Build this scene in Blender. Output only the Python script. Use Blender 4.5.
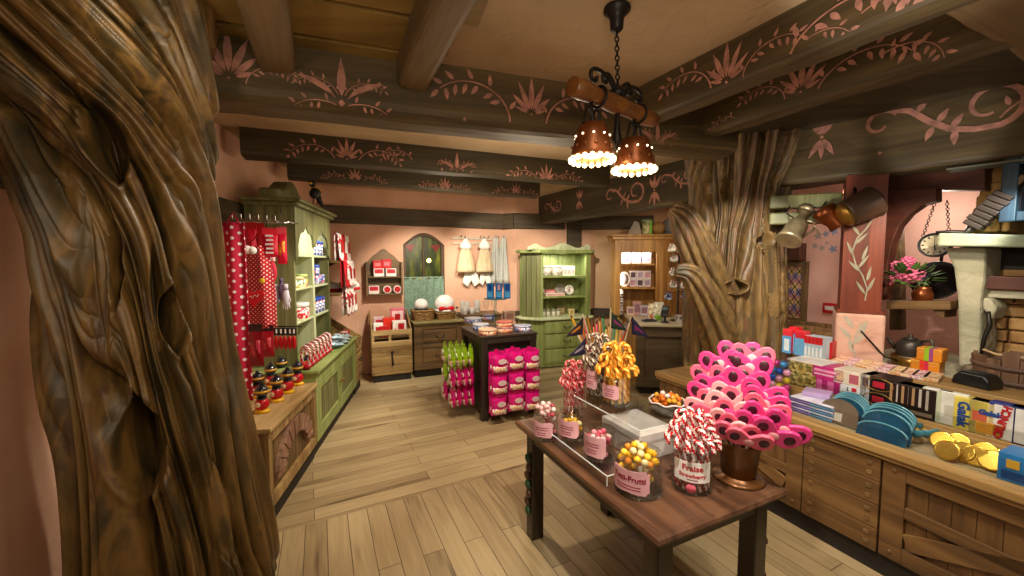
import bpy, bmesh, math, random
import numpy as np
from mathutils import Vector, Matrix, noise
random.seed(7)
for o in list(bpy.data.objects): bpy.data.objects.remove(o)
SC = bpy.context.scene; COL = SC.collection
PI = math.pi; R = math.radians

# ---------------------------------------------------------------- camera
HC = 1.7; FPX = 395.0; TILT = math.atan(25/395)
cam = bpy.data.objects.new('camera', bpy.data.cameras.new('camera')); COL.objects.link(cam)
cam.location = (0, 0, HC); cam.rotation_euler = (PI/2 - TILT, 0, 0)
cam.data.sensor_width = 36; cam.data.lens = 36*FPX/1024; cam.data.clip_start = 0.02
SC.camera = cam
SC.view_settings.view_transform = 'Standard'; SC.view_settings.look = 'None'
SC.view_settings.gamma = 1; SC.view_settings.use_curve_mapping = False
SC.view_settings.exposure = 0.45
# ---------------------------------------------------------------- world and lamps
W = bpy.data.worlds.new('world'); SC.world = W; W.use_nodes = True
W.node_tree.nodes['Background'].inputs[0].default_value = (1.0, .84, .66, 1)
W.node_tree.nodes['Background'].inputs[1].default_value = 0.18
WARM = (1.0, .83, .60); WHITE = (1.0, .92, .77); COOL = (1.0, .96, .90)
def spot(loc, aim, power, ang=70, col=WARM, size=.04, blend=.6):
    l = bpy.data.lights.new('spot_lamp', 'SPOT'); l.energy = power; l.color = col
    l.spot_size = R(ang); l.spot_blend = blend; l.shadow_soft_size = size
    o = bpy.data.objects.new('spot_lamp', l); COL.objects.link(o); o.location = loc
    o.rotation_euler = (Vector(aim) - Vector(loc)).to_track_quat('-Z', 'Y').to_euler(); return o
def point(loc, power, col=WARM, size=.08):
    l = bpy.data.lights.new('point_lamp', 'POINT'); l.energy = power; l.color = col; l.shadow_soft_size = size
    o = bpy.data.objects.new('point_lamp', l); COL.objects.link(o); o.location = loc; return o
def strip(loc, aim, power, sx, sy, col=COOL):
    l = bpy.data.lights.new('strip_lamp', 'AREA'); l.shape = 'RECTANGLE'; l.size = sx; l.size_y = sy; l.energy = power; l.color = col
    o = bpy.data.objects.new('strip_lamp', l); COL.objects.link(o); o.location = loc
    o.rotation_euler = (Vector(aim) - Vector(loc)).to_track_quat('-Z', 'Y').to_euler(); return o
# spots on the beams, aimed at the goods, with unseen fill lamps added among them
spot((-.4, 3.0, 2.6), (-.2, 3.4, 0), 78, 85)
spot((.3, 1.05, 2.65), (.7, 1.8, .8), 130, 62, WHITE)
spot((1.25, 1.0, 2.55), (.9, 1.9, .8), 60, 60, WHITE)
spot((-.6, 2.9, 2.5), (-1.75, 3.0, .9), 75, 75, WHITE)
spot((-.9, 4.3, 2.5), (-2.0, 4.4, 1.2), 100, 80, WHITE)
spot((-1.1, 4.8, 2.5), (-1.4, 6.2, 1.0), 112, 80, WHITE)
spot((-.2, 5.1, 2.5), (-.2, 6.6, 1.6), 85, 75, WHITE)
spot((.6, 4.8, 2.5), (.9, 6.8, 1.0), 95, 70, WHITE)
spot((.3, 3.3, 2.5), (-.1, 4.4, .5), 60, 70, WHITE)
spot((1.6, 4.1, 2.3), (2.2, 6.2, 1.1), 40, 80, WARM)
spot((1.1, 1.9, 2.5), (2.4, 2.3, .8), 75, 95, WHITE)
spot((1.6, 1.2, 2.5), (2.6, 1.7, .8), 50, 80, WHITE)
spot((1.55, 2.45, 2.35), (2.1, 3.7, 1.5), 80, 60, WHITE)
spot((2.6, 2.3, 2.2), (3.1, 3.5, 1.1), 35, 80, WARM)
spot((2.1, 2.9, 1.95), (2.5, 3.26, 2.45), 9, 46, COOL)
spot((2.45, 2.35, 2.0), (2.91, 2.75, 2.52), 10, 46, COOL)
point((3.62, 3.42, 2.1), 6, WHITE, .05)  # unseen lamp added to brighten the niche wall
spot((-.75, 2.5, 2.45), (-1.4, 1.6, 1.1), 26, 75, WHITE)  # this and the next two: unseen lamps added to graze the carved trunk
spot((-1.15, .35, 2.3), (-1.45, 1.5, 1.2), 8, 60, WARM)
spot((.0, .8, 2.5), (-1.4, 1.6, 1.5), 9, 80, WARM)
spot((2.95, 2.25, 2.2), (3.6, 3.6, 1.4), 34, 46, WHITE)
spot((2.75, 3.3, 2.3), (3.4, 4.5, 1.5), 60, 75, WHITE)
spot((1.05, 1.15, 2.0), (1.42, 1.5, 2.8), 14, 48, COOL)
spot((-1.2, 1.2, 2.3), (-1.0, 1.7, 2.8), 3, 130, WARM)  # unseen uplight added to brighten the planks between the joists
spot((-.9, 3.6, 2.45), (-2.1, 3.7, 1.5), 40, 60, COOL)
spot((.2, -.4, 2.2), (.3, 2.0, 2.8), 14, 120, WARM)  # unseen uplight added as fill on the ceiling
point((.2, 3.4, 2.0), 20, WARM, .3)  # added soft fill for the middle of the shop, no fixture
point((.3, .2, 2.1), 18, WARM, .3)  # added soft fill near the camera, no fixture
point((-.8, 5.0, 2.2), 9, WARM, .3)  # added soft fill towards the back wall, no fixture

# ---------------------------------------------------------------- helpers
def lin(h):
    h = h.lstrip('#'); v = [int(h[i:i+2], 16)/255 for i in (0, 2, 4)]
    return tuple(c/12.92 if c <= .04045 else ((c+.055)/1.055)**2.4 for c in v) + (1,)
MATS = {}
def newmat(name):
    m = bpy.data.materials.new(name); m.use_nodes = True; MATS[name] = m
    return m, m.node_tree, m.node_tree.nodes['Principled BSDF']
def nd(t, typ, **kw):
    n = t.nodes.new(typ)
    for k, v in kw.items():
        if k.startswith('i_'): n.inputs[k[2:].replace('_', ' ')].default_value = v
        else: setattr(n, k, v)
    return n
def ramp(t, fac, stops):
    r = t.nodes.new('ShaderNodeValToRGB'); e = r.color_ramp.elements
    while len(e) < len(stops): e.new(.5)
    for k, (p, c) in enumerate(stops): e[k].position = p; e[k].color = lin(c)
    t.links.new(fac, r.inputs[0]); return r.outputs[0]
def coords(t, scale=(1, 1, 1), rot=(0, 0, 0)):
    tc = t.nodes.new('ShaderNodeTexCoord'); mp = t.nodes.new('ShaderNodeMapping')
    mp.inputs['Scale'].default_value = scale; mp.inputs['Rotation'].default_value = rot
    t.links.new(tc.outputs['Object'], mp.inputs[0]); return mp.outputs[0]
def bump(t, b, h, strength, dist=.01):
    n = t.nodes.new('ShaderNodeBump'); n.inputs['Strength'].default_value = strength; n.inputs['Distance'].default_value = dist
    t.links.new(h, n.inputs['Height']); t.links.new(n.outputs[0], b.inputs['Normal'])
def shade(c, f):
    h = c.lstrip('#'); return '#' + ''.join('%02x' % max(0, min(255, int(int(h[i:i+2], 16)*f))) for i in (0, 2, 4))
def mat(c, rough=.5, metal=0, var=.08, sc=9, bmp=0, name=None, emit=0, sheen=0, coat=0):
    key = name or 'paint_%s_%g_%g' % (c, rough, metal)
    if key in MATS: return MATS[key]
    m, t, b = newmat(key)
    b.inputs['Roughness'].default_value = rough; b.inputs['Metallic'].default_value = metal
    n = nd(t, 'ShaderNodeTexNoise'); n.inputs['Scale'].default_value = sc; n.inputs['Detail'].default_value = 4
    t.links.new(coords(t), n.inputs['Vector'])
    t.links.new(ramp(t, n.outputs[0], [(.3, shade(c, 1-var)), (.7, shade(c, 1+var))]), b.inputs['Base Color'])
    if bmp: bump(t, b, n.outputs[0], bmp)
    if emit: b.inputs['Emission Color'].default_value = lin(c); b.inputs['Emission Strength'].default_value = emit
    if coat: b.inputs['Coat Weight'].default_value = coat
    return m
def wood(name, stops, axis=0, rough=.5, sc=14, stretch=.07, bmp=.25, rot=0):
    m, t, b = newmat(name); b.inputs['Roughness'].default_value = rough
    s = [sc]*3; s[axis] = sc*stretch
    v = coords(t, s, (0, 0, rot))
    n = nd(t, 'ShaderNodeTexNoise'); n.inputs['Scale'].default_value = 1; n.inputs['Detail'].default_value = 7
    n.inputs['Roughness'].default_value = .62; n.inputs['Distortion'].default_value = .8
    t.links.new(v, n.inputs['Vector'])
    k = len(stops)
    t.links.new(ramp(t, n.outputs[0], [(.28 + .44*i/(k-1), c) for i, c in enumerate(stops)]), b.inputs['Base Color'])
    if bmp: bump(t, b, n.outputs[0], bmp)
    return m
def clearmat(name, tint=(.95, .97, .97), a=.14, rough=.03):
    m, t, b = newmat(name)
    tr = nd(t, 'ShaderNodeBsdfTransparent'); tr.inputs[0].default_value = tint + (1,)
    gl = nd(t, 'ShaderNodeBsdfGlossy'); gl.inputs['Roughness'].default_value = rough
    lw = nd(t, 'ShaderNodeLayerWeight'); lw.inputs[0].default_value = .35
    mr = nd(t, 'ShaderNodeMath', operation='MULTIPLY_ADD'); mr.inputs[1].default_value = .3; mr.inputs[2].default_value = a*.2
    t.links.new(lw.outputs['Fresnel'], mr.inputs[0])
    mx = nd(t, 'ShaderNodeMixShader'); t.links.new(mr.outputs[0], mx.inputs[0]); t.links.new(tr.outputs[0], mx.inputs[1]); t.links.new(gl.outputs[0], mx.inputs[2])
    t.links.new(mx.outputs[0], t.nodes['Material Output'].inputs[0]); t.nodes.remove(b); return m
def dots(name, base, dot, cell, rad, rough=.8, plane='xz'):
    m, t, b = newmat(name); b.inputs['Roughness'].default_value = rough
    v = coords(t, (1/cell,)*3, (0, R(45), 0))
    fr = nd(t, 'ShaderNodeVectorMath', operation='FRACTION'); t.links.new(v, fr.inputs[0])
    sb = nd(t, 'ShaderNodeVectorMath', operation='SUBTRACT'); sb.inputs[1].default_value = (.5, .5, .5); t.links.new(fr.outputs[0], sb.inputs[0])
    ml = nd(t, 'ShaderNodeVectorMath', operation='MULTIPLY'); ml.inputs[1].default_value = (1, 0, 1) if plane == 'xz' else (1, 1, 1); t.links.new(sb.outputs[0], ml.inputs[0])
    ln = nd(t, 'ShaderNodeVectorMath', operation='LENGTH'); t.links.new(ml.outputs[0], ln.inputs[0])
    lt = nd(t, 'ShaderNodeMath', operation='LESS_THAN'); lt.inputs[1].default_value = rad; t.links.new(ln.outputs['Value'], lt.inputs[0])
    t.links.new(ramp(t, lt.outputs[0], [(0, base), (1, dot)]), b.inputs['Base Color']); return m
def specks(name, cols, sc=60, rough=.5):
    m, t, b = newmat(name); b.inputs['Roughness'].default_value = rough
    vo = nd(t, 'ShaderNodeTexVoronoi'); vo.inputs['Scale'].default_value = sc; t.links.new(coords(t), vo.inputs['Vector'])
    sp = nd(t, 'ShaderNodeSeparateColor'); t.links.new(vo.outputs['Color'], sp.inputs[0])
    r = ramp(t, sp.outputs[0], [(i/len(cols), c) for i, c in enumerate(cols)]); r.node.color_ramp.interpolation = 'CONSTANT'
    t.links.new(r, b.inputs['Base Color']); return m

class B:
    """collects shapes, then links them as one mesh object"""
    def __init__(s): s.v = []; s.f = []; s.m = []; s.sm = []
    def add(s, vs, fs, m=0, smooth=False):
        k = len(s.v); s.v += [tuple(v) for v in vs]
        for f in fs: s.f.append([i+k for i in f]); s.m.append(m); s.sm.append(smooth)
        return s
    def box(s, x0, x1, y0, y1, z0, z1, m=0, M=None):
        vs = [Vector((x, y, z)) for z in (z0, z1) for y in (y0, y1) for x in (x0, x1)]
        if M: vs = [M @ v for v in vs]
        return s.add(vs, [(0, 2, 3, 1), (4, 5, 7, 6), (0, 1, 5, 4), (2, 6, 7, 3), (0, 4, 6, 2), (1, 3, 7, 5)], m)
    def bar(s, p, q, w, d, m=0, up=(0, 0, 1)):
        p, q = Vector(p), Vector(q); x = (q-p).normalized(); u = Vector(up); y = u.cross(x)
        if y.length < 1e-4: y = Vector((0, 1, 0)).cross(x)
        y.normalize(); z = x.cross(y); L = (q-p).length
        vs = [p + x*a*L + y*b*w/2 + z*c*d/2 for c in (-1, 1) for b in (-1, 1) for a in (0, 1)]
        return s.add(vs, [(0, 2, 3, 1), (4, 5, 7, 6), (0, 1, 5, 4), (2, 6, 7, 3), (0, 4, 6, 2), (1, 3, 7, 5)], m)
    def tube(s, pts, r, n=8, m=0, caps=True, stripe=None, closed=False):
        pts = [Vector(p) for p in pts]; N = len(pts); rr = r if isinstance(r, (list, tuple)) else [r]*N
        tan = []
        for i in range(N):
            a = pts[(i-1) % N] if (closed or i) else pts[0]; b = pts[(i+1) % N] if (closed or i < N-1) else pts[-1]
            tan.append((b-a).normalized())
        ref = Vector((0, 0, 1)) if abs(tan[0].z) < .9 else Vector((1, 0, 0))
        nx = tan[0].cross(ref).normalized(); vs = []
        for i in range(N):
            nx = (nx - tan[i]*nx.dot(tan[i])).normalized(); ny = tan[i].cross(nx)
            for j in range(n):
                a = 2*PI*j/n; vs.append(pts[i] + (nx*math.cos(a) + ny*math.sin(a))*rr[i])
        k = len(s.v); s.v += [tuple(v) for v in vs]
        for i in range(N if closed else N-1):
            i2 = (i+1) % N
            for j in range(n):
                s.f.append([k+i*n+j, k+i*n+(j+1) % n, k+i2*n+(j+1) % n, k+i2*n+j])
                s.m.append(stripe(i, j) if stripe else m); s.sm.append(True)
        if caps and not closed:
            s.f.append([k+j for j in range(n)][::-1]); s.f.append([k+(N-1)*n+j for j in range(n)]); s.m += [m, m]; s.sm += [False]*2
        return s
    def lathe(s, prof, n=20, c=(0, 0, 0), m=0, mfun=None, sq=(1, 1), M=None, smooth=True):
        c = Vector(c); vs = []; P = len(prof)
        for r, z in prof:
            for j in range(n):
                a = 2*PI*j/n; v = Vector((r*math.cos(a)*sq[0], r*math.sin(a)*sq[1], z))
                vs.append((M @ v if M else v) + c)
        k = len(s.v); s.v += [tuple(v) for v in vs]
        for i in range(P-1):
            for j in range(n):
                s.f.append([k+i*n+j, k+i*n+(j+1) % n, k+(i+1)*n+(j+1) % n, k+(i+1)*n+j]); s.m.append(mfun(i, j) if mfun else m); s.sm.append(smooth)
        if prof[0][0] > 1e-5: s.f.append([k+j for j in range(n)][::-1]); s.m.append(mfun(0, 0) if mfun else m); s.sm.append(False)
        if prof[-1][0] > 1e-5: s.f.append([k+(P-1)*n+j for j in range(n)]); s.m.append(mfun(P-2, 0) if mfun else m); s.sm.append(False)
        return s
    def sph(s, c, r, n=12, m=0, M=None, mfun=None):
        r = r if isinstance(r, (tuple, list)) else (r, r, r); h = max(5, n*2//3)
        return s.lathe([(max(1e-6, math.sin(PI*i/h)), -math.cos(PI*i/h)) for i in range(h+1)], n, c, m, mfun, M=(M or Matrix.Identity(3)) @ Matrix.Diagonal(r))
    def prism(s, pts, a, b, m=0, ax='y', M=None):
        f = {'y': lambda p, t: (p[0], t, p[1]), 'z': lambda p, t: (p[0], p[1], t), 'x': lambda p, t: (t, p[0], p[1])}[ax]
        n = len(pts); vs = [Vector(f(p, a)) for p in pts] + [Vector(f(p, b)) for p in pts]
        if M: vs = [M @ v for v in vs]
        fs = [list(range(n)), list(range(2*n-1, n-1, -1))] + [(i, n+i, n+(i+1) % n, (i+1) % n) for i in range(n)]
        return s.add(vs, fs, m)
    def grid(s, fn, nu, nv, m=0, smooth=True, thick=0):
        vs = [fn(i/nu, j/nv) for j in range(nv+1) for i in range(nu+1)]
        return s.add(vs, [(j*(nu+1)+i, j*(nu+1)+i+1, (j+1)*(nu+1)+i+1, (j+1)*(nu+1)+i) for j in range(nv) for i in range(nu)], m, smooth)
    def build(s, name, mats, parent=None, bevel=0, solid=0, sub=0, seg=2):
        me = bpy.data.meshes.new(name); me.from_pydata(s.v, [], s.f)
        for x in (mats if isinstance(mats, (list, tuple)) else [mats]): me.materials.append(x)
        me.polygons.foreach_set('material_index', s.m); me.polygons.foreach_set('use_smooth', s.sm)
        bm = bmesh.new(); bm.from_mesh(me); bmesh.ops.recalc_face_normals(bm, faces=bm.faces); bm.to_mesh(me); bm.free(); me.update()
        o = bpy.data.objects.new(name, me); COL.objects.link(o)
        if parent: o.parent = parent
        if solid: md = o.modifiers.new('thickness', 'SOLIDIFY'); md.thickness = solid; md.offset = 0
        if bevel: md = o.modifiers.new('edges', 'BEVEL'); md.width = bevel; md.segments = seg; md.limit_method = 'ANGLE'; md.angle_limit = R(40)
        if sub: md = o.modifiers.new('smooth', 'SUBSURF'); md.levels = sub; md.render_levels = sub
        return o
def tag(o, label=None, cat=None, group=None, kind=None, loc=None, rz=None):
    if label: o['label'] = label
    if cat: o['category'] = cat
    if group: o['group'] = group
    if kind: o['kind'] = kind
    if loc is not None: o.location = loc
    if rz is not None: o.rotation_euler = (0, 0, rz)
    return o
def thing(name, label, cat, loc=(0, 0, 0), rz=0, group=None):
    o = bpy.data.objects.new(name, None); COL.objects.link(o); o.empty_display_size = .05
    return tag(o, label, cat, group, None, loc, rz)
def dup(root, label=None, loc=None, rz=None, group=None, parent=None, mats=None):
    c = root.copy(); COL.objects.link(c)
    if parent: c.parent = parent
    for ch in list(root.children): dup(ch, parent=c)
    return tag(c, label, None, group, None, loc, rz)
def struct(o): o['kind'] = 'structure'; return o
def text(s, size, m, parent, loc, rot=(PI/2, 0, 0), name='lettering', depth=.0006, bold=0, sx=1):
    cu = bpy.data.curves.new(name, 'FONT'); cu.body = s; cu.size = size; cu.align_x = 'CENTER'; cu.align_y = 'CENTER'; cu.extrude = depth; cu.offset = bold
    cu.resolution_u = 2
    to = bpy.data.objects.new('tmp', cu); COL.objects.link(to)
    dg = bpy.context.evaluated_depsgraph_get(); me = bpy.data.meshes.new_from_object(to.evaluated_get(dg)); bpy.data.objects.remove(to)
    me.materials.clear(); me.materials.append(m); o = bpy.data.objects.new(name, me); COL.objects.link(o)
    o.parent = parent; o.location = loc; o.rotation_euler = rot; o.scale = (sx, 1, 1); return o
def ray(px, py):
    x = (px-512)/FPX; u = (288-py)/FPX; c, s_ = math.cos(TILT), math.sin(TILT)
    return Vector((x, c + u*s_, -s_ + u*c))
def gz(px, py, z): r = ray(px, py); return Vector((0, 0, HC)) + r*((z-HC)/r.z)
def gy(px, py, Y): r = ray(px, py); return Vector((0, 0, HC)) + r*(Y/r.y)
def gl(px, py, p, q):
    r = ray(px, py); d = Vector((q[0]-p[0], q[1]-p[1])); n = Vector((-d.y, d.x))
    return Vector((0, 0, HC)) + r*((n.x*p[0]+n.y*p[1])/(n.x*r.x+n.y*r.y))
class Fr:
    """a local frame on the plan: origin, angle of +x; +y runs away from the viewer"""
    def __init__(s, p, ang): s.p = Vector((p[0], p[1], 0)); s.a = ang; s.x = Vector((math.cos(ang), math.sin(ang), 0)); s.y = Vector((-math.sin(ang), math.cos(ang), 0))
    def w(s, x, y, z=0): return s.p + s.x*x + s.y*y + Vector((0, 0, z))
    def loc(s, P): d = Vector((P[0], P[1], 0)) - s.p; return (d.dot(s.x), d.dot(s.y), P[2] if len(P) > 2 else 0)
ORD = ['first', 'second', 'third', 'fourth', 'fifth', 'sixth', 'seventh', 'eighth', 'ninth', 'tenth', 'eleventh', 'twelfth', 'thirteenth', 'fourteenth']
# ---------------------------------------------------------------- setting
def plaster(name, c1, c2, c3, sc=2.2, b=.35):
    m, t, bs = newmat(name); bs.inputs['Roughness'].default_value = .85
    v = coords(t)
    n = nd(t, 'ShaderNodeTexNoise'); n.inputs['Scale'].default_value = sc; n.inputs['Detail'].default_value = 8; t.links.new(v, n.inputs['Vector'])
    f = nd(t, 'ShaderNodeTexNoise'); f.inputs['Scale'].default_value = 9; f.inputs['Detail'].default_value = 8; f.inputs['Distortion'].default_value = 1.2; t.links.new(v, f.inputs['Vector'])
    t.links.new(ramp(t, n.outputs[0], [(.3, c1), (.5, c2), (.7, c3)]), bs.inputs['Base Color'])
    bump(t, bs, f.outputs[0], b, .03); return m
def plankfloor(name, ang, w, L, cols):
    m, t, bs = newmat(name); bs.inputs['Roughness'].default_value = .42
    v = coords(t, (1, 1, 1), (0, 0, -ang))
    br = nd(t, 'ShaderNodeTexBrick'); br.offset = .37; br.offset_frequency = 2
    for k, x in dict(Scale=1, Mortar_Size=.0022, Brick_Width=L, Row_Height=w, Bias=0, Mortar_Smooth=.1).items(): br.inputs[k.replace('_', ' ')].default_value = x
    br.inputs['Color1'].default_value = (0, 0, 0, 1); br.inputs['Color2'].default_value = (1, 1, 1, 1); br.inputs['Mortar'].default_value = (.5, .5, .5, 1)
    t.links.new(v, br.inputs['Vector'])
    # grain, shifted from plank to plank
    sc = nd(t, 'ShaderNodeVectorMath', operation='MULTIPLY'); sc.inputs[1].default_value = (1.6, 16, 1); t.links.new(v, sc.inputs[0])
    ad = nd(t, 'ShaderNodeVectorMath', operation='MULTIPLY_ADD'); ad.inputs[1].default_value = (0, 0, 30); t.links.new(br.outputs['Color'], ad.inputs[0]); t.links.new(sc.outputs[0], ad.inputs[2])
    n = nd(t, 'ShaderNodeTexNoise'); n.inputs['Scale'].default_value = 1; n.inputs['Detail'].default_value = 8; n.inputs['Distortion'].default_value = 1.6; t.links.new(ad.outputs[0], n.inputs['Vector'])
    k = nd(t, 'ShaderNodeTexNoise'); k.inputs['Scale'].default_value = .55; k.inputs['Detail'].default_value = 3; t.links.new(ad.outputs[0], k.inputs['Vector'])
    mx = nd(t, 'ShaderNodeMath', operation='MULTIPLY_ADD'); mx.inputs[1].default_value = .42; t.links.new(br.outputs['Color'], mx.inputs[0])
    ms = nd(t, 'ShaderNodeMath', operation='MULTIPLY_ADD'); ms.inputs[1].default_value = .62; ms.inputs[2].default_value = -.03; t.links.new(n.outputs[0], ms.inputs[0]); t.links.new(ms.outputs[0], mx.inputs[2])
    col = ramp(t, mx.outputs[0], cols)
    kn = ramp(t, k.outputs[0], [(.60, '#ffffff'), (.74, '#7a6248')])
    mu = nd(t, 'ShaderNodeMixRGB', blend_type='MULTIPLY'); mu.inputs[0].default_value = .8; t.links.new(col, mu.inputs[1]); t.links.new(kn, mu.inputs[2])
    mo = nd(t, 'ShaderNodeMixRGB'); t.links.new(br.outputs['Fac'], mo.inputs[0]); t.links.new(mu.outputs[0], mo.inputs[1]); mo.inputs[2].default_value = lin('#4a3826')
    t.links.new(mo.outputs[0], bs.inputs['Base Color'])
    bump(t, bs, n.outputs[0], .12); return m
FC = [(.1, '#7c6748'), (.4, '#9c8662'), (.62, '#ac9670'), (.9, '#bca882')]
M_F1 = plankfloor('floor_planks_along', R(116), .125, 1.1, FC)
M_F2 = plankfloor('floor_planks_across', R(27.5), .135, 1.3, FC)
a = Vector((-1.429, 2.417, 0)); d = Vector((.887, .462, 0))
p1, p2 = a - d*3, a + d*8
b = B(); b.add([p1, p2, (9, -3, 0), (-5, -3, 0)], [(0, 1, 2, 3)], 0); b.add([p1, p2, (9, 9, 0), (-5, 9, 0)], [(0, 1, 2, 3)], 1)
struct(b.build('floor', [M_F1, M_F2]))
M_CEIL = plaster('ceiling_plaster', '#a88e6c', '#ba9f7d', '#c4ab8a', 1.6, .35)
M_CPL = wood('ceiling_planks', ['#6a5226', '#86692f', '#9c7c3e'], 0, .6, 7, .1, .3, R(-17))
CZ = 2.82
b = B(); b.box(-5, 9, -3, 9, CZ, CZ+.1)
struct(b.build('ceiling', M_CEIL))
b = B()   # boarding between the joists on the left
fr = Fr((-1.75, 2.05), R(18))
for k in range(9):
    P = [fr.w(0, -.28*k), fr.w(1.28, -.28*k), fr.w(1.28, -.28*k-.272), fr.w(0, -.28*k-.272)]
    q = [(v.x+(.1*k), v.y) for v in P]; b.prism(q, CZ-.025, CZ, ax='z')
struct(b.build('ceiling_boards_and_dark_fill', M_CPL))
M_WALL = plaster('wall_plaster', '#cc9a7c', '#d8a88a', '#deb298', 1.8, .25)
M_WALLP = plaster('wall_plaster_pink', '#d89c8c', '#e2aa9a', '#e8b6a8', 2.5, .25)
M_WALLL = plaster('wall_plaster_dim', '#9a7460', '#ad8470', '#b8907a', 2.5, .45)
def wallseg(name, pts, m, th=.12, z1=CZ):
    b = B()
    for p, q in zip(pts, pts[1:]):
        P, Q = Vector((*p, 0)), Vector((*q, 0)); x = (Q-P).normalized(); n = Vector((-x.y, x.x, 0))*th
        b.add([P, Q, Q+n, P+n] + [v+Vector((0, 0, z1)) for v in (P, Q, Q+n, P+n)], [(0, 1, 5, 4), (2, 3, 7, 6), (4, 5, 6, 7), (0, 3, 7, 4), (1, 2, 6, 5)])
    return struct(b.build(name, m))
WL0, WL1 = (-1.72, -.2), (-2.86, 5.72)
wallseg('wall_left', [WL0, WL1], M_WALLL if 0 else M_WALL)
WB = [(-2.86, 5.72), (-.15, 6.86), (.05, 6.74), (1.46, 7.06)]
# back wall with the arched window cut out, built as strips round the opening
fb = Fr(WB[0], math.atan2(WB[1][1]-WB[0][1], WB[1][0]-WB[0][0])); LB = math.hypot(WB[1][0]-WB[0][0], WB[1][1]-WB[0][1])
wx0 = fb.loc(gl(404, 300, WB[0], WB[1]))[0]; wx1 = fb.loc(gl(445, 300, WB[0], WB[1]))[0]
wz0, wz1, wz2 = .85, gl(425, 245, WB[0], WB[1]).z, gl(425, 233, WB[0], WB[1]).z
def archpts(x0, x1, zs, zt, n=10): return [(x0 + (x1-x0)*i/n, zs + (zt-zs)*math.sin(PI*i/n)) for i in range(n+1)]
b = B()
b.box(0, wx0, 0, .14, 0, CZ); b.box(wx1, LB, 0, .14, 0, CZ); b.box(wx0, wx1, 0, .14, 0, wz0)
ap = archpts(wx0, wx1, wz1, wz2)
for (xa, za), (xb, zb) in zip(ap, ap[1:]): b.prism([(xa, za), (xb, zb), (xb, CZ), (xa, CZ)], 0, .14)
b2 = b
wb = b.build('wall_back', M_WALL); wb.location = fb.p; wb.rotation_euler = (0, 0, fb.a); struct(wb)
wallseg('wall_back_corner', WB[1:], M_WALL)
wallseg('wall_back_right', [WB[3], (3.25, 6.5)], plaster('wall_plaster_tan', '#c49a70', '#d0a880', '#d8b48c', 1.8, .25))
WR0, WR1 = (2.93, 5.55), (5.6, .33)
wallseg('wall_right', [(3.25, 6.5), WR0, WR1], M_WALLP)
# ---- timber
M_BEAM = wood('beam_timber', ['#302618', '#4a3c24', '#604f30', '#74603d'], 0, .62, 9, .08, .5)
M_BEAMD = wood('beam_timber_dark', ['#2c2618', '#423824', '#564830'], 0, .62, 9, .08, .5)
M_JOIST = wood('joist_timber', ['#5a472e', '#70593a', '#826a47'], 0, .65, 9, .1, .5)
M_MOTIF = mat('#b07c6c', .75, var=.2, sc=16, name='motif_paint')
M_MOTIF2 = mat('#b48a80', .75, var=.15, sc=16, name='motif_paint_pale')
def leafp(x, y, ang, L, w):
    c, s = math.cos(R(ang)), math.sin(R(ang)); up = []; dn = []
    for i in range(7):
        t = i/6; h = w/2*math.sin(PI*t**.8)*(1-.15*t)
        up.append((x + c*L*t - s*h, y + s*L*t + c*h)); dn.append((x + c*L*t + s*h, y + s*L*t - c*h))
    return [('q', up, dn)]
def strokep(pts, w0, w1):
    up = []; dn = []
    for i, p in enumerate(pts):
        q0 = pts[max(0, i-1)]; q1 = pts[min(len(pts)-1, i+1)]; dx, dy = q1[0]-q0[0], q1[1]-q0[1]; l = math.hypot(dx, dy) or 1
        w = (w0 + (w1-w0)*i/(len(pts)-1))/2; up.append((p[0]-dy/l*w, p[1]+dx/l*w)); dn.append((p[0]+dy/l*w, p[1]-dx/l*w))
    return [('q', up, dn)]
def dotp(x, y, r): return leafp(x-r, y, 0, 2*r, 2*r)
def fan(x, y, k):
    o = dotp(x, y+.0*k, .035*k)
    for a, L, w in ((90, 1, .17), (66, .9, .155), (114, .9, .155), (42, .7, .14), (138, .7, .14), (20, .42, .1), (160, .42, .1)): o += leafp(x + .12*k*math.cos(R(a)), y + .12*k*math.sin(R(a)), a, .9*L*k, w*k)
    return o
def lily(x, y, k):
    o = dotp(x, y, .07*k) + leafp(x, y+.14*k, 90, .86*k, .2*k)
    for d in (-1, 1):
        q = [(x+d*(.12+.8*t)*k, y+(.08+.55*t**.7-.12*t*t)*k) for t in [i/8 for i in range(9)]]
        up = []; dn = []
        for i, (a, b_) in enumerate(q): w = .075*k*math.sin(PI*(i/8)**.8); up.append((a, b_+w)); dn.append((a, b_-w))
        o += [('q', up, dn)]
        o += vine(x + d*.07*k, y + .16*k, k*.62, d, 70, -7) + vine(x + d*.12*k, y - .04*k, k*.8, d, 18, -5)
    return o
def vine(x, y, k, d, a0=78, turn=-8):
    o = []; pts = []; a = a0; px_, py_ = x, y
    for i in range(17):
        pts.append((px_, py_)); px_ += d*.105*k*math.cos(R(a)); py_ += .09*k*math.sin(R(a)); a += turn
    o += strokep(pts, .034*k, .016*k)
    for i, s in ((2, 1), (4, -1), (6, -1), (7, 1), (9, -1), (10, 1), (11, -1), (13, -1), (13, 1), (15, -1), (15, 1), (16, 0)):
        an = a0 + turn*i + s*62; sx, sy = pts[i]
        q = (sx + d*.05*k*math.cos(R(an)), sy + .05*k*math.sin(R(an)))
        o += leafp(q[0], q[1], an if d > 0 else 180-an, .2*k, .085*k)
    return o
def spiral(cx, cy, r0, r1, a0, a1, n=18): return [(cx + (r0+(r1-r0)*i/n)*math.cos(R(a0+(a1-a0)*i/n)), cy + (r0+(r1-r0)*i/n)*math.sin(R(a0+(a1-a0)*i/n))) for i in range(n+1)]
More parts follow.
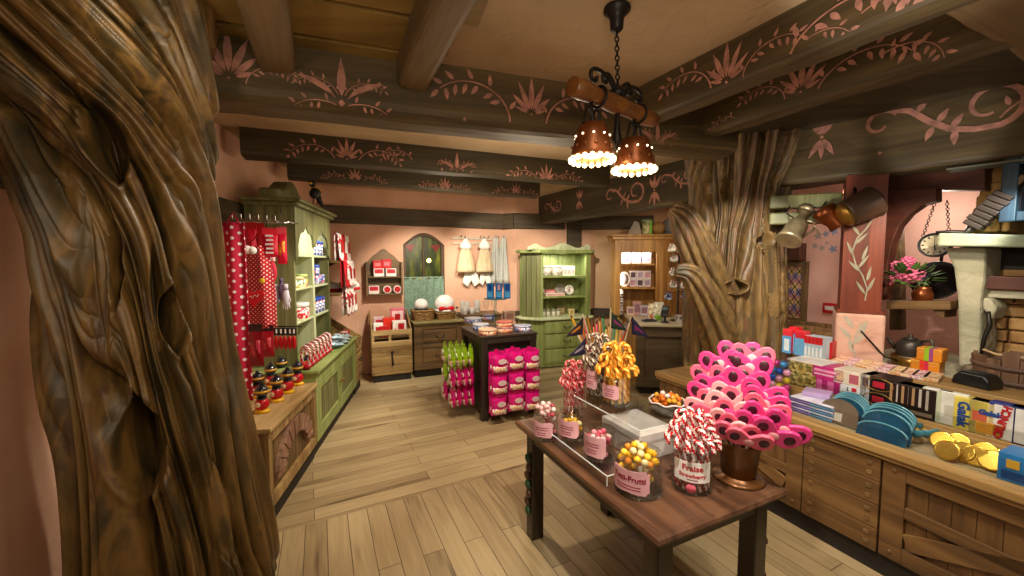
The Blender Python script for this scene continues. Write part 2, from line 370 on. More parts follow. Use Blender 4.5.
def scroll(x, y, k, d=1):
    q = lambda pts: [(x + d*a*k, y + b_*k) for a, b_ in pts]
    o = strokep(q(spiral(-.75, .15, .1, .3, 330, 30) + spiral(-.75, .15, .3, .3, 30, 120)[1:6] + [(-.3, .3), (0, 0), (.3, -.22)] ), .05*k, .11*k)
    o += strokep(q([(.3, -.22), (.6, -.3)] + spiral(.8, .08, .4, .36, 270, 450, 10)[1:] + spiral(.8, .08, .36, .12, 450, 640)[1:]), .11*k, .05*k)
    for a, b_, an in ((.1, -.05, 60), (.05, -.1, 250), (.35, -.25, 270), (-.2, .22, 60), (.3, -.2, 60)): o += leafp(x + d*a*k, y + b_*k, an if d > 0 else 180-an, .3*k, .12*k)
    return o
def star(x, y, k):
    o = dotp(x, y, .07*k)
    for a in (90, 62, 118, 270, 242, 298): o += leafp(x + .1*k*math.cos(R(a)), y + .1*k*math.sin(R(a)), a, .8*k, .22*k)
    return o
def beam(label, p0, ang, L, w, z0, z1, motifs=(), m=None, r=.035, nm='ceiling_beam', amp=.012, mm=None):
    h = z1-z0; seed = random.random()*50
    def wob(s, t): return amp*(noise.noise(Vector((s*1.7+seed, t*2.5, seed))) + .5*noise.noise(Vector((s*5+seed, t*6, 3))))
    sec = [(0, h)] + [(0, r + (h-r)*(1-i/5)) for i in range(1, 6)] + [(r*(1-math.cos(R(a))), r*(1-math.sin(R(a)))) for a in (30, 60, 90)]
    sec += [(w*.5, 0)] + [(w-r*(1-math.sin(R(a))), r*(1-math.cos(R(a)))) for a in (0, 45, 90)] + [(w, h)]
    n = max(8, int(L/.12)); b = B(); K = len(sec); vs = []
    for i in range(n+1):
        s = L*i/n
        for (y, z) in sec:
            vs.append((s, y + (-wob(s, z) if y < w*.4 else wob(s, z+9)), z + (wob(s, 4+y*2) if z < h*.5 else 0)))
    b.add(vs, [(i*K+j, i*K+j+1, (i+1)*K+j+1, (i+1)*K+j) for i in range(n) for j in range(K-1)] + [tuple(range(K)), tuple(n*K+j for j in range(K))], 0, False)
    for mo in motifs:
        for _, up, dn in mo:
            up = [(s, min(max(t, .012), h-.004)) for s, t in up]; dn = [(s, min(max(t, .012), h-.004)) for s, t in dn]
            row = [(s, -wob(s, t)-.005 + (r*(1-math.sqrt(max(0, 1-(1-t/r)**2))) if t < r else 0), t + 0) for s, t in up + dn]
            k = len(up); b.add(row, [(i, i+1, k+i+1, k+i) for i in range(k-1)], 1)
    o = b.build(nm, [m or M_BEAM, mm or M_MOTIF]); o.location = (p0[0], p0[1], z0); o.rotation_euler = (0, 0, ang)
    o['label'] = label; return struct(o)
def seg(p, q): return math.atan2(q[1]-p[1], q[0]-p[0]), math.hypot(q[0]-p[0], q[1]-p[1])
# big cross beam, then the two lower ones behind it
A0 = (-1.51, 1.94); an = math.atan2(.306, .952)
fA = Fr(A0, an)
def onA(px, py): g = gl(px, py, A0, (A0[0]+.952, A0[1]+.306)); return fA.loc(g)[0], g.z-2.5
mo = []
for px, py, k in ((229, 78, .24), (531, 115, .22)): x, y = onA(px, py); mo.append(fan(x, y, k))
x, y = onA(342, 103); mo.append(lily(x, y, .23)); x, y = onA(657, 145); mo.append(lily(x, y, .17))
x, y = onA(510, 122); mo.append(vine(x, y, .33, -1, 82)); x, y = onA(546, 124); mo.append(vine(x, y, .3, 1, 82))
x, y = onA(246, 84); mo.append(vine(x, y, .16, 1, 80)); x, y = onA(212, 74); mo.append(vine(x, y, .13, -1, 80))
x, y = onA(465, 119); mo.append(dotp(x, y, .01))
beam('wide painted timber beam over the middle of the shop', A0, an, 3.33, .3, 2.5, CZ, mo, r=.07)
pb = (-2.24, 3.32); ab = math.atan2(.357, .934); fB_ = Fr(pb, ab)
def onB(px, py): g = gl(px, py, pb, fB_.w(1, 0)); return fB_.loc(g)[0], g.z-2.59
mo = []
for px, py, k in ((347, 159, .2), (546, 181, .18)): x, y = onB(px, py); mo += [fan(x, y, k), vine(x+.1, y, k*1.3, 1, 62), vine(x-.1, y, k*1.3, -1, 62)]
x, y = onB(457, 172); mo.append(lily(x, y, .19)); x, y = onB(412, 160); mo.append(vine(x, y, .2, -1, 60))
beam('painted cross beam behind the chandelier', pb, ab, 3.6, .2, 2.59, CZ, mo, M_BEAMD)
pc = (-2.42, 4.32); ac = math.atan2(.42, .907); fC_ = Fr(pc, ac)
def onC(px, py): g = gl(px, py, pc, fC_.w(1, 0)); return fC_.loc(g)[0], g.z-2.62
mo = []
for px, py in ((355, 180), (445, 189), (516, 194)): x, y = onC(px, py); mo += [fan(x, y, .15), vine(x+.1, y, .17, 1, 55), vine(x-.1, y, .17, -1, 55)]
beam('rearmost painted cross beam near the back wall', pc, ac, 3.1, .2, 2.62, CZ, mo, M_BEAMD)
# beams running down the room on the right
def down(label, far, near, w, z0, motifpx, m=None, **kw):
    a, L = seg(far, near); f = Fr(far, a); mo = []
    for kind, px, py, *r_ in motifpx:
        g = gl(px, py, far, near); x = f.loc(g)[0]; mo.append(kind(x, g.z-z0, *r_))
    return beam(label, far, a, L, w, z0, CZ, mo, m, **kw)
down('painted beam nearest the chandelier running down the room', (.70, 2.80), (2.05, .28), .17, 2.6,
     [(fan, 726, 82, .2), (vine, 711, 88, .24, -1, 80), (vine, 742, 78, .2, 1, 80), (vine, 790, 54, .3, 1, 62), (vine, 862, 14, .16, 1, 30), (vine, 806, 40, .16, 1, 20)], mm=M_MOTIF)
down('painted beam between the chandelier and the carved tree pillar', (1.25, 3.02), (2.25, 1.22), .15, 2.6,
     [(fan, 801, 92, .21), (vine, 785, 99, .2, -1, 80), (vine, 818, 89, .28, 1, 66), (vine, 880, 56, .2, 1, 25), (vine, 735, 118, .14, -1, 40)])
down('deep painted beam over the cashier corner', (.46, 6.80), (1.95, 4.2), .25, 2.36,
     [(star, 580, 200, .17), (scroll, 622, 197, .3), (star, 655, 190, .2), (scroll, 552, 208, .2), (star, 536, 214, .14), (scroll, 676, 180, .2)], M_BEAMD)
down('deep painted beam over the long wooden counter', (2.22, 3.62), (3.5, 2.02), .26, 2.36,
     [(star, 822, 137, .2), (scroll, 930, 122, .34, 1), (dotp, 880, 153, .012), (vine, 1000, 118, .34, 1, 60)], M_BEAM, amp=.018, mm=M_MOTIF2 if 0 else M_MOTIF)
beam('plain timber beam end above the long counter', (1.66, 1.20), math.atan2(.42, .906), 2.6, .32, 2.6, CZ, (), M_JOIST)
for lab, c0, c1 in (('dark joist nearest the large carved tree', (-1.205, 2.10), (-.36, .3)), ('joist beside the plaster ceiling bay', (-.546, 2.24), (.3, .42))):
    a, L = seg(c0, c1); f = Fr(c0, a); beam(lab, f.w(0, -.085), a, L, .17, 2.65, CZ, (), M_JOIST, nm='ceiling_joist', amp=.01)
b = B(); b.prism([(1.42, 3.02), (2.42, 1.22), (3.9, 1.6), (2.3, 3.75)], CZ-.02, CZ, ax='z'); struct(b.build('ceiling_boards_and_dark_fill', M_BEAMD))  # dark sheet added to darken the pale ceiling strip between the two beams
# wall timbers
M_BAND = wood('wall_band_timber', ['#34291c', '#4a3c29', '#5c4d36'], 0, .7, 10, .08, .4)
def band(name, p, q, z0, z1, th=.07):
    a, L = seg(p, q); b = B(); b.box(0, L, -th, .0, z0, z1); o = b.build(name, M_BAND, None, .008); o.location = (p[0], p[1], 0); o.rotation_euler = (0, 0, a); return struct(o)
band('trim_1', fb.w(.15, 0), fb.w(LB+.02, 0), 2.28, 2.535); band('trim_2', WB[1], WB[2], 2.28, 2.535); band('trim_3', (.02, 6.735), (.9, 6.93), 2.28, 2.535)
band('trim_4', (.05, 6.74), WB[3], .72, .88); band('trim_5', (-1.95, 1.0), (-2.6, 4.37), 2.0, 2.22)
band('trim_6', (.95, 6.94), (1.2, 6.995), 1.9, 2.6); band('trim_7', (1.46, 7.06), (2.6, 6.7), .75, .9); band('trim_8', (1.2, 7.0), (2.4, 6.78), 2.28, 2.5)
# ---------------------------------------------------------------- carved trees
def barkmat(name, cols, sc, rough):
    m, t, b = newmat(name); b.inputs['Roughness'].default_value = rough; b.inputs['Specular IOR Level'].default_value = .6
    v = coords(t, (sc, sc, sc*.22)); n = nd(t, 'ShaderNodeTexNoise'); n.inputs['Scale'].default_value = 1; n.inputs['Detail'].default_value = 6; n.inputs['Distortion'].default_value = 1.5
    t.links.new(v, n.inputs['Vector']); k = len(cols)
    n2 = nd(t, 'ShaderNodeTexNoise'); n2.inputs['Scale'].default_value = 22; n2.inputs['Detail'].default_value = 6; t.links.new(coords(t, (1, 1, .25)), n2.inputs['Vector'])
    t.links.new(ramp(t, n.outputs[0], [(.27 + .46*i/(k-1), c) for i, c in enumerate(cols)]), b.inputs['Base Color'])
    bump(t, b, n2.outputs[0], .3, .01); return m
def fold(x, p=.58): return np.abs(np.sin(x))**p
def n3(P, sc, seed): return np.array([noise.noise(Vector((p[0]*sc[0]+seed, p[1]*sc[1], p[2]*sc[2]))) for p in P])
def tree(name, zs, cx, cy, rad, N, NZ, holes, k1, k2, twist, a1, a2, mats, squash=None, seed=1.0):
    """a trunk grown as one skin: centre line and radius over height, twisted strands, knots"""
    Z = np.linspace(zs[0], zs[-1], NZ); X = np.interp(Z, zs, cx); Y = np.interp(Z, zs, cy); Rr = np.interp(Z, zs, rad)
    ker = np.hanning(31); ker /= ker.sum(); sm = lambda v: np.convolve(np.pad(v, 15, 'edge'), ker, 'valid')
    X, Y, Rr = sm(X), sm(Y), sm(Rr); ph = np.linspace(0, 2*PI, N, endpoint=False); P, ZZ = np.meshgrid(ph, Z)
    cs = np.stack([np.cos(P).ravel(), np.sin(P).ravel(), ZZ.ravel()], 1)
    w1 = n3(cs, (1.3, 1.3, .8), seed).reshape(P.shape); w2 = n3(cs, (2.2, 2.2, .9), seed+9).reshape(P.shape); w3 = n3(cs, (4, 4, 1.1), seed+20).reshape(P.shape)
    tw = np.interp(ZZ, *twist)
    u = P + tw + .5*w1 + .18*w2
    f = a1*(fold(u*k1/2) - .6) + a2*(fold(u*k2/2 + .9*w3, .6) - .6)*(.5+.8*np.clip(w2+.5, 0, 1)) + .35*a1*w1 + .25*a2*w3
    f += .3*a2*(fold(u*k2*1.1 + 2.2*w2, .7)-.6)
    for hp, hz, sp, sz, dep, rim in holes:
        dp = (P-hp+PI) % (2*PI)-PI; q = np.sqrt((dp/sp)**2 + 1e-9) + ((ZZ-hz)/sz)**2; q = np.where(np.abs((ZZ-hz)/sz) > 2.2, 9, q)
        f = f*np.clip((q-.6)/.8, 0, 1) + rim*np.exp(-((q-1.3)/.38)**2) - dep*np.clip(1.15-q, 0, 1)**.6
    RR = Rr[:, None]*(1 + 0*P) + f
    V = np.stack([X[:, None] + RR*np.cos(P), Y[:, None] + RR*np.sin(P), ZZ], -1).reshape(-1, 3)
    i, j = np.meshgrid(np.arange(NZ-1), np.arange(N), indexing='ij'); jn = (j+1) % N
    F = np.stack([i*N+j, i*N+jn, (i+1)*N+jn, (i+1)*N+j], -1).reshape(-1, 4)
    b = B(); b.v = [tuple(v) for v in V]; b.f = [list(q) for q in F]; b.m = [0]*len(F); b.sm = [True]*len(F); return b
def hole(px, py, c, rad):
    r = ray(px, py); dx, dy = r.x, r.y; A = dx*dx+dy*dy; Bq = -2*(dx*c[0]+dy*c[1]); Cq = c[0]**2+c[1]**2-rad**2
    t = (-Bq - math.sqrt(max(0, Bq*Bq-4*A*Cq)))/(2*A); return math.atan2(dy*t-c[1], dx*t-c[0]) % (2*PI), HC + r.z*t
M_BARK = barkmat('bark_painted', ['#29281a', '#443a22', '#5e4a28', '#826434', '#5c4228', '#464a34'], 6, .42)
M_BARK2 = barkmat('bark_painted_light', ['#3c3220', '#5e4a2a', '#86683c', '#5a4a30', '#7a5436', '#58695c'], 7, .5)
lc = (-1.57, 1.68)
hs = []
for px, py, sp, sz, dep, rim in ((124, 458, .24, .2, .2, .02), (181, 322, .15, .13, .15, .02), (124, 140, .15, .14, .14, .03), (160, 300, .06, .2, .05, .0), (216, 520, .16, .22, -.06, .0), (78, 280, .1, .3, -.03, 0), (100, 250, .05, .22, .06, .0)):
    hp, hz = hole(px, py, lc, .36); hs.append((hp, hz, sp, sz, dep, rim))
b = tree('t', [0, .35, .8, 1.3, 1.8, 2.2, 2.5, CZ], [-1.50, -1.515, -1.54, -1.56, -1.57, -1.62, -1.74, -1.9], [1.72, 1.72, 1.70, 1.685, 1.68, 1.65, 1.58, 1.5],
         [.33, .29, .265, .235, .235, .265, .39, .58], 620, 520, hs, 11, 27, ([0, 1.2, 2.0, 2.82], [0, .15, .7, 1.8]), .125, .065, None)
tl = tag(b.build('tree_pillar', M_BARK), 'huge carved tree trunk pillar with dark hollows beside the red aprons', 'tree pillar')
rc = (2.2, 3.9)
hs = []
for px, py, sp, sz, dep, rim in ((738, 287, .17, .06, .14, .07), (767, 241, .15, .08, .09, .02), (724, 190, .1, .1, .07, .015)):
    hp, hz = hole(px, py, rc, .4); hs.append((hp, hz, sp, sz, dep, rim))
b = tree('t', [0, .5, .9, 1.3, 1.8, 2.1, 2.4, 2.6, CZ], [2.2, 2.19, 2.18, 2.17, 2.18, 2.2, 2.22, 2.26, 2.3], [3.9]*9,
         [.42, .39, .38, .38, .36, .34, .38, .46, .52], 400, 320, hs, 15, 37, ([0, 1.2, 2.0, 2.82], [0, .1, .35, .2]), .11, .075, None, seed=5)
def limb(b, pts, rr, k, seed):
    pts = [Vector(p) for p in pts]; n = 40; q = []
    for i in range(n+1):
        t = i/n*(len(pts)-1); a = min(int(t), len(pts)-2); f = t-a
        p0, p1, p2, p3 = pts[max(a-1, 0)], pts[a], pts[a+1], pts[min(a+2, len(pts)-1)]
        q.append((.5*((2*p1)+(p2-p0)*f+(2*p0-5*p1+4*p2-p3)*f*f+(3*p1-p0-3*p2+p3)*f**3), np.interp(t, range(len(rr)), rr)))
    m = 88; vs = []
    for i, (p, r) in enumerate(q):
        T = (q[min(i+1, n)][0]-q[max(i-1, 0)][0]).normalized(); nx = T.cross(Vector((.3, .9, .2))).normalized(); ny = T.cross(nx)
        for j in range(m):
            a = 2*PI*j/m; wv = noise.noise(Vector((math.cos(a)*1.5+seed, math.sin(a)*1.5, i*.06)))
            f = 1 + .5*(abs(math.sin(a*k/2 + 1.2*wv + i*.03))**.7-.6) + .15*wv
            vs.append(p + (nx*math.cos(a)+ny*math.sin(a))*r*f)
    fs = [(i*m+j, i*m+(j+1) % m, (i+1)*m+(j+1) % m, (i+1)*m+j) for i in range(n) for j in range(m)] + [tuple(n*m+j for j in range(m))]
    b.add(vs, fs, 0, True)
P3 = lambda px, py, Y: gy(px, py, Y)
limb(b, [P3(735, 330, 3.8), P3(712, 280, 3.68), P3(694, 240, 3.62), P3(682, 216, 3.6), P3(672, 208, 3.6)], [.19, .16, .13, .1, .055], 11, 2)
limb(b, [P3(735, 370, 3.75), P3(716, 322, 3.6), P3(702, 290, 3.52), P3(690, 274, 3.5), P3(676, 271, 3.5)], [.18, .14, .11, .08, .045], 9, 4)
tag(b.build('tree_pillar', M_BARK2), 'carved tree pillar with two sawn branch stubs behind the pink lollipops', 'tree pillar')
# ---------------------------------------------------------------- furniture along the left and back walls
def fx(fr, px, py=300, back=0): g = gl(px, py, fr.w(0, back), fr.w(1, back)); return fr.loc(g)[0]
def fz(fr, px, py, back=0): return gl(px, py, fr.w(0, back), fr.w(1, back)).z
OAK = wood('counter_oak', ['#5d4526', '#82643a', '#a08150', '#b59868'], 0, .5, 11, .09, .2)
OAKV = wood('counter_oak_upright', ['#5d4526', '#82643a', '#a08150', '#b59868'], 2, .5, 11, .09, .2)
OAKL = wood('pale_oak', ['#8a6d42', '#a98a58', '#bfa172', '#cdb387'], 0, .45, 10, .09, .15)
BRN = wood('brown_wood', ['#3c2a18', '#5a4226', '#745833', '#866a42'], 0, .5, 10, .09, .25)
BRNV = wood('brown_wood_upright', ['#3c2a18', '#5a4226', '#745833', '#866a42'], 2, .5, 10, .09, .25)
GRN = wood('sage_paint', ['#5f6a38', '#7a8548', '#8f9a5a', '#9ca46c'], 2, .5, 12, .07, .15)
GRNH = wood('sage_paint_level', ['#5f6a38', '#7a8548', '#8f9a5a', '#9ca46c'], 0, .5, 12, .07, .15)
GRND = wood('moss_paint', ['#4a4d2c', '#5f6038', '#757448', '#85835a'], 2, .5, 12, .07, .2)
GRNP = wood('pale_green_paint', ['#9aa274', '#b0b68a', '#bfc49c', '#c8ccaa'], 2, .5, 12, .07, .1)
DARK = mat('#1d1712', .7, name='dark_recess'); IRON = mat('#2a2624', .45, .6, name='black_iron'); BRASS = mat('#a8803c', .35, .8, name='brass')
def beads(b, x0, x1, z0, z1, y0, y1, w, m=0):
    n = max(1, round((x1-x0)/w)); w = (x1-x0)/n
    for i in range(n): b.box(x0+i*w+.0015, x0+(i+1)*w-.0015, y0, y1, z0, z1, m)
def door(par, x0, x1, z0, z1, y, m, mp, fw=.06, knob=None, name='door', bw=.07):
    b = B(); t = .022
    b.box(x0, x0+fw, y-t, y, z0, z1); b.box(x1-fw, x1, y-t, y, z0, z1); b.box(x0+fw, x1-fw, y-t, y, z0, z0+fw); b.box(x0+fw, x1-fw, y-t, y, z1-fw, z1)
    beads(b, x0+fw, x1-fw, z0+fw, z1-fw, y-.008, y, bw, 1)
    d = b.build(name, [m, mp], par, .004)
    if knob:
        k = B(); k.lathe([(.006, 0), (.006, .012), (.015, .02), (.015, .028), (.004, .034)], 12, M=Matrix.Rotation(PI/2, 3, 'X'), c=(knob[0], y-t, knob[1])); k.build('knob', BRASS, d)
    return d
def pull(par, x, y, z, w=.1, m=None, drop=.025):
    b = B()
    for s in (-1, 1): b.sph((x+s*w/2, y-.008, z), (.012, .008, .012), 10); b.tube([(x+s*w/2, y-.008, z), (x+s*w/2, y-.024, z-.004)], .005, 6)
    b.tube([(x-w/2, y-.022, z-.004), (x-w/4, y-.026, z-drop), (x+w/4, y-.026, z-drop), (x+w/2, y-.022, z-.004)], .0055, 6)
    return b.build('handle', m or IRON, par)
def drawer(par, x0, x1, z0, z1, y, m, handle=True, inset=.03, kind='bail'):
    b = B(); b.box(x0, x1, y-.02, y, z0, z1)
    if inset: b.box(x0+inset, x1-inset, y-.026, y-.0201, z0+inset, z1-inset)
    d = b.build('drawer', m, par, .005)
    if handle: pull(d, (x0+x1)/2, y-.022, (z0+z1)/2+.01, min(.12, (x1-x0)*.3))
    return d
FL = Fr((-1.526, 2.41), math.atan2(.984, -.18))
# oak box counter with the carved arch
t = thing('toy_box_counter', 'low oak counter with a carved arch panel, right beside the huge tree', 'counter', FL.w(0, 0), FL.a)
L, D_, z0, z1 = .965, .56, .13, .67
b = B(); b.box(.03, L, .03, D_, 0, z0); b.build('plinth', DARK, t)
b = B(); b.box(0, .055, 0, .05, z0, z1-.03); b.box(L-.055, L, 0, .05, z0, z1-.03); b.box(.055, L-.055, 0, .05, z0, z0+.075); b.box(.055, L-.055, 0, .05, z1-.11, z1-.03)
for z in (z0+.035, z1-.07):
    for x in (.027, L-.027): b.sph((x, 0, z), (.011, .006, .011), 8)
b.build('front_frame', OAKV, t, .006)
b = B(); beads(b, .055, L-.055, z0+.075, z1-.11, .025, .045, .08); b.build('front_panel', BRNV, t, .003)
b = B(); beads_y = 5
for i in range(5): b.box(-.002, .02, .05+i*.1, .145+i*.1, z0, z1-.03)
b.build('end_panel', BRNV, t, .004)
b = B(); n = 20; ro, ri = .36, .2; cx, cz = L/2, z0+.12; sz = .78
o_ = [(cx+ro*math.cos(PI*i/n), cz+.02+ro*sz*math.sin(PI*i/n)) for i in range(n+1)]; i_ = [(cx+ri*1.15*math.cos(PI*i/n), cz+.02+ri*sz*math.sin(PI*i/n)) for i in range(n+1)]
for i in range(n): b.prism([o_[i], o_[i+1], i_[i+1], i_[i]], .0-(.004 if i % 2 else .010), .026)
b.build('carved_arch', wood('carved_arch_wood', ['#6a4a3a', '#8a6450', '#a07c66'], 2, .55), t, .004)
b = B()
for i in range(4): b.box(-.015, L, -.02+i*.145, .123+i*.145, z1-.03, z1)
b.build('top', OAKL, t, .005)
# sage green low cabinet
gx0, gx1, gz1 = .972, 2.62, .775
t = thing('low_cabinet', 'sage green low cabinet with two plank doors under the tall green hutch', 'cabinet', FL.w(0, 0), FL.a)
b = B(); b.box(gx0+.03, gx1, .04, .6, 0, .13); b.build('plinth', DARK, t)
b = B(); b.box(gx0, gx1, .0225, .6, .13, gz1-.035); b.build('body', GRN, t, .004)
b = B(); b.box(gx0-.02, gx1+.01, -.03, .6, gz1-.035, gz1); b.build('top', GRNH, t, .01)
b = B(); b.box(gx0, gx0+.07, -.002, .022, .13, gz1-.035); b.box(gx1-.07, gx1, -.002, .022, .13, gz1-.035); b.box(gx0+.07, gx1-.07, -.002, .022, .64, gz1-.035); b.box(gx0+.07, gx1-.07, -.002, .022, .13, .18); b.build('front_frame', GRN, t, .005)
xm = (gx0+gx1)/2
door(t, gx0+.075, xm-.004, .185, .635, .02, GRN, GRND, .065, (xm-.04, .44)); door(t, xm+.004, gx1-.075, .185, .635, .02, GRN, GRND, .065, (xm+.04, .44))
# tall green hutch
hx0, hx1, hy0, hy1, hz0, hz1 = 1.15, 2.27, .2, .59, gz1+.001, 2.2
t = thing('tall_hutch', 'tall moss green hutch with a scalloped valance against the left wall', 'hutch', FL.w(0, 0), FL.a)
b = B()
for i in range(4): b.box(hx0, hx0+.03, hy0+.0+i*.0975, hy0+.095+i*.0975, hz0, hz1)
b.build('side_panel', GRND, t, .004)
b = B(); b.box(hx1-.03, hx1, hy0, hy1, hz0, hz1); b.build('side_panel', GRND, t, .004)
b = B(); beads(b, hx0+.03, hx1-.03, hz0, hz1, hy1-.02, hy1, .09); b.build('back_panel', GRNP, t, .002)
hm = (hx0+hx1)/2
b = B(); b.box(hm-.03, hm+.03, hy0+.005, hy1-.021, hz0, hz1); b.build('divider', GRNP, t, .004)
HS = (1.16, 1.47, 1.78)
for z in HS:
    b = B(); b.box(hx0+.031, hm-.031, hy0+.01, hy1-.021, z-.022, z); b.build('shelf', GRNP, t, .003)
    b = B(); b.box(hm+.031, hx1-.031, hy0+.01, hy1-.021, z-.022, z); b.build('shelf', GRNP, t, .003)
b = B()
pts = [(hx0, hz1), (hx0, 1.72), (hx0+.07, 1.78)]
for c0, c1 in ((hx0+.07, hm-.02), (hm+.02, hx1-.07)):
    for i in range(13):
        u = i/12; pts.append((c0+(c1-c0)*u, 1.86 + .16*(1-abs(2*u-1))**.6 + .03*math.sin(u*3*PI)**2))
pts += [(hx1-.07, 1.78), (hx1, 1.72), (hx1, hz1)]
b.prism(pts, hy0-.02, hy0); b.build('valance', GRND, t, .003)
b = B(); b.box(hx0-.04, hx1+.04, hy0-.06, hy1, hz1, hz1+.035); b.box(hx0-.07, hx1+.07, hy0-.09, hy1, hz1+.035, hz1+.065); b.build('cornice', GRND, t, .012)
b = B()   # rounded pediment
pts = [(hx0+.05, hz1+.066)] + [(hx0+.05+.75*u, hz1+.066+.10+.12*math.exp(-((u-.5)/.2)**2)) for u in [i/14 for i in range(15)]] + [(hx0+.8, hz1+.066)]
b.prism(pts, hy0+.12, hy0+.3); b.build('pediment', GRND, t, .03, seg=3)
lp = FL.w(1.42, .34, 2.14); strip(lp, lp-Vector((0, 0, 1)), 4, .3, .08, COOL)  # unseen strips, here and next, added to lighten the hutch interior
lp = FL.w(1.98, .34, 2.14); strip(lp, lp-Vector((0, 0, 1)), 4, .3, .08, COOL)
# black bird sitting on the hutch
p = FL.w(1.62, .14, hz1+.066)
t = thing('bird_figure', 'little black bird with a yellow beak perched on the tall hutch', 'figurine', p, 0)
BLK = mat('#14110f', .6); YEL = mat('#d8a020', .5)
b = B(); b.sph((0, 0, .13), (.05, .08, .05), 12, M=Matrix.Rotation(R(35), 3, 'X')); b.sph((0, -.05, .21), .034, 12); b.tube([(0, .05, .1), (0, .12, .03), (.01, .17, .0)], [.03, .02, .008], 8); b.build('body', BLK, t)
b = B(); b.tube([(0, -.075, .21), (0, -.12, .2)], [.016, .002], 8); b.build('beak', YEL, t)
b = B(); b.sph((.0, .02, .16), (.055, .05, .012), 10, M=Matrix.Rotation(R(-30), 3, 'X')); b.build('wing', YEL, t)
for s in (-1, 1): b = B(); b.tube([(s*.02, 0, .1), (s*.02, -.01, .008), (s*.02, -.045, .004)], .005, 6); b.build('leg', IRON, t)
# ---- back wall units
FK = Fr((-2.027, 5.464), math.atan2(.391, .92))
# side crate with drawers, in the left corner
t = thing('crate_cabinet', 'narrow oak crate cabinet in the corner with a sloped bin above two drawers', 'cabinet', FL.w(0, 0), FL.a)
x0, x1 = 2.65, 3.02
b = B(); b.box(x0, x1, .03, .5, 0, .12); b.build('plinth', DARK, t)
b = B(); b.box(x0, x1, .0205, .5, .12, .52); b.build('body', OAK, t, .004)
for za, zb in ((.14, .31), (.33, .5)): drawer(t, x0+.01, x1-.01, za, zb, .02, OAK, inset=0)
b = B()
for za, zb in ((.53, .575), (.66, .71)): b.box(x0, x1, 0, .02, za, zb)
for x in (x0, x0+.17, x1-.025): b.box(x, x+.025, .0, .021, .52, .72)
b.build('slats', OAK, t, .003)
for x in (x0, x1-.02): b = B(); b.prism([(0.02, .52), (.5, .52), (.5, .98), (.42, .98), (.02, .72)], x, x+.02, ax='x'); b.build('bin_side', OAK, t, .003)
b = B(); b.box(x0+.02, x1-.02, .48, .5, .52, .98); b.build('bin_back', OAK, t, .003)
b = B(); b.box(x0+.02, x1-.02, .03, .47, .62, .64, M=Matrix.Identity(4)); b.build('bin_floor', OAK, t)
# big crate unit
cx0, cx1 = fx(FK, 370.5), fx(FK, 411.5)
t = thing('crate_cabinet', 'wide oak crate with open slats holding the red gift boxes, iron latch below', 'cabinet', FK.w(0, 0), FK.a)
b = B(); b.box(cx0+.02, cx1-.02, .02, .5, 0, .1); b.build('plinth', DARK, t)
b = B()
for za, zb in ((.1, .235), (.24, .37), (.375, .5)): b.box(cx0, cx1, 0, .5, za, zb)
for s in (0, 1):
    for k in range(6): b.box(cx0-.002 if s == 0 else cx1-.035, cx0+.035 if s == 0 else cx1+.002, -.006, 0, .115+k*.065, .15+k*.065)
b.build('body', OAK, t, .005)
b = B()
for za, zb in ((.505, .585), (.67, .745)): b.box(cx0, cx1, 0, .022, za, zb)
for x in (cx0, (cx0+cx1)/2-.05, cx1-.04): b.box(x, x+.04, .003, .03, .5, .745)
b.build('slats', OAKL, t, .004)
for x in (cx0, cx1-.02): b = B(); b.prism([(.03, .5), (.5, .5), (.5, .98), (.46, .98), (.03, .75)], x, x+.02, ax='x'); b.build('bin_side', OAK, t, .003)
b = B(); b.box(cx0+.021, cx1-.021, .035, .5, .62, .64); b.box(cx0+.021, cx1-.021, .28, .5, .64, .74); b.build('bin_floor', OAK, t)
cm = (cx0+cx1)/2
b = B(); b.sph((cm, -.012, .42), (.02, .014, .025), 10); b.tube([(cm, -.02, .41), (cm-.006, -.025, .36), (cm+.006, -.03, .31), (cm, -.025, .26)], [.007, .012, .008, .014], 8); b.sph((cm, -.02, .245), (.016, .012, .014), 8); b.build('latch', IRON, t)
# drawer unit with the baskets
dx0, dx1 = fx(FK, 413.5), fx(FK, 463)
t = thing('drawer_cabinet', 'brown two-drawer cabinet carrying the wicker baskets under the window', 'cabinet', FK.w(0, 0), FK.a)
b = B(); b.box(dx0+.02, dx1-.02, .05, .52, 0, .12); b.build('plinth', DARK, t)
b = B(); b.box(dx0, dx1, .0205, .52, .12, .8); b.build('body', BRN, t, .004)
b = B(); b.box(dx0, dx0+.12, -.004, .02, .12, .8); b.box(dx1-.1, dx1, -.004, .02, .12, .8); b.box(dx0+.12, dx1-.1, -.004, .02, .12, .2); b.box(dx0+.12, dx1-.1, -.004, .02, .44, .5); b.box(dx0+.12, dx1-.1, -.004, .02, .72, .8); b.build('front_frame', BRN, t, .006)
for za, zb in ((.21, .43), (.51, .71)): drawer(t, dx0+.13, dx1-.11, za, zb, .018, BRN)
b = B(); b.box(dx0-.01, dx1+.02, -.03, .52, .8, .835); b.build('top', wood('khaki_top', ['#6b6238', '#857a4a', '#9a8f5e'], 0), t, .01)
# low shelf right of it, with the beakers
ex0, ex1 = dx1+.03, fx(FK, 505)
t = thing('low_shelf', 'low wooden counter under the hanging dresses carrying grey beakers', 'counter', FK.w(0, 0), FK.a)
b = B(); b.box(ex0, ex1, .14, .52, 0, .86); b.build('body', BRN, t, .004)
b = B(); b.box(ex0-.003, ex1, .11, .52, .86, .89); b.build('top', BRN, t, .008)
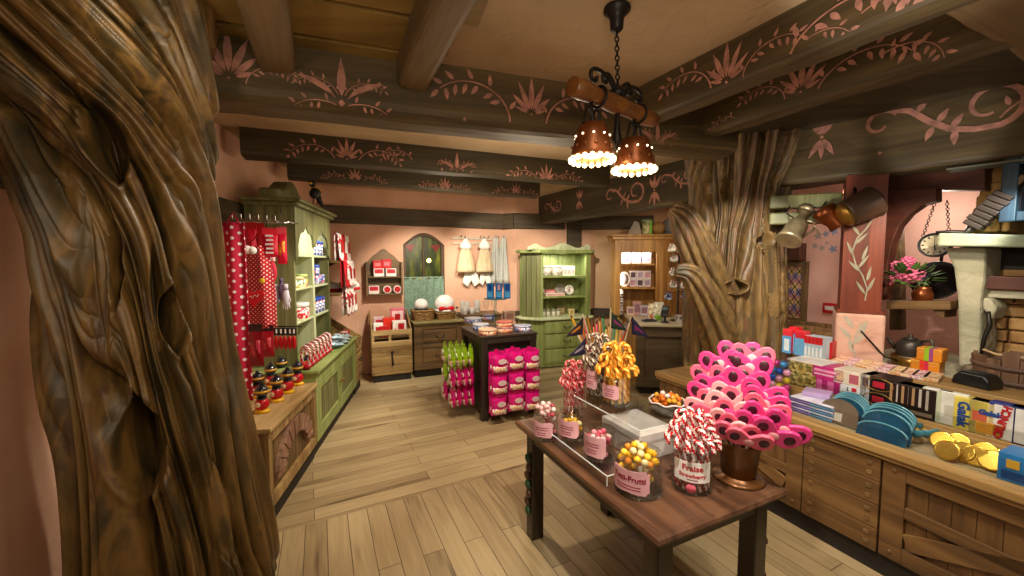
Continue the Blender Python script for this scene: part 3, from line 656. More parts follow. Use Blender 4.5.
# arched window with stained glass and curtain
b = B(); fwn = []
wo = struct(thing('window_1', None, None, fb.w(0, 0), fb.a))
WFR = wood('window_timber', ['#3a2a1a', '#523c26', '#6a5034'], 2, .6)
def arch_ring(b, x0, x1, zb, zs, zt, w, y0, y1, m=0):
    o_ = [(x0, zb)] + archpts(x0, x1, zs, zt, 12) + [(x1, zb)]; i_ = [(x0+w, zb)] + archpts(x0+w, x1-w, zs-.0, zt-w, 12) + [(x1-w, zb)]
    for k in range(len(o_)-1): b.prism([o_[k], o_[k+1], i_[k+1], i_[k]], y0, y1, m)
b = B(); arch_ring(b, wx0, wx1, wz0, wz1, wz2, .045, .05, .12); wm = (wx0+wx1)/2; b.box(wm-.018, wm+.018, .06, .1, wz0, wz2-.05); b.box(wx0, wx1, -.02, .13, wz0-.03, wz0+.01)
struct(b.build('window_frame', WFR, wo, .004))
m, tt, bs = newmat('stained_glass_green'); bs.inputs['Roughness'].default_value = .25
n = nd(tt, 'ShaderNodeTexNoise'); n.inputs['Scale'].default_value = 9; n.inputs['Detail'].default_value = 3; tt.links.new(coords(tt, (1, 1, .35)), n.inputs['Vector'])
cc = ramp(tt, n.outputs[0], [(.3, '#10180a'), (.5, '#2e380e'), (.66, '#585c14'), (.8, '#8a8420')]); tt.links.new(cc, bs.inputs['Base Color']); tt.links.new(cc, bs.inputs['Emission Color']); bs.inputs['Emission Strength'].default_value = .22
b = B(); b.prism([(wx0+.03, wz0)] + archpts(wx0+.03, wx1-.03, wz1, wz2-.03) + [(wx1-.03, wz0)], .1, .106); struct(b.build('window_pane', m, wo))
lampg = mat('#ffe070', .3, emit=6, name='lit_lantern'); REDG = mat('#7a1c14', .3)
b = B(); b.sph((wm+.09, .092, 1.74), (.035, .014, .035), 12); struct(b.build('window_lantern', lampg, wo))
b = B()
for c in (wx0+.12, wx1-.12): b.prism([(c-.09, wz1+.01), (c+.09, wz1+.01), (c, wz1-.12)], .094, .099)
struct(b.build('window_pennant', REDG, wo))
CUR = mat('#7f9a86', .9, var=.12, sc=30, name='curtain_sage')
zc = gl(425, 277, WB[0], WB[1]).z
t = thing('curtain', 'gathered sage green half curtain hanging in the arched window', 'curtain', fb.w(0, 0), fb.a)
b = B(); b.grid(lambda u, v: (wx0+.01+(wx1-wx0-.02)*u, .02+.012*math.sin(u*34+.8*math.sin(v*4)), wz0+.005+(zc-wz0)*v), 90, 12); b.build('cloth', CUR, t, solid=.004)
b = B(); b.tube([(wx0, .02, zc-.02), (wx1, .02, zc-.02)], .007, 8); b.build('curtain_rod', BRASS, t)
# arched wall shelf
sx0, sx1 = fx(fb, 367), fx(fb, 401); sz0, sz1, szt = fz(fb, 383, 295), fz(fb, 383, 262), fz(fb, 383, 250)
t = thing('wall_shelf', 'small arched brown wall shelf left of the window holding red boxes', 'shelf', fb.w(0, 0), fb.a)
b = B(); b.prism([(sx0, sz0), (sx0, sz1)] + [(sx0+(sx1-sx0)*u, sz1+(szt-sz1)*math.sin(PI*u)**1.6 + .02*math.sin(u*3*PI)**2) for u in [i/16 for i in range(1, 16)]] + [(sx1, sz1), (sx1, sz0)], -.02, -.001); b.build('back_board', BRN, t, .004)
b = B(); b.box(sx0-.015, sx0+.012, -.15, -.021, sz0, sz1); b.build('side_panel', BRNV, t, .004)
b = B(); b.box(sx1-.012, sx1+.015, -.15, -.021, sz0, sz1); b.build('side_panel', BRNV, t, .004)
szm = fz(fb, 383, 277)
SHZ = (sz0+.03, szm+.012)
for z in SHZ: b = B(); b.box(sx0+.013, sx1-.013, -.15, -.021, z-.02, z); b.build('shelf', BRN, t, .003)
# peg rail
rx0, rx1 = fx(fb, 452), fx(fb, 492); rz = fz(fb, 470, 238)
t = thing('peg_rail', 'white double peg rail on the back wall right of the window', 'rail', fb.w(0, 0), fb.a)
b = B(); b.box(rx0, rx1, -.022, -.001, rz-.03, rz+.02); b.build('board', mat('#c9b49c', .6), t, .004)
b = B(); b.box(rx0, rx1, -.022, -.001, rz-.11, rz-.065); b.build('board', mat('#c9b49c', .6), t, .004)
pegs = []
for px in (461, 480, 487.5, 497):
    x = fx(fb, px); pegs.append(x); b = B(); b.tube([(x, -.02, rz), (x, -.06, rz+.01), (x, -.075, rz+.04)], .006, 8); b.build('peg', IRON, t)
# ---- second green hutch, on the right of the back wall
g0, g1 = gz(541, 369, .0), gz(591, 364, .0); aH = math.atan2(g1.y-g0.y, g1.x-g0.x); FH = Fr(g0, aH); wH = (g1-g0).length
cH = wH/2 + .0
t = thing('open_hutch', 'pale green corner hutch with a carved crest and lit shelves', 'hutch', FH.w(0, 0), FH.a)
hz_c = .82
def octo(x0, x1, y0, y1, ch): return [(x0+ch, y0), (x1-ch*.25, y0), (x1, y0+ch*.25), (x1, y1), (x0, y1), (x0, y0+ch)]
xl = -.24; xr = wH+.02
b = B(); b.prism(octo(xl, xr, .0, .42, .25), .02, hz_c-.04, ax='z'); b.build('base', GRN, t, .006)
dz = [(.08, .30), (.33, .54), (.57, .76)]
for za, zb in dz: drawer(t, .06, wH-.08, za, zb, -.001, GRN)
b = B(); b.prism(octo(xl-.05, xr+.04, -.05, .42, .26), hz_c-.04, hz_c, ax='z'); b.build('counter_top', GRNP, t, .015)
u0 = fz(FH, 520, 250); topz = fz(FH, 555, 250)
yb = .42; yf = .06
ox0, ox1 = .02, wH-.08
b = B(); pts = [(xl+.02, .30), (ox0, yf), (ox0+.03, yf+.01), (xl+.05, .32)]
for k in range(4):
    q = lambda s: (xl+.02+(ox0-xl-.02)*s, .30+(yf-.30)*s); a_, c_ = q(k/4+.01), q((k+1)/4-.01); b.prism([a_, c_, (c_[0]+.02, c_[1]+.02), (a_[0]+.02, a_[1]+.02)], hz_c, topz-.05, ax='z')
b.build('side_panel', GRND, t, .004)
b = B(); b.box(ox0-.0, ox0+.04, yf, yf+.05, hz_c, topz-.05); b.build('stile', GRN, t, .005)
b = B(); b.box(ox1, ox1+.09, yf, yf+.05, hz_c, topz-.05); b.build('stile', GRN, t, .005)
b = B(); b.box(ox1+.05, ox1+.09, yf+.051, yb, hz_c, topz-.05); b.build('side_panel', GRN, t, .004)
b = B(); beads(b, xl+.03, ox1+.05, hz_c, topz-.05, yb-.02, yb, .08); b.build('back_panel', GRN, t, .002)
sh2 = [fz(FH, 555, 276, yf), fz(FH, 555, 296.5, yf)]
for z in sh2: b = B(); b.box(ox0+.041, ox1-.001, yf+.01, yb-.021, z-.03, z); b.build('shelf', GRN, t, .004)
b = B(); b.prism(octo(xl-.04, ox1+.15, yf-.07, yb, .24), topz-.05, topz+.005, ax='z'); b.build('cornice', GRN, t, .012)
b = B(); w_ = ox1-xl; pts = [(xl+.02, topz+.006)]
for i in range(29):
    u = i/28; pts.append((xl+.02+(w_+.04)*u, topz+.03 + .085*math.exp(-((u-.55)/.16)**2) + .07*math.exp(-((u-.12)/.09)**2) + .07*math.exp(-((u-.95)/.08)**2)))
pts.append((xl+.06+w_, topz+.006)); b.prism(pts, yf-.02, yf+.02)
for c, k in ((.55, .08), (.12, .055), (.95, .055)):
    for a in range(20, 161, 20): x = xl+.02+(w_+.04)*c; b.tube([(x, yf-.024, topz+.012), (x+k*math.cos(R(a)), yf-.026, topz+.012+k*math.sin(R(a)))], [.004, .009], 6)
b.build('carved_crest', GRNP, t, .004)
lp = FH.w((ox0+ox1)/2, yf+.12, topz-.07); strip(lp, lp-Vector((0, 0, 1)), 5, .7, .08, COOL).rotation_euler[2] = 0
# ---- dark display plinth in the middle of the floor
FP = Fr(gz(482, 422, 0), math.atan2(.28, .62)); pw, pd, ph = .655, .72, .925
DKB = wood('plinth_dark_wood', ['#1f1814', '#2e241d', '#3d3128'], 2, .45, 12, .07, .15); DKT = wood('plinth_top', ['#2a211b', '#3b2f27', '#4b3d33'], 0, .4, 12, .07, .1)
t = thing('display_plinth', 'square dark brown display stand in the middle of the shop floor', 'display stand', FP.w(0, 0), FP.a)
for x in (0, pw-.075):
    for y in (0, pd-.075): b = B(); b.box(x, x+.075, y, y+.075, 0, ph-.09); b.build('post', DKB, t, .006)
b = B(); b.box(.0755, pw-.0755, .04, pd-.04, .06, ph-.1); b.box(.04, pw-.04, .0755, pd-.0755, .06, ph-.1); b.build('core', DKB, t)
b = B(); b.box(-.003, pw+.003, -.003, pd+.003, ph-.09, ph-.025); b.build('apron', DKB, t, .005)
b = B(); b.box(-.012, pw+.012, -.012, pd+.012, ph-.025, ph); b.build('top', DKT, t, .006)
# ---------------------------------------------------------------- builders for the goods
RED = '#b8141c'; PINK = '#d81878'
def box_item(name, label, cat, loc, rz, w, d, h, col, patch=None, group=None, rough=.35, lid=None, txt=None, spec=None):
    t = thing(name, label, cat, loc, rz, group)
    hl = h*.28 if lid else 0
    b = B(); b.box(-w/2, w/2, -d/2, d/2, 0, h-hl); b.build('carton', spec or mat(col, rough), t, min(.004, w*.05))
    if lid: b = B(); b.box(-w/2-.001, w/2+.001, -d/2-.001, d/2+.001, h-hl, h); b.build('lid', mat(lid, rough), t, min(.004, w*.05))
    if patch:
        b = B(); mats = []
        for (x0, x1, z0, z1, c) in patch:
            mm = mat(c, rough)
            if mm not in mats: mats.append(mm)
            e = .0008 + .0002*len(mats); b.box(-w/2+x0*w, -w/2+x1*w, -d/2-e-.0004, -d/2-.0003, z0*h, z1*h, mats.index(mm))
            b.box(-w/2-e-.0004, -w/2-.0003, -d/2+x0*d, -d/2+x1*d, z0*h, z1*h, mats.index(mm))
        b.build('printed_panel', mats, t)
    if txt: text(txt[0], txt[1], mat(txt[2], .5), t, (0, -d/2-.0035, h*(txt[3] if len(txt) > 3 else .5)), depth=.0005, sx=txt[4] if len(txt) > 4 else 1, bold=txt[1]*.03)
    return t
def tin(label, loc, r, h, col, lidc, band_=None, group=None, name='round_tin', cat='tin'):
    t = thing(name, label, cat, loc, random.random()*6, group)
    b = B(); b.lathe([(r*.97, 0), (r, .004), (r, h*.72)], 28); b.build('tin_body', band_ or mat(col, .35), t)
    b = B(); b.lathe([(r*1.03, h*.72), (r*1.03, h*.97), (r*.98, h), (r*.5, h*1.005)], 28); b.build('lid', mat(lidc, .3), t)
    return t
def pillow(w, h, tk, nu=8, nv=10, wav=.004):
    b = B()
    for s in (-1, 1):
        b.grid(lambda u, v: ((u-.5)*w*(1-.06*math.sin(PI*v)), s*(tk/2*(math.sin(PI*u)*math.sin(PI*min(1, v*1.12)))**.55 + wav*math.sin(u*9+v*7)*math.sin(PI*u)*math.sin(PI*v)), (v-1)*h), nu, nv)
    return b
def hang_bag(label, loc, rz, w, h, tk, m, header=None, patchc=None, name='hanging_bag', cat='bag', group=None, patchz=(.35, .75)):
    t = thing(name, label, cat, loc, rz, group)
    pillow(w, h, tk).build('pouch', m, t)
    if header: b = B(); b.box(-w*.46, w*.46, -.003, .003, -h*.14, .015); b.build('header_card', mat(header, .5), t)
    if patchc:
        b = B(); b.grid(lambda u, v: ((u-.5)*w*.62, -(tk/2*1.02+.002)+.35*tk*((u-.5)**2*2+(v-.5)**2*2), -h*(patchz[1]+(patchz[0]-patchz[1])*v)), 4, 4); b.build('label_patch', mat(patchc, .4) if isinstance(patchc, str) else patchc, t, solid=.001)
    return t
# ---------------------------------------------------------------- red goods on the side of the tall hutch
AR = R(10.4)
POLK = dots('polka_red', '#c4121f', '#f4e4e0', .022, .22); POLKB = dots('dotted_crimson', '#c0123a', '#f6e8ea', .055, .2)
REDF = mat('#c40f1e', .55, name='red_felt'); REDP = mat('#d8183a', .3, name='red_foil')
t = thing('hook_rail', 'chrome hook rail on the side of the tall hutch above the red aprons', 'rail', (0, 0, 0))
CHR = mat('#c8c4be', .25, .9, name='chrome')
ra, rb_ = gy(240, 221, 3.16), gy(288, 223, 3.3)
b = B(); b.tube([ra, rb_], .008, 8); b.build('bar', CHR, t)
for i in range(6):
    p = ra.lerp(rb_, (i+.5)/6); b = B(); b.tube([p, p+Vector((.03, -.17, 0)), p+Vector((.035, -.2, .03))], .004, 6); b.box(p.x+.02, p.x+.05, p.y-.206, p.y-.2, p.z-.0, p.z+.035); b.build('prong', CHR, t)
for px, Y in ((242, 3.18), (286, 3.295)): b = B(); p = gy(px, 221.5, Y); b.tube([p, p+Vector((-.02, .22, 0))], .007, 6); b.build('bracket', CHR, t)
def cloth_at(px0, px1, py0, py1, Y): p, q = gy((px0+px1)/2, py0, Y), gy((px0+px1)/2, py1, Y); return p, (px1-px0)/FPX*Y*1.02, p.z-q.z
# long dotted fabric beside the tree
p, w, h = cloth_at(223, 242, 222, 404, 2.88)
t = thing('apron', 'long crimson apron with big white dots hanging right beside the huge tree', 'apron', p, AR)
b = B(); b.grid(lambda u, v: ((u-.5)*w*(1+.15*(1-v)), .025*math.sin(u*8+1)*(1-.4*v), (v-1)*h), 20, 20); b.build('cloth', POLKB, t, solid=.006)
b = B(); b.tube([(-w*.3, 0, -.01), (0, .02, .07), (w*.3, 0, -.01)], .006, 6); b.build('neck_strap', REDF, t)
# polka apron
p, w, h = cloth_at(239, 271, 246, 328, 3.0)
t = thing('apron', 'red polka dot apron with a big red heart pocket', 'apron', p, AR)
b = B(); b.grid(lambda u, v: ((u-.5)*w*(.66+.36*min(1, (1-v)*1.8)), .015*math.sin(u*7)+.01*math.sin(u*15), (v-1)*h), 24, 20); b.build('cloth', POLK, t, solid=.006)
b = B()
hp = [(.075*16*math.sin(a)**3/16, .075*(13*math.cos(a)-5*math.cos(2*a)-2*math.cos(3*a)-math.cos(4*a))/16) for a in [2*PI*i/26 for i in range(26)]]
b.prism([(x-.01, z-h*.62) for x, z in hp], -.034, -.024); pk = b.build('heart_pocket', mat('#d0101c', .6), t, .003)
b = B(); b.tube([(-.04+.011*i, -.036, -h*.62+.012*math.sin(i*2.2)+.003*i) for i in range(7)], .002, 5); b.build('stitching', mat('#f0d8d0', .6), t)
b = B(); b.sph((-.05, -.02, -.03), (.04, .02, .035), 10); b.sph((-.01, -.02, -.035), (.032, .02, .03), 10); b.build('frill', mat('#f2e6e0', .8), t)
b = B(); b.tube([(-w*.25, 0, -.01), (0, .03, .08), (w*.25, 0, -.01)], .006, 6); b.build('neck_strap', REDF, t)
b = B(); b.sph((.05, -.03, -h*.42), (.022, .012, .022), 10); b.build('yellow_button', mat('#e8c020', .5), t)
WHT = '#f2ece4'
for lab, q, m, hd, pc in (
    ('red packet with white flecks hanging at the tree end of the hook rail', (235, 247, 226, 270, 3.15), REDP, '#d8303c', '#f0d0d0'),
    ('narrow red packet hanging second from the tree on the hook rail', (246, 256, 224, 258, 3.12), REDP, RED, None),
    ('dark red packet hanging behind the top of the polka dot apron', (253, 264, 225, 255, 3.14), mat('#a80e18', .35), RED, None),
    ('flat red glove packet with white print hanging above the oven mitt', (262, 277, 230, 257, 3.02), REDP, '#e02838', None),
    ('slim red packet hanging at the outer end of the hook rail', (277, 286, 229, 264, 3.2), REDP, '#e85060', '#e8a020'),
    ('clear packet of red sweets hanging below the polka dot apron near the tree', (249, 262, 326, 366, 2.86), mat('#8e1220', .15), '#3a1618', '#c83848'),
    ('clear packet of red ribbons hanging below the hem of the polka dot apron', (260, 273, 327, 357, 3.0), mat('#a41a28', .15), '#3a1618', '#d84850')):
    p, w, h = cloth_at(*q); t = hang_bag(lab, p, AR, w, h, .03, m, hd, pc, name='hanging_packet', cat='packet', group='red packets by the tall hutch')
    if 'white print' in lab:
        b = B()
        for k in range(5): b.box(-.025+.006*(k % 2), .03, -.0215, -.019, -h*.88+.032*k, -h*.88+.032*k+.014)
        b.build('white_print', mat(WHT, .5), t)
p, w, h = cloth_at(262, 277, 257, 284, 3.1)
t = thing('oven_mitt', 'pinkish red oven mitt hanging beside the polka dot apron', 'oven mitt', p, AR)
b = B(); b.sph((0, 0, -h*.55), (w*.42, .02, h*.45), 14); b.sph((-w*.38, 0, -h*.5), (w*.18, .016, h*.2), 10, M=Matrix.Rotation(R(30), 3, 'Y')); b.build('mitt', mat('#cc2440', .7), t)
b = B(); b.box(-w*.3, w*.3, -.02, .02, -h*.16, .0); b.build('cuff', mat('#e8b0b0', .7), t, .004)
for i, (px0, px1, y0, y1, c) in enumerate(((270, 279, 284, 306, '#b9b4c6'), (278, 284, 278, 302, '#6a5a78'), (282, 289, 284, 312, '#dcd6e0'))):
    p, w, h = cloth_at(px0, px1, y0, y1, 3.2); cn = ('grey', 'purple', 'white')[i]
    t = thing('glove', cn + ' knitted glove hanging beneath the oven mitt', 'glove', p, AR, 'gloves by the hutch')
    b = B(); b.sph((0, 0, -h*.45), (w*.45, .02, h*.35), 12)
    for k in range(4): b.tube([((k-1.5)*w*.22, 0, -h*.65), ((k-1.5)*w*.27, 0, -h*(.95-.05*abs(k-1.5)))], [w*.13, w*.09], 8)
    b.tube([(w*.35, 0, -h*.4), (w*.55, 0, -h*.65)], [w*.13, w*.1], 8); b.build('knit', mat(c, .9), t)
    b = B(); b.lathe([(w*.3, -h*.22), (w*.33, 0)], 12); b.build('cuff', mat(shade(c, .85), .9), t)
FIGS = [gy(px, 328, 3.28) for px in (272, 276.5, 281, 285.5, 290, 294)]
t0 = None
for i, p in enumerate(FIGS):
    lab = ORD[i] + ' small red charm on a black card, counted from the tree side'
    if t0 is None:
        t0 = t = thing('charm_packet', lab, 'packet', p, AR, 'red charms on black cards')
        b = B(); b.box(-.02, .02, -.003, .003, -.06, .0); b.build('card', mat('#181414', .5), t)
        b = B(); b.sph((0, -.012, -.12), (.019, .012, .06), 10); b.build('charm', mat('#c01018', .3), t)
        b = B(); b.box(-.006, .006, -.006, -.003, -.045, -.01); b.build('price_tag', mat('#e8e4dc', .5), t)
    else: dup(t0, lab, p, AR)
b = B(); b.tube([FIGS[0]+Vector((-.05, .03, .008)), FIGS[-1]+Vector((.05, .03, .008))], .006, 8)
tag(b.build('hook_rail', IRON), 'low black hook bar carrying the small red charms', 'rail')
# ---- candy dispensers on the oak counter
t0 = None; k = 0
rows = [[(262.5, 417), (277, 406), (288, 397.5), (298, 389.5), (307.5, 382)], [(258, 402), (271, 392), (282, 384)]]
for ri, row in enumerate(rows):
    for i, (px, py) in enumerate(row):
        p = gz(px, py-5, .67); lab = '%s round-lidded candy bottle from the tree in the %s row on the oak counter' % (ORD[i], ('front', 'back')[ri])
        if t0 is None:
            t0 = t = thing('candy_bottle', lab, 'bottle', p, R(-10), 'candy bottles on the oak counter')
            b = B(); b.lathe([(.05, 0), (.055, .006), (.05, .02), (.025, .026)], 18, sq=(1, .8)); b.build('foot', mat('#e0a818', .3), t)
            b = B(); b.lathe([(.03, .022), (.042, .04), (.045, .06), (.036, .085), (.03, .095)], 18); b.build('bottle_body', mat('#b8121a', .25), t)
            b = B(); b.lathe([(.03, .093), (.034, .1), (.03, .107)], 16); b.build('collar', mat('#151520', .3), t)
            b = B(); b.sph((0, 0, .148), .044, 16); b.lathe([(.012, .188), (.014, .2), (.004, .206)], 10); b.build('lid', mat('#14151f', .2, coat=.5), t)
            b = B(); b.sph((0, -.038, .06), (.022, .01, .018), 12); b.build('label_patch', mat('#e8c9a8', .4), t)
            b = B(); b.lathe([(.0445, .14), (.0455, .148), (.0445, .156)], 18); b.build('lid_band', mat('#d8a030', .35), t)
        else: dup(t0, lab, p, R(-10+random.uniform(-8, 8)))
# ---- hoops of striped candy on red bases
CR, CW = mat('#c01a28', .25, name='candy_red', var=.05), mat('#f3e6e0', .25, name='candy_white', var=.03)
t0 = None
for i in range(7):
    p = FL.w(1.02+.085*i*1.3, .09, gz1+.001); lab = ORD[i] + ' red and white striped candy hoop from the oak counter'
    if t0 is None:
        t0 = t = thing('candy_hoop', lab, 'candy', p, FL.a+R(60), 'striped candy hoops on the green cabinet')
        b = B(); pts = [(-.045, 0, .03), (-.047, 0, .12)] + [(-.047*math.cos(PI*i_/10), 0, .15+.05*math.sin(PI*i_/10)) for i_ in range(11)] + [(.047, 0, .12), (.045, 0, .03)]
        P = []
        for a, c in zip(pts, pts[1:]): P += [Vector(a).lerp(Vector(c), f) for f in (0, .33, .66)]
        b.tube(P+[pts[-1]], .012, 8, stripe=lambda i_, j: 1 if (j+i_) % 4 < 2 else 0); b.build('hoop', [CR, CW], t)
        b = B(); b.sph((0, 0, .028), (.062, .045, .028), 14); b.build('base', mat('#b01020', .2), t)
    else: dup(t0, lab, p)
# ---- clear bags on the green cabinet
CEL = mat('#9fb4c4', .12, var=.35, sc=40, name='cellophane_blue')
for i, (x, y, z, a) in enumerate(((1.9, .06, .79, 0), (2.06, .06, .79, -8), (2.22, .06, .79, 6), (1.98, .06, .85, 10), (2.4, .08, .79, 5))):
    lab = ('crumpled clear blue sweet bag on the green cabinet, nearest the candy hoops', 'clear blue sweet bag lying against the hutch on the green cabinet', 'clear blue sweet bag lying on the edge of the green cabinet', 'clear blue sweet bag lying on top of the others', 'clear blue sweet bag furthest along the green cabinet')[i]
    t = thing('sweet_bag', lab, 'bag', FL.w(x, y, z), R(a), 'clear bags on the green cabinet')
    o = pillow(.15, .2, .06, wav=.012).build('pouch', CEL, t); o.rotation_euler = (R(80), 0, 0); o.location = (0, -.1, .035)
    b = B(); b.box(-.03, .03, -.03, .02, .06, .063); b.build('label_patch', mat(('#d8d8e0', '#c03040', '#6fae9a')[i % 3], .4), t)
# ---- goods inside the tall hutch
def hl(x, y, z): return FL.w(x, y, z+.0005)
def mug_thing(label, loc, r, h, m, rz=0, group=None, lidm=None, name='mug'):
    t = thing(name, label, name.replace('_', ' '), loc, rz, group)
    b = B(); b.lathe([(r*.85, 0), (r, .006), (r, h), (r*.92, h), (r*.9, .01)], 20); b.build('bowl', m, t)
    if lidm: b = B(); b.lathe([(r*1.06, h), (r*1.06, h+.022), (r*.9, h+.028), (.012, h+.03), (.012, h+.04)], 20); b.build('lid', lidm, t)
    else: b = B(); b.tube([(r*.95, 0, h*.2), (r*1.5, 0, h*.3), (r*1.55, 0, h*.65), (r*.95, 0, h*.82)], h*.07, 8); b.build('handle', m, t)
    return t
BLUEL = mat('#2848a8', .3); GLS = clearmat('jar_glass', a=.2)
PRNT = specks('printed_tin_yellow', ['#e8dcb0', '#d8b040', '#6a8a58', '#c84848', '#f0ead8'], 45)
PRNTB = specks('printed_jar_blue', ['#e4e4ee', '#3858a8', '#9aa4c8', '#c04050', '#5a5a88'], 50)
PRNTR = specks('printed_red_white', ['#c01828', '#f0e0d8', '#c01828', '#e8d0c8'], 55)
hy = hy0+.075
tin('yellow flowered tin on the middle shelf of the tall hutch, front one', hl(1.40, hy, HS[1]), .06, .1, '#e0d090', '#d8c890', PRNT, 'printed tins in the tall hutch')
tin('yellow flowered tin on the middle shelf of the tall hutch, by the divider', hl(1.57, hy+.01, HS[1]), .06, .12, '#e0d090', '#b8c878', PRNT, 'printed tins in the tall hutch')
tin('red and white printed tin drum on the lowest shelf of the tall hutch', hl(1.54, hy+.03, HS[0]), .095, .15, RED, '#e8d8d0', PRNTR)
box_item('gift_card', 'small red heart card on the top shelf of the tall hutch', 'card', hl(1.35, hy-.02, HS[2]), FL.a, .05, .02, .1, '#e8e0c8', [(.2, .8, .2, .7, '#c81820')])
for i, x in enumerate((1.93, 2.04, 2.15)): mug_thing(ORD[i] + ' blue-lidded jar from the divider on the top shelf of the tall hutch', hl(x, hy, HS[2]), .045, .13, PRNTB, 0, 'blue-lidded jars', BLUEL, 'lidded_jar')
mug_thing('blue and white mug at the bottom of the stack in the tall hutch', hl(1.98, hy, HS[1]), .055, .09, PRNTB, R(200), 'stacked mugs')
mug_thing('blue-lidded jar on top of the mug in the tall hutch', hl(1.98, hy, HS[1]+.0905), .05, .09, PRNTB, 0, 'stacked mugs', BLUEL, 'lidded_jar')
mug_thing('single printed mug beside the stacked mugs in the tall hutch', hl(2.15, hy, HS[1]), .055, .1, PRNTB, R(160), 'stacked mugs')
for i, x in enumerate((1.91, 2.03, 2.15)): mug_thing(ORD[i] + ' blue-lidded jar from the divider on the lowest shelf of the tall hutch', hl(x, hy, HS[0]), .048, .13, PRNTB, 0, 'blue-lidded jars', BLUEL, 'lidded_jar')
# ---- towels and shelves beyond the hutch
TW = specks('towel_print', ['#f0e8e2', '#f0e8e2', '#f0e8e2', '#c01828'], 26, .9)
REDT = mat('#c41420', .9, name='red_terry'); WHT_T = mat('#efe7e2', .9, name='white_terry')
for i, (zz, y0) in enumerate(((fz(FL, 345, 261, .2), 258), (fz(FL, 348, 289, .2), 287))):
    t = thing('wall_shelf', ('upper', 'lower')[i] + ' plank shelf in the corner behind the tall hutch with towels', 'shelf', FL.w(0, 0), FL.a)
    b = B(); b.box(2.33, 3.12, .12, .66, zz-.03, zz); b.build('board', BRN, t, .005)
    for x in (2.45, 3.0): b = B(); b.prism([(.62, zz-.03), (.62, zz-.2), (.3, zz-.03)], x, x+.03, ax='x'); b.build('bracket', BRN, t)
rowsT = [(fz(FL, 345, 261, .15)+.0, 'on the upper corner shelf'), (fz(FL, 345, 287, .12)+.002, 'over the lower corner shelf'), (fz(FL, 345, 316, .1), 'below the lower corner shelf')]
for r_, (zb, where) in enumerate(rowsT):
    for i in range(3):
        x = 2.5 + i*.19 + .05*r_; hh = (.33, .33, .35)[r_]
        t = thing('towel', '%s printed towel from the hutch %s' % (ORD[i], where), 'towel', FL.w(x, .11 if r_ else .16, zb+.0005), FL.a, 'printed towels in the corner')
        m1 = (TW, REDT, TW)[(i+r_) % 3] if i < 2 else WHT_T
        b = B(); b.grid(lambda u, v: ((u-.5)*.15*(1+.12*(1-v)), -.02-.012*math.sin(u*9)-.03*(1-v), v*hh), 10, 8); b.grid(lambda u, v: ((u-.5)*.15, .012, v*hh), 4, 4); b.grid(lambda u, v: ((u-.5)*.15, .012-(.032)*v, hh), 4, 2); b.build('cloth', m1, t, solid=.008)
        b = B(); b.box(-.03, .03, -.062, -.056, hh*.3, hh*.72); b.build('motif_patch', mat(RED if m1 is not REDT else WHT, .8), t)
        b = B(); b.tube([(0, .012, hh), (0, .0, hh+.03)], .004, 6); b.build('loop', REDT, t)
for i in range(3):
    p = FL.w(2.8+.13*i, .3-.1*i, fz(FL, 348, 289, .2)+.001); lab = ('white folded bonnet with red trim nearest the hutch on the lower corner shelf', 'middle white folded bonnet on the lower corner shelf', 'white folded bonnet with red trim at the far end of the lower corner shelf')[i]
    t = thing('bonnet', lab, 'bonnet', p, i, 'bonnets on the corner shelf')
    b = B(); b.lathe([(.085, 0.03), (.08, .07), (.05, .11), (.0, .125)], 16); b.build('crown', WHT_T, t)
    b = B(); b.lathe([(.09, 0), (.095, .015), (.088, .034), (.07, .034)], 16); b.build('brim', REDT, t)
# ---- goods in the crates and on the arched wall shelf
def kbox(label, px, py, back, w, d, h, z, col, patch, **kw):
    x = fx(FK, px, py, back); return box_item('gift_box', label, 'box', FK.w(x, back+d/2, z+.0006), FK.a, w, d, h, col, patch, group='red gift boxes in the crates', **kw)
HP = lambda c: [(.2, .8, .2, .75, c)]
kbox('white gift box with a red square at the left of the wide crate', 378.5, 330, .06, .13, .1, .2, .64, WHT, HP(RED))
kbox('bright red gift box in front in the wide crate', 384, 330, .04, .12, .1, .16, .64, '#c81a24', [(.1, .9, .1, .3, WHT)])
kbox('orange red gift box standing tallest in the middle of the wide crate', 389, 325, .16, .16, .11, .26, .64, '#d83020', [(.1, .9, .05, .3, WHT)])
kbox('white gift box with red print at the right of the wide crate', 399.5, 325, .06, .19, .1, .22, .64, '#efe4de', [(.4, .85, .3, .85, RED), (.08, .3, .15, .5, '#d86070')])
kbox('pale pink gift box at the back left of the wide crate', 379, 320, .3, .15, .12, .16, .74, '#e8c4c4', HP('#c83040'))
kbox('tall pink patterned gift box at the back right of the wide crate', 397.5, 312, .3, .2, .1, .28, .74, '#d87080', [(.1, .9, .15, .85, '#f0d0d0'), (.3, .7, .3, .7, RED)])
for i in range(3):
    box_item('gift_box', ('small white box nearest the green cabinet in the corner bin', 'small white box in the middle of the corner bin', 'small white box with red lid at the far side of the corner bin')[i], 'box', FL.w(2.72+.1*i, .2, .6405), FL.a, .08, .12, .16, '#eee2da', HP('#c84048'), lid=(None, None, RED)[i])
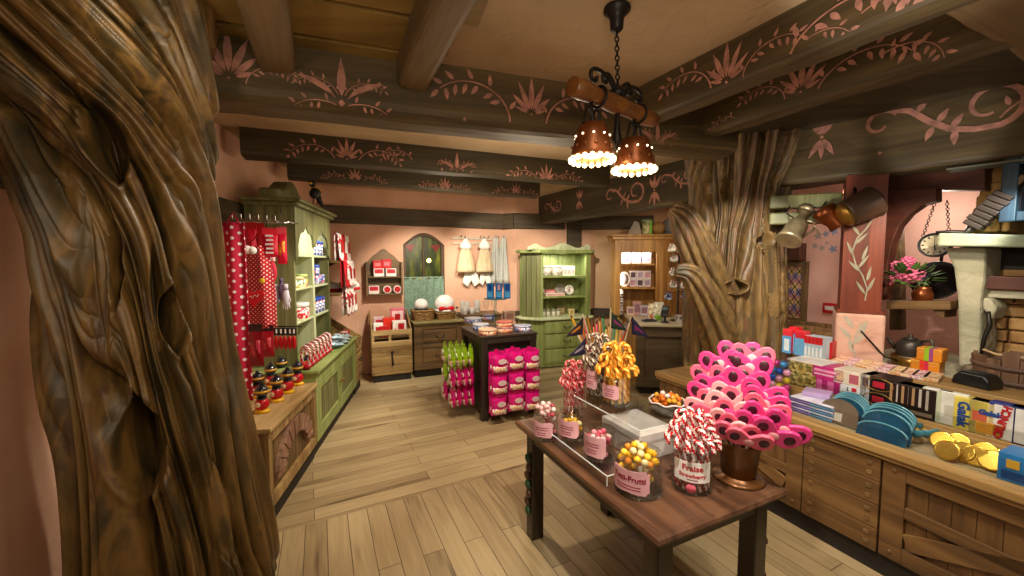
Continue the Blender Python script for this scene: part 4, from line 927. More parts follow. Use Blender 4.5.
for r_, items in enumerate((((370, '#e8dcd4', 8.5), (383, '#efe4de', 9), (393, '#efe4de', 9)), ((374, '#efe0da', 11), (386, '#efe0da', 11)))):
    for i, (px, c, wp) in enumerate(items):
        x = fx(fb, px+wp/2-1, 285); z = SHZ[r_]+.0006; lab = '%s white red-printed box from the left, %s row of the arched shelf' % (ORD[i], ('lower', 'upper')[r_])
        if r_ == 0 and i: # round red tins
            t = thing('round_box', 'red and white round box, %s from the right on the arched wall shelf' % ('second', 'first')[i-1], 'box', fb.w(x, -.09, z+.06), fb.a); b = B(); b.lathe([(.06, -.03), (.06, .03)], 24, M=Matrix.Rotation(PI/2, 3, 'X')); b.build('box_body', mat('#e8d8d0', .4), t); b = B(); b.lathe([(.045, 0), (.045, .003)], 24, M=Matrix.Rotation(PI/2, 3, 'X'), c=(0, -.0305, 0)); b.build('red_disc', mat(RED, .4), t)
        else: box_item('gift_box', lab, 'box', fb.w(x, -.085, z), fb.a, .15, .1, .12, c, [(.1, .9, .4, .9, '#c82030')])
for i in range(2): 
    x = fx(fb, 377+9*i, 268); box_item('gift_box', ('left red box stacked on the top row of the arched shelf', 'right red box stacked on the top row of the arched shelf')[i], 'box', fb.w(x, -.085, SHZ[1]+.1215), fb.a, .13, .1, .12 if i == 0 else .14, '#c41822', [(.2, .8, .3, .7, '#e87880')])
# ---- baskets and bonnets on the drawer cabinet
WICK = wood('wicker', ['#6a4a24', '#8f6a38', '#ab8448'], 2, .7, 40, .5, .6)
def basket(label, x, y, w, d, h):
    t = thing('wicker_basket', label, 'basket', FK.w(x, y, .8355), FK.a)
    b = B()
    for k in range(6):
        z = h*(k+.5)/6; e = .02*(k/6); n = 40; pts = []
        for i in range(n):
            a = 2*PI*i/n; sx = math.copysign(abs(math.cos(a))**.35, math.cos(a)); sy = math.copysign(abs(math.sin(a))**.35, math.sin(a)); wv = .005*(1 if (i+k) % 2 else -1)
            pts.append((sx*(w/2+e+wv), sy*(d/2+e+wv), z))
        b.tube(pts, h/11, 6, closed=True)
    b.box(-w/2, w/2, -d/2, d/2, .0, .012); b.build('weave', WICK, t)
    b = B(); pts = []
    for i in range(40): a = 2*PI*i/40; pts.append((math.copysign(abs(math.cos(a))**.35, math.cos(a))*(w/2+.022), math.copysign(abs(math.sin(a))**.35, math.sin(a))*(d/2+.022), h))
    b.tube(pts, .013, 6, closed=True); b.build('rim', WICK, t); return t
xb = fx(FK, 423, 315, .2); basket('deep wicker basket with white bonnets on the brown drawer cabinet', xb, .22, .28, .24, .15)
xc = fx(FK, 445, 315, .2); basket('shallow wicker tray with a red-bowed bonnet on the brown drawer cabinet', xc, .22, .26, .24, .1)
def bonnet(label, x, y, z, r, bow, trim):
    t = thing('soft_bonnet', label, 'bonnet', FK.w(x, y, z), FK.a); b = B(); b.sph((0, 0, r*.8), (r, r, r*.95), 16); b.build('crown', WHT_T, t)
    b = B(); b.lathe([(r*.9, r*.18), (r*1.05, r*.1), (r*1.02, r*.3), (r*.9, r*.35)], 16); b.build('brim', mat(trim, .8), t)
    if bow:
        b = B()
        for s in (-1, 1): b.sph((s*r*.42, -r*.86, r*.45), (r*.4, r*.16, r*.24), 10)
        b.sph((0, -r*.95, r*.45), r*.14, 8); b.build('bow', REDT, t)
bonnet('white soft bonnet with grey brim in the deep wicker basket', xb-.02, .22, .987, .1, False, '#4a4648'); bonnet('large white bonnet with a red bow in the shallow wicker tray', xc, .22, .937, .155, True, '#efe4de')
t = thing('glass_bottle', 'clear square bottle at the right end of the brown drawer cabinet', 'bottle', FK.w(fx(FK, 457, 315, .1), .1, .8355), FK.a); b = B(); b.lathe([(.04, 0), (.042, .01), (.042, .11), (.018, .14), (.018, .17)], 16); b.build('bottle_body', GLS, t); b = B(); b.lathe([(.021, .165), (.021, .19)], 12); b.build('stopper', mat('#3a3838', .4), t)
# ---- dresses on the peg rail
CREAM = mat('#dcc39c', .9, var=.06, sc=20, name='cream_linen', bmp=.2); LACE = mat('#f3ece2', .9, name='white_lace', bmp=.3, sc=60)
for i, (px, lab) in enumerate(((464, 'cream child dress with white puffed top, nearer the window on the peg rail'), (482.5, 'cream child dress with white puffed top, away from the window on the peg rail'))):
    zt, zb = fz(fb, px, 239), fz(fb, px, 272); x = fx(fb, px, 250); h = zt-zb; w = .36
    t = thing('dress', lab, 'dress', fb.w(x, -.1, zt), fb.a, 'dresses on the peg rail'); zw = -h*.32
    b = B(); b.lathe([(w*.20, zw), (w*.30, zw+.04), (w*.24, zw*.5), (w*.1, -.02), (w*.08, 0)], 18, sq=(1, .55)); b.build('bodice', LACE, t)
    n = 48; b = B(); b.grid(lambda u, v: (math.cos(u*2*PI)*(w*.2+(w*.22)*(1-v)**.7)*(1+.05*math.sin(u*2*PI*11)), .45*math.sin(u*2*PI)*(w*.2+(w*.3)*(1-v)**.7)*(1+.08*math.sin(u*2*PI*11)), -h+(h+zw)*v), n, 8); b.build('skirt', CREAM, t, solid=.005)
    b = B(); b.tube([(0, 0, -.01), (0, .01, .03), (0, .035, .05)], .005, 6); b.build('hanger', IRON, t)
for i, (px, y0, y1, w) in enumerate(((470, 272, 287, .3), (484, 273, 286, .22))):
    zt, zb = fz(fb, px, y0), fz(fb, px, y1); x = fx(fb, px, 280)
    t = thing('bloomers', ('larger white lace bloomers hanging under the cream dresses', 'smaller white lace bloomers hanging under the cream dresses')[i], 'clothing', fb.w(x, -.06, zt), fb.a, 'bloomers under the dresses')
    b = B(); b.prism([(-w*.35, 0), (w*.35, 0), (w*.5, -(zt-zb)*.7), (w*.2, -(zt-zb)), (0, -(zt-zb)*.55), (-w*.2, -(zt-zb)), (-w*.5, -(zt-zb)*.7)], -.025, .025); b.build('cloth', LACE, t, .02, seg=3)
    b = B(); b.box(-w*.36, w*.36, -.028, .028, -.012, .008); b.build('waistband', CREAM, t, .004)
STRP = wood('striped_linen', ['#8f938f', '#d8d4c8', '#a8aca6', '#e4dfd2'], 2, .9, 60, .01, .1)
for i, px in enumerate((494.5, 501)):
    zt, zb = fz(fb, px, 238), fz(fb, px, 283); x = fx(fb, px, 250); h = zt-zb
    t = thing('striped_apron', ('grey striped linen apron hanging beside the cream dresses', 'grey striped linen apron hanging outermost on the pegs by the corner')[i], 'apron', fb.w(x, -.07-.05*i, zt), fb.a, 'striped aprons')
    b = B(); b.grid(lambda u, v: ((u-.5)*.2*(.5+.7*(1-v)), .02*math.sin(u*14)+.0, (v-1)*h), 24, 10); b.build('cloth', STRP, t, solid=.006)
    b = B(); b.tube([(-.04, 0, 0), (0, .02, .05), (.04, 0, 0)], .006, 6); b.build('strap', STRP, t)
# ---- beakers
BK = mat('#a49a90', .6, name='grey_stoneware')
for i, (px, back, h, r) in enumerate(((459.5, .3, .2, .042), (467, .3, .19, .05), (477, .3, .2, .055), (463, .16, .14, .042), (472, .18, .1, .045))):
    x = max(ex0+.05, fx(FK, px, 300, back)); lab = ('tall grey stoneware beaker nearest the drawer cabinet', 'tall grey stoneware beaker in the middle of the back row', 'widest grey stoneware beaker under the dresses', 'short grey stoneware beaker in front by the drawer cabinet', 'lowest grey stoneware cup in front under the dresses')[i]
    t = thing('beaker', lab, 'beaker', FK.w(x+.0, back, .8905), 0, 'grey beakers'); b = B(); b.lathe([(r*.85, 0), (r*.9, .01), (r, h), (r*.9, h), (r*.8, .015)], 18); b.build('cup', BK, t); b = B(); b.lathe([(r*.93, h*.3), (r*.98, h*.32), (r*.96, h*.36)], 18); b.build('ring', mat('#7c726a', .6), t)
for i, (px, back) in enumerate(((486, .2), (494, .25))):
    t = thing('glass_goblet', ('clear glass goblet left of the other on the low shelf by the cake stand', 'clear glass goblet right of the other on the low shelf by the cake stand')[i], 'glass', FK.w(fx(FK, px, 300, back), back, .8905), 0, 'glass goblets'); b = B(); b.lathe([(.045, 0), (.04, .006), (.01, .012), (.009, .07), (.04, .1), (.052, .16), (.05, .2)], 18); b.build('bowl', GLS, t)
# ---- the display stand: tins, cake stand, hanging bags
def tintop(label, px0, px1, pyb, c, l, m=None, z=None, h=.062):
    Yp = gz((px0+px1)/2, pyb, ph); r = (px1-px0)/2/FPX*Yp.y; p = gz((px0+px1)/2, pyb-2.5, ph)
    return tin(label, (p.x, p.y+r*.2, (z or ph)+.0006), r, h, c, l, m, 'round tins on the display stand')
TB = specks('printed_tin_blue', ['#b8c4e0', '#8090c8', '#e8e4f0', '#5868b0', '#d890a0'], 40); TO = specks('printed_tin_orange', ['#e0b090', '#c87050', '#e8d0b0', '#b05860', '#d89060'], 40)
tintop('blue printed round tin at the left back corner of the display stand', 464, 482, 325, '#a0b0d8', '#c8cfe6', TB)
tintop('blue printed round tin behind, near the cake stand foot', 482, 495, 322, '#a0b0d8', '#5a68a8', TB)
tintop('pale blue round tin in front of the leftmost tin', 472, 489, 331.5, '#b8c4e0', '#d8dcec', TB)
tintop('orange printed round tin at the front left of the display stand', 478, 497, 337, '#d89870', '#e6c0a0', TO)
tintop('pink printed round tin under the orange one at the middle', 496, 513, 334.5, '#c87880', '#d898a0', TO)
tt_ = tintop('orange printed round tin stacked on the pink tin', 496, 513, 334.5, '#d89870', '#d87060', TO, ph+.0625)
tintop('pale blue round tin at the right end of the display stand', 514, 532, 333, '#b8c0e0', '#c4cce8', TB)
p = gz(507, 322, ph); box_item('gift_box', 'tall beige printed box behind the stacked tins on the display stand', 'box', (p.x+.02, p.y+.12, ph+.0006), FP.a, .15, .09, .13, '#c8a890', [(.15, .85, .2, .8, '#a87868')])
p = gz(497, 322, ph); ct = thing('cake_stand', 'tall teal cake stand on the display stand with blue packs on it', 'cake stand', (p.x-.02, p.y+.0, ph+.0006), 0)
zs_ = gy(497, 298.5, p.y).z - ph
b = B(); b.lathe([(.07, 0), (.07, .008), (.02, .02), (.014, .05), (.02, .09), (.014, zs_-.04), (.05, zs_-.012)], 20); b.build('pedestal', clearmat('green_glass', (.8, .92, .88), .25), ct)
b = B(); b.lathe([(.05, zs_-.014), (.15, zs_-.008), (.155, zs_), (.0, zs_)], 28); b.build('plate', mat('#4a7a78', .3), ct)
for i, (px, dz) in enumerate(((490.5, 0), (499, 0), (507, .0))):
    q = gy(px, 298, p.y+(0 if i != 1 else .0)); box_item('blue_pack', ('glossy blue sweet pack on the cake stand, window side', 'glossy blue sweet pack in the middle of the cake stand', 'glossy blue sweet pack on the cake stand, hutch side')[i], 'pack', (q.x+.0, p.y, ph+zs_+.0012), R(10*(i-1)), .085, .06, .2, '#1f74c8', [(.12, .88, .1, .45, '#58b0e8'), (.3, .7, .55, .9, '#e8b0c0' if i == 1 else '#1848a0')], group='blue packs on the cake stand', rough=.2)
PKB = mat('#d4147c', .2, var=.12, sc=18, name='pink_foil_bag'); GRB = mat('#9ac020', .2, var=.15, sc=18, name='lime_foil_bag')
SWT = specks('sweets_print', ['#f0d8c0', '#e8b070', '#c86090', '#f4ece0', '#d8c0a0'], 60, .3)
protos = {}
def candybag(kind, label, loc, rz, grp):
    if kind not in protos:
        t = thing('candy_bag', label, 'candy bag', loc, rz, grp); m = (PKB, GRB)[kind == 'green']
        pillow(.18, .215, .065, 8, 10, .004).build('pouch', m, t)
        b = B(); b.grid(lambda u, v: ((u-.5)*.16, -.024-.015*math.sin(PI*u)*math.sin(PI*v), -.2+.065*v), 6, 3); b.build('clear_window', SWT, t, solid=.002)
        b = B(); b.prism([(.02+.046*math.cos(a), -.09+.028*math.sin(a)) for a in [2*PI*i/14 for i in range(14)]], -.041, -.034); b.build('label_patch', mat('#e8c8d0' if kind == 'pink' else '#f0f0d0', .4), t)
        b = B(); b.box(-.02, .02, -.002, .002, -.002, .022); b.build('hang_tab', PKB if kind == 'pink' else GRB, t)
        protos[kind] = t; return t
    return dup(protos[kind], label, loc, rz, grp)
RW = ('top', 'middle', 'bottom'); CW_ = ('left', 'middle', 'right')
for r_ in range(3):
    for c in range(3):
        for k in range(2):
            lab = '%s pink candy bag, %s row, %s column on the front of the display stand' % (('front', 'rear')[k], RW[r_], CW_[c])
            candybag('pink', lab, FP.w(.145+.195*c + random.uniform(-.008, .008), -.135+.085*k, .765-.225*r_+.015*(c % 2)), FP.a+R(random.uniform(-5, 5)), 'pink candy bags on the display stand')
FPS = Fr(FP.w(0, pd), FP.a-PI/2)   # left flank: x runs towards the viewer, y into the stand
for r_ in range(3):
    for c in range(2):
        for k in range(4):
            kind = 'green' if (r_ == 0 or (r_ == 1 and c == 0)) else 'pink'
            lab = '%s %s candy bag, %s row, %s peg on the flank of the display stand' % (('outermost', 'second', 'third', 'innermost')[k], 'lime' if kind == 'green' else 'pink', RW[r_], ('far', 'near')[c])
            candybag(kind, lab, FPS.w(.2+.3*c + random.uniform(-.008, .008), -.26+.07*k, .78-.22*r_+.01*c), FPS.a+R(random.uniform(-4, 4)), 'candy bags on the flank of the display stand')
for r_ in range(3):
    candybag('green', '%s lime candy bag hanging on the far flank of the display stand' % RW[r_], FP.w(pw+.08, .35, .84-.2*r_), FP.a+R(90), 'lime bags on the far flank')
# ---- goods in the pale green hutch
def fl2(x, y, z): return FH.w(x, y, z+.0006)
FLW = specks('flower_print', ['#f4ece0', '#f4ece0', '#e8e0d4', '#c8a0a0', '#a8b098'], 50)
for i, x in enumerate((.17, .36)):
    t = thing('hat_box', ('white flowered round box at the left of the lit top shelf', 'white flowered round box in the middle of the lit top shelf')[i], 'box', fl2(x, .2, sh2[1-1] if 0 else sh2[0]), 0, 'white round boxes in the green hutch'); b = B(); b.lathe([(.085, 0), (.085, .13)], 24); b.build('box_body', FLW, t); b = B(); b.lathe([(.09, .125), (.09, .165), (.0, .168)], 24); b.build('lid', mat('#f2eadc', .5), t)
for i, x in enumerate((.50, .58, .66)): box_item('card_pack', ('white card pack beside the round boxes on the lit top shelf', 'white card pack between two others on the lit top shelf', 'white card pack at the right end of the lit top shelf')[i], 'card pack', fl2(x, .2, sh2[0]), FH.a, .065, .06, .16, '#f4eee2', [(.2, .8, .15, .6, '#d8b0a8')], group='white card packs')
def plate(label, x, z, r, y=.3, m=None):
    t = thing('plate', label, 'plate', fl2(x, y, z+r*.98), FH.a, 'plates in the green hutch'); M_ = Matrix.Rotation(R(78), 3, 'X')
    b = B(); b.lathe([(0, .004), (r*.62, .004), (r, .018), (r, .012), (r*.6, -.004), (0, -.004)], 28, M=M_); b.build('dish', m or FLW, t); b = B(); b.lathe([(r*.3, .0045), (r*.3, .006), (0, .006)], 20, M=M_); b.build('painted_centre', mat('#a89888', .4), t)
plate('white plate leaning at the left end of the middle shelf', .08, sh2[1], .09); plate('grey plate leaning at the back of the middle shelf', .5, sh2[1], .10, .34, mat('#a8a094', .4)); plate('white flowered plate leaning in front on the middle shelf', .62, sh2[1], .085, .24)
box_item('gift_box', 'red flat box behind the tray on the middle shelf', 'box', fl2(.26, .26, sh2[1]), FH.a, .18, .1, .1, '#b86060', [(.1, .9, .3, .8, '#d8a0a0')])
box_item('tray', 'long flowered tray on the middle shelf of the pale green hutch', 'tray', fl2(.3, .15, sh2[1]), FH.a, .34, .1, .05, '#e0d0b8', [(.05, .95, .2, .8, '#c89890')])
for i in range(4): mug_thing(ORD[i] + ' small lidded glass from the left in the bottom of the pale green hutch', fl2(.12+.09*i, .17+.02*(i % 2), hz_c), .036, .085, mat('#b8b49c', .2), 0, 'small lidded glasses', mat('#8a8a6c', .4), 'lidded_jar')
box_item('gift_box', 'small beige framed box at the right of the hutch counter', 'box', fl2(.62, .16, hz_c), FH.a, .1, .06, .11, '#d8c890', [(.2, .8, .2, .8, '#a89858')])
box_item('gift_box', 'brown box at the back of the hutch counter', 'box', fl2(.50, .32, hz_c), FH.a, .16, .08, .15, '#8a7a58', [(.2, .8, .3, .8, '#a89870')])
# ---------------------------------------------------------------- cashier corner: counter, lit oak cabinet, mugs
HON = wood('honey_oak', ['#7a5426', '#9c7036', '#b98a4a', '#c89a5a'], 2, .45, 10, .08, .15)
TOPG = mat('#b8ad92', .35, var=.06, name='counter_laminate')
FQ = Fr((1.60, 5.02), R(-8)); qz = .92
t = thing('cashier_counter', 'cashier counter with a pale top left of the carved tree pillar', 'counter', FQ.w(0, 0), FQ.a)
b = B(); b.box(.06, 1.5, .06, 1.2, 0, .1); b.build('plinth', DARK, t)
b = B(); b.box(.03, 1.55, .03, 1.25, .1, qz-.03); b.build('body', wood('grey_brown_wood', ['#4a3f30', '#635541', '#786950'], 0, .5), t, .004)
b = B(); b.box(0, .1, 0, .03, .1, qz-.03); b.box(.1, 1.55, 0, .03, qz-.16, qz-.03); b.box(.1, 1.55, 0, .03, .1, .22); b.box(.55, .63, 0, .03, .22, qz-.16); b.box(1.1, 1.18, 0, .03, .22, qz-.16); b.build('front_frame', MATS['grey_brown_wood'], t, .006)
b = B(); b.box(-.03, 1.6, -.04, 1.25, qz-.03, qz); b.build('top', TOPG, t, .008)
b = B(); b.box(-.01, .0295, .03, 1.25, .1, qz-.03); b.bar((-.02, .08, .2), (-.02, 1.15, .82), .02, .14); b.build('end_panel', HON, t, .003)
FW = Fr((gy(614, 300, 5.85).x, 5.85), R(-6)); wz1_ = gy(640, 240, 5.85).z
t = thing('display_cabinet', 'honey oak cabinet with lit white shelves on the cashier counter', 'cabinet', FW.w(0, 0), FW.a)
cwx = .60; z0 = qz+.001
b = B(); b.box(.0, .09, 0, .04, z0, wz1_); b.build('stile', HON, t, .004)
b = B(); b.box(cwx, cwx+.09, 0, .04, z0, wz1_); b.build('stile', HON, t, .004)
b = B(); b.box(.09, cwx, 0, .04, wz1_-.17, wz1_); b.build('rail', HON, t, .004)
b = B(); b.box(0, .03, .04, .4, z0, wz1_); b.build('side_panel', HON, t, .003)
b = B()
for k in range(4): b.prism([(cwx+.09+.085*k, .0+.05*k), (cwx+.172+.085*k, .048+.05*k), (cwx+.172+.085*k, .09+.05*k), (cwx+.09+.085*k, .04+.05*k)], z0, wz1_, ax='z')
b.build('side_panel', HON, t, .003)
b = B(); beads(b, .03, cwx+.43, z0, wz1_, .4, .42, .1); b.build('back_panel', HON, t, .002)
ws = [gy(640, 263.5, 6.0).z, gy(640, 286.5, 6.0).z, gy(640, 306, 6.0).z-.1]
for z in ws[:2]: b = B(); b.box(.031, cwx+.05, .045, .395, z-.03, z); b.build('shelf', HON, t, .003)
b = B(); b.prism([(-.04, -.04), (cwx+.1, -.04), (cwx+.48, .2), (cwx+.48, .42), (-.04, .42)], wz1_, wz1_+.05, ax='z'); b.prism([(-.07, -.07), (cwx+.12, -.07), (cwx+.5, .19), (cwx+.5, .42), (-.07, .42)], wz1_+.05, wz1_+.08, ax='z'); b.build('cornice', HON, t, .008)
for dz in (.18,): lp = FW.w(.33, .1, wz1_-dz+.0); strip(lp, lp-Vector((0, -.1, 1)), 2.2, .4, .06, COOL)
lp = FW.w(.1, .08, 1.6); strip(lp, FW.w(.5, .3, 1.6), 1.6, .04, .7, (1, .8, .5))
def fw(x, y, z): return FW.w(x, y, z+.0006)
PRW = specks('printed_box_white', ['#eee6ea', '#f4eef0', '#c8b8c8', '#403848', '#d0a0b0'], 32)
for i in range(3):
    box_item('gift_box', ('dark-lined white box at the left of the top lit shelf in the oak cabinet', 'white oval-print box in the middle of the top lit shelf in the oak cabinet', 'white box at the right of the top lit shelf in the oak cabinet')[i], 'box', fw(.19+.15*i, .18, ws[0]), FW.a, .13, .1, .16, '#e8e0e6', [(.2, .8, .2, .8, ('#8878a0', '#c8c0d0', '#b8b0d8')[i])], group='white boxes in the oak cabinet')
t = thing('oval_frame', 'white oval framed picture in the lit oak cabinet', 'picture frame', fw(.17, .12, ws[1]), FW.a); M_ = Matrix.Rotation(R(82), 3, 'X')
b = B(); b.lathe([(.0, 0), (.075, 0), (.08, .008), (.07, .016), (.06, .012), (0, .012)], 24, M=M_ @ Matrix.Diagonal((1, 1.45, 1)), c=(0, 0, .112)); b.build('frame', mat('#e8e0e4', .4), t); b = B(); b.lathe([(.06, .0125), (0, .0135)], 24, M=M_ @ Matrix.Diagonal((1, 1.45, 1)), c=(0, 0, .112)); b.build('picture', mat('#b8a8b8', .5), t)
for r_ in range(2):
    for i in range(3): box_item('gift_box', '%s printed box from the oval frame in the %s layer of the oak cabinet' % (ORD[i], ('lower', 'upper')[r_]), 'box', fw(.30+.105*i, .2, ws[1]+.1205*r_), FW.a, .1, .1, .12, '#e4dce2', [(.15, .85, .15, .8, ('#c898a8', '#584858', '#b0a0c0')[(i+r_) % 3])], group='printed boxes in the oak cabinet')
for i in range(3): mug_thing(('white lidded canister at the bottom of the stack in the oak cabinet', 'white lidded canister in the middle of the stack in the oak cabinet', 'white lidded canister at the top of the stack in the oak cabinet')[i], fw(.11, .15, qz+.001+.105*i), .05, .09, PRW, 0, 'stacked canisters', mat('#e0d8dc', .4), 'lidded_jar') if i == 0 else mug_thing(('', 'white patterned canister in the middle of the stack in the oak cabinet', 'white patterned canister at the top of the stack in the oak cabinet')[i], fw(.11, .15, qz+.001+.132*i), .05, .09, PRW, 0, 'stacked canisters', mat('#e0d8dc', .4), 'lidded_jar')
for i, (x, y, c, h) in enumerate(((.26, .12, '#d8c0a8', .12), (.36, .15, '#c89898', .2), (.45, .08, '#d0c8d8', .15))): box_item('gift_box', ('beige small box at the bottom of the oak cabinet', 'pink box at the back bottom of the oak cabinet', 'pale lilac box at the right bottom of the oak cabinet')[i], 'box', fw(x, y, qz+.0005), FW.a, .11, .09, h, c, [(.15, .85, .2, .8, '#a07888')])
for i, (px, py, Y, c1, c2, h) in enumerate(((654, 302, 5.45, '#e8c0a8', '#d86848', .22), (659, 304, 5.35, '#e4d8b8', '#78b038', .25))):
    p = gz(px, 311, qz+.0005) ; p.y = Y; p.x = (px-512)/FPX*Y
    t = thing('sweet_bag', ('clear bag of orange sweets on the cashier counter', 'clear bag of green and pink sweets on the cashier counter')[i], 'bag', p, R(-8)); o = pillow(.14, h, .07).build('pouch', mat(c1, .2, var=.3, sc=30), t); o.location = (0, 0, h); b = B(); b.sph((0, 0, h*.25), (.06, .034, h*.25), 12); b.build('sweets', mat(c2, .3, var=.3, sc=60), t)
# things on top of the oak cabinet
tz = wz1_+.081
t = thing('card_sign', 'grey folded card standing on top of the oak cabinet', 'card', FW.w(.3, .1, tz), R(-20)); b = B(); b.prism([(-.1, 0), (.1, 0), (.06, .17), (.0, .2)], -.06, -.05); b.prism([(-.1, 0), (.1, 0), (.06, .17), (.0, .2)], .0, .01); b.build('card', mat('#8a7c6e', .7), t)
t = thing('painted_jar', 'painted jar with a green ribbon on top of the oak cabinet', 'jar', FW.w(.47, .08, tz), 0); b = B(); b.lathe([(.07, 0), (.075, .02), (.075, .16), (.065, .19)], 18); b.build('jar_body', specks('painted_jar_print', ['#8a8a5a', '#a89a60', '#5a6a3a', '#b8a880'], 40), t); b = B(); b.lathe([(.08, .19), (.08, .215), (0, .22)], 18); b.build('lid', mat('#7a8a6a', .5), t); b = B(); b.box(.02, .045, -.08, -.074, .0, .19); b.build('ribbon', mat('#68b020', .4), t)
t = thing('wicker_ball', 'round golden straw basket on top of the oak cabinet', 'basket', FW.w(.64, .1, tz), 0); b = B(); b.sph((0, 0, .095), (.1, .1, .095), 16); b.build('basket_body', WICK, t); b = B()
for k in range(4): b.tube([(.1*math.sin(PI*(k+.5)/4)*1.02*math.cos(a), .1*math.sin(PI*(k+.5)/4)*1.02*math.sin(a), .095-.097*math.cos(PI*(k+.5)/4)) for a in [2*PI*j/24 for j in range(24)]], .006, 6, closed=True)
b.build('coil', WICK, t)
t = thing('round_hat', 'big round grey felt hat on top of the oak cabinet', 'hat', FW.w(.87, .22, tz), 0); b = B(); b.sph((0, 0, .13), (.16, .15, .13), 18); b.build('crown', mat('#6a6866', .9), t); b = B(); b.lathe([(.16, .02), (.18, .0), (.17, .03)], 18); b.build('brim', mat('#5a5856', .9), t)
# mug tree
mp = gz(680, 318, qz); mp = Vector((gy(678, 300, 5.3).x, 5.3, qz+.0005))
t = thing('mug_rack', 'black mug rack with hanging mugs on the cashier counter by the carved tree', 'rack', mp, 0)
b = B(); b.lathe([(.1, 0), (.1, .012), (.014, .02), (.011, .9), (.02, .93), (0, .95)], 16); b.build('pole', IRON, t)
MUGW = specks('mug_print', ['#e8e4dc', '#e8e4dc', '#d8e0d8', '#6a9a8a', '#c08890'], 50, .25); MUGB = specks('mug_print_blue', ['#3a78b0', '#2a4a80', '#d0d8e0', '#8a4a60'], 45, .25)
for i, (px, py, mt_) in enumerate(((672, 249, 0), (681, 250, 0), (688.5, 250, 0), (674, 259, 0), (673, 273, 0), (673, 285, 0), (684, 286, 0), (668, 297, 1), (685, 297, 1))):
    p = gy(px, py, 5.3+(.06 if i % 2 else -.08)); q = p - mp; m_ = (MUGW, MUGB)[mt_]
    lab = ('white printed mug at the top left of the mug rack', 'white printed mug at the top middle of the mug rack', 'white printed mug at the top right of the mug rack', 'white mug second from the top on the mug rack', 'white mug half hidden behind the branch stub on the mug rack', 'white mug low on the left of the mug rack', 'white mug low on the right of the mug rack', 'blue mug at the bottom left of the mug rack', 'blue mug at the bottom right of the mug rack')[i]
    b = B(); b.tube([(0, 0, q.z+.07), (q.x*.6, q.y*.6, q.z+.065), (q.x, q.y, q.z+.078)], .005, 6); b.build('hook', IRON, t)
    g = thing('mug', lab, 'mug', p, 0, 'mugs on the mug rack'); M_ = Matrix.Rotation(R(80), 3, 'X')
    b = B(); b.lathe([(.036, -.045), (.042, -.04), (.043, .045), (.038, .045), (.036, -.03)], 18, M=M_); b.build('bowl', m_, g)
    b = B(); b.tube([(0, -.03+.02*math.cos(a)*0+.0, .04+.032*math.sin(a)) if 0 else (.03*math.cos(a), 0, .038+.032*math.sin(a)) for a in [PI*k/8 for k in range(9)]], .006, 6); b.build('handle', m_, g)
# till things
p = gz(653, 323, qz+.0005); t = thing('keyboard_tray', 'flat black pen tray lying on the cashier counter', 'tray', p+Vector((0, .15, 0)), R(5)); b = B(); b.box(-.09, .09, -.05, .05, 0, .02); b.build('tray_body', mat('#20242c', .4), t, .006); b = B(); b.tube([(-.06, 0, .026), (.07, .01, .026)], .006, 6); b.build('pen', mat('#203a68', .3), t)
p = gz(670, 324, qz+.0005); t = thing('card_terminal', 'black card payment terminal tilted on its stand on the cashier counter', 'card terminal', p+Vector((-.02, .12, 0)), R(-30)); b = B(); b.lathe([(.05, 0), (.05, .012), (.015, .02), (.015, .1)], 14); b.build('stand', mat('#1c1c20', .5), t); b = B(); M_ = Matrix.Translation((0, -.01, .15)) @ Matrix.Rotation(R(40), 4, 'X'); b.box(-.045, .045, -.09, .09, -.02, .02, M=M_); b.build('terminal_body', mat('#26262c', .4), t, .008); b = B(); b.box(-.032, .032, .0, .06, .0202, .022, M=M_); b.build('screen', mat('#5a6a70', .2), t)
p = gz(686, 324, qz+.0005); box_item('receipt_printer', 'pale grey receipt printer on the cashier counter beside the terminal', 'printer', p+Vector((-.02, .1, 0)), R(-8), .12, .12, .1, '#b8b4b0', [(.2, .8, .55, .8, '#3a3a40')])
# ---------------------------------------------------------------- candy table
TA = gz(659, 541, .72); TL = gz(510, 421, .72); TR = gz(790, 489, .72)
tz_ = .72
ex = (TR-TA).normalized(); a_t = math.atan2(ex.y, ex.x); FT = Fr(TA, a_t); tw = (TR-TA).length; td = (TL-TA).dot(FT.y)
t = thing('candy_table', 'dark wooden table with a moulded edge carrying the candy jars', 'table', FT.w(0, 0), FT.a)
TBW = wood('table_wood', ['#38241a', '#523626', '#6c4a34', '#7c5a42'], 1, .32, 9, .09, .12); TBD = wood('table_leg_wood', ['#1e140d', '#2e2016', '#3d2c1f'], 2, .4, 10, .08, .15)
b = B(); b.box(.035, tw-.035, .035, td-.035, tz_-.03, tz_)
b.build('top', TBW, t, .002)
def mould(b, pts, prof):
    n = len(pts)
    K = len(prof); vs = []
    for (x, y), (sx, sy) in pts:
        for (o, z) in prof: vs.append((x+sx*o, y+sy*o, z))
    b.add(vs, [(i*K+j, i*K+j+1, ((i+1) % n)*K+j+1, ((i+1) % n)*K+j) for i in range(n) for j in range(K-1)], 0, False)
b = B(); mould(b, [((.036, .036), (-1, -1)), ((tw-.036, .036), (1, -1)), ((tw-.036, td-.036), (1, 1)), ((.036, td-.036), (-1, 1))],
      [(0, tz_-.001), (.004, tz_+.0), (.02, tz_+.002), (.032, tz_-.006), (.036, tz_-.018), (.03, tz_-.028), (.03, tz_-.034), (.012, tz_-.048), (-.02, tz_-.05), (-.02, tz_-.03)])
b.build('moulded_edge', TBW, t)
b = B(); e = .09
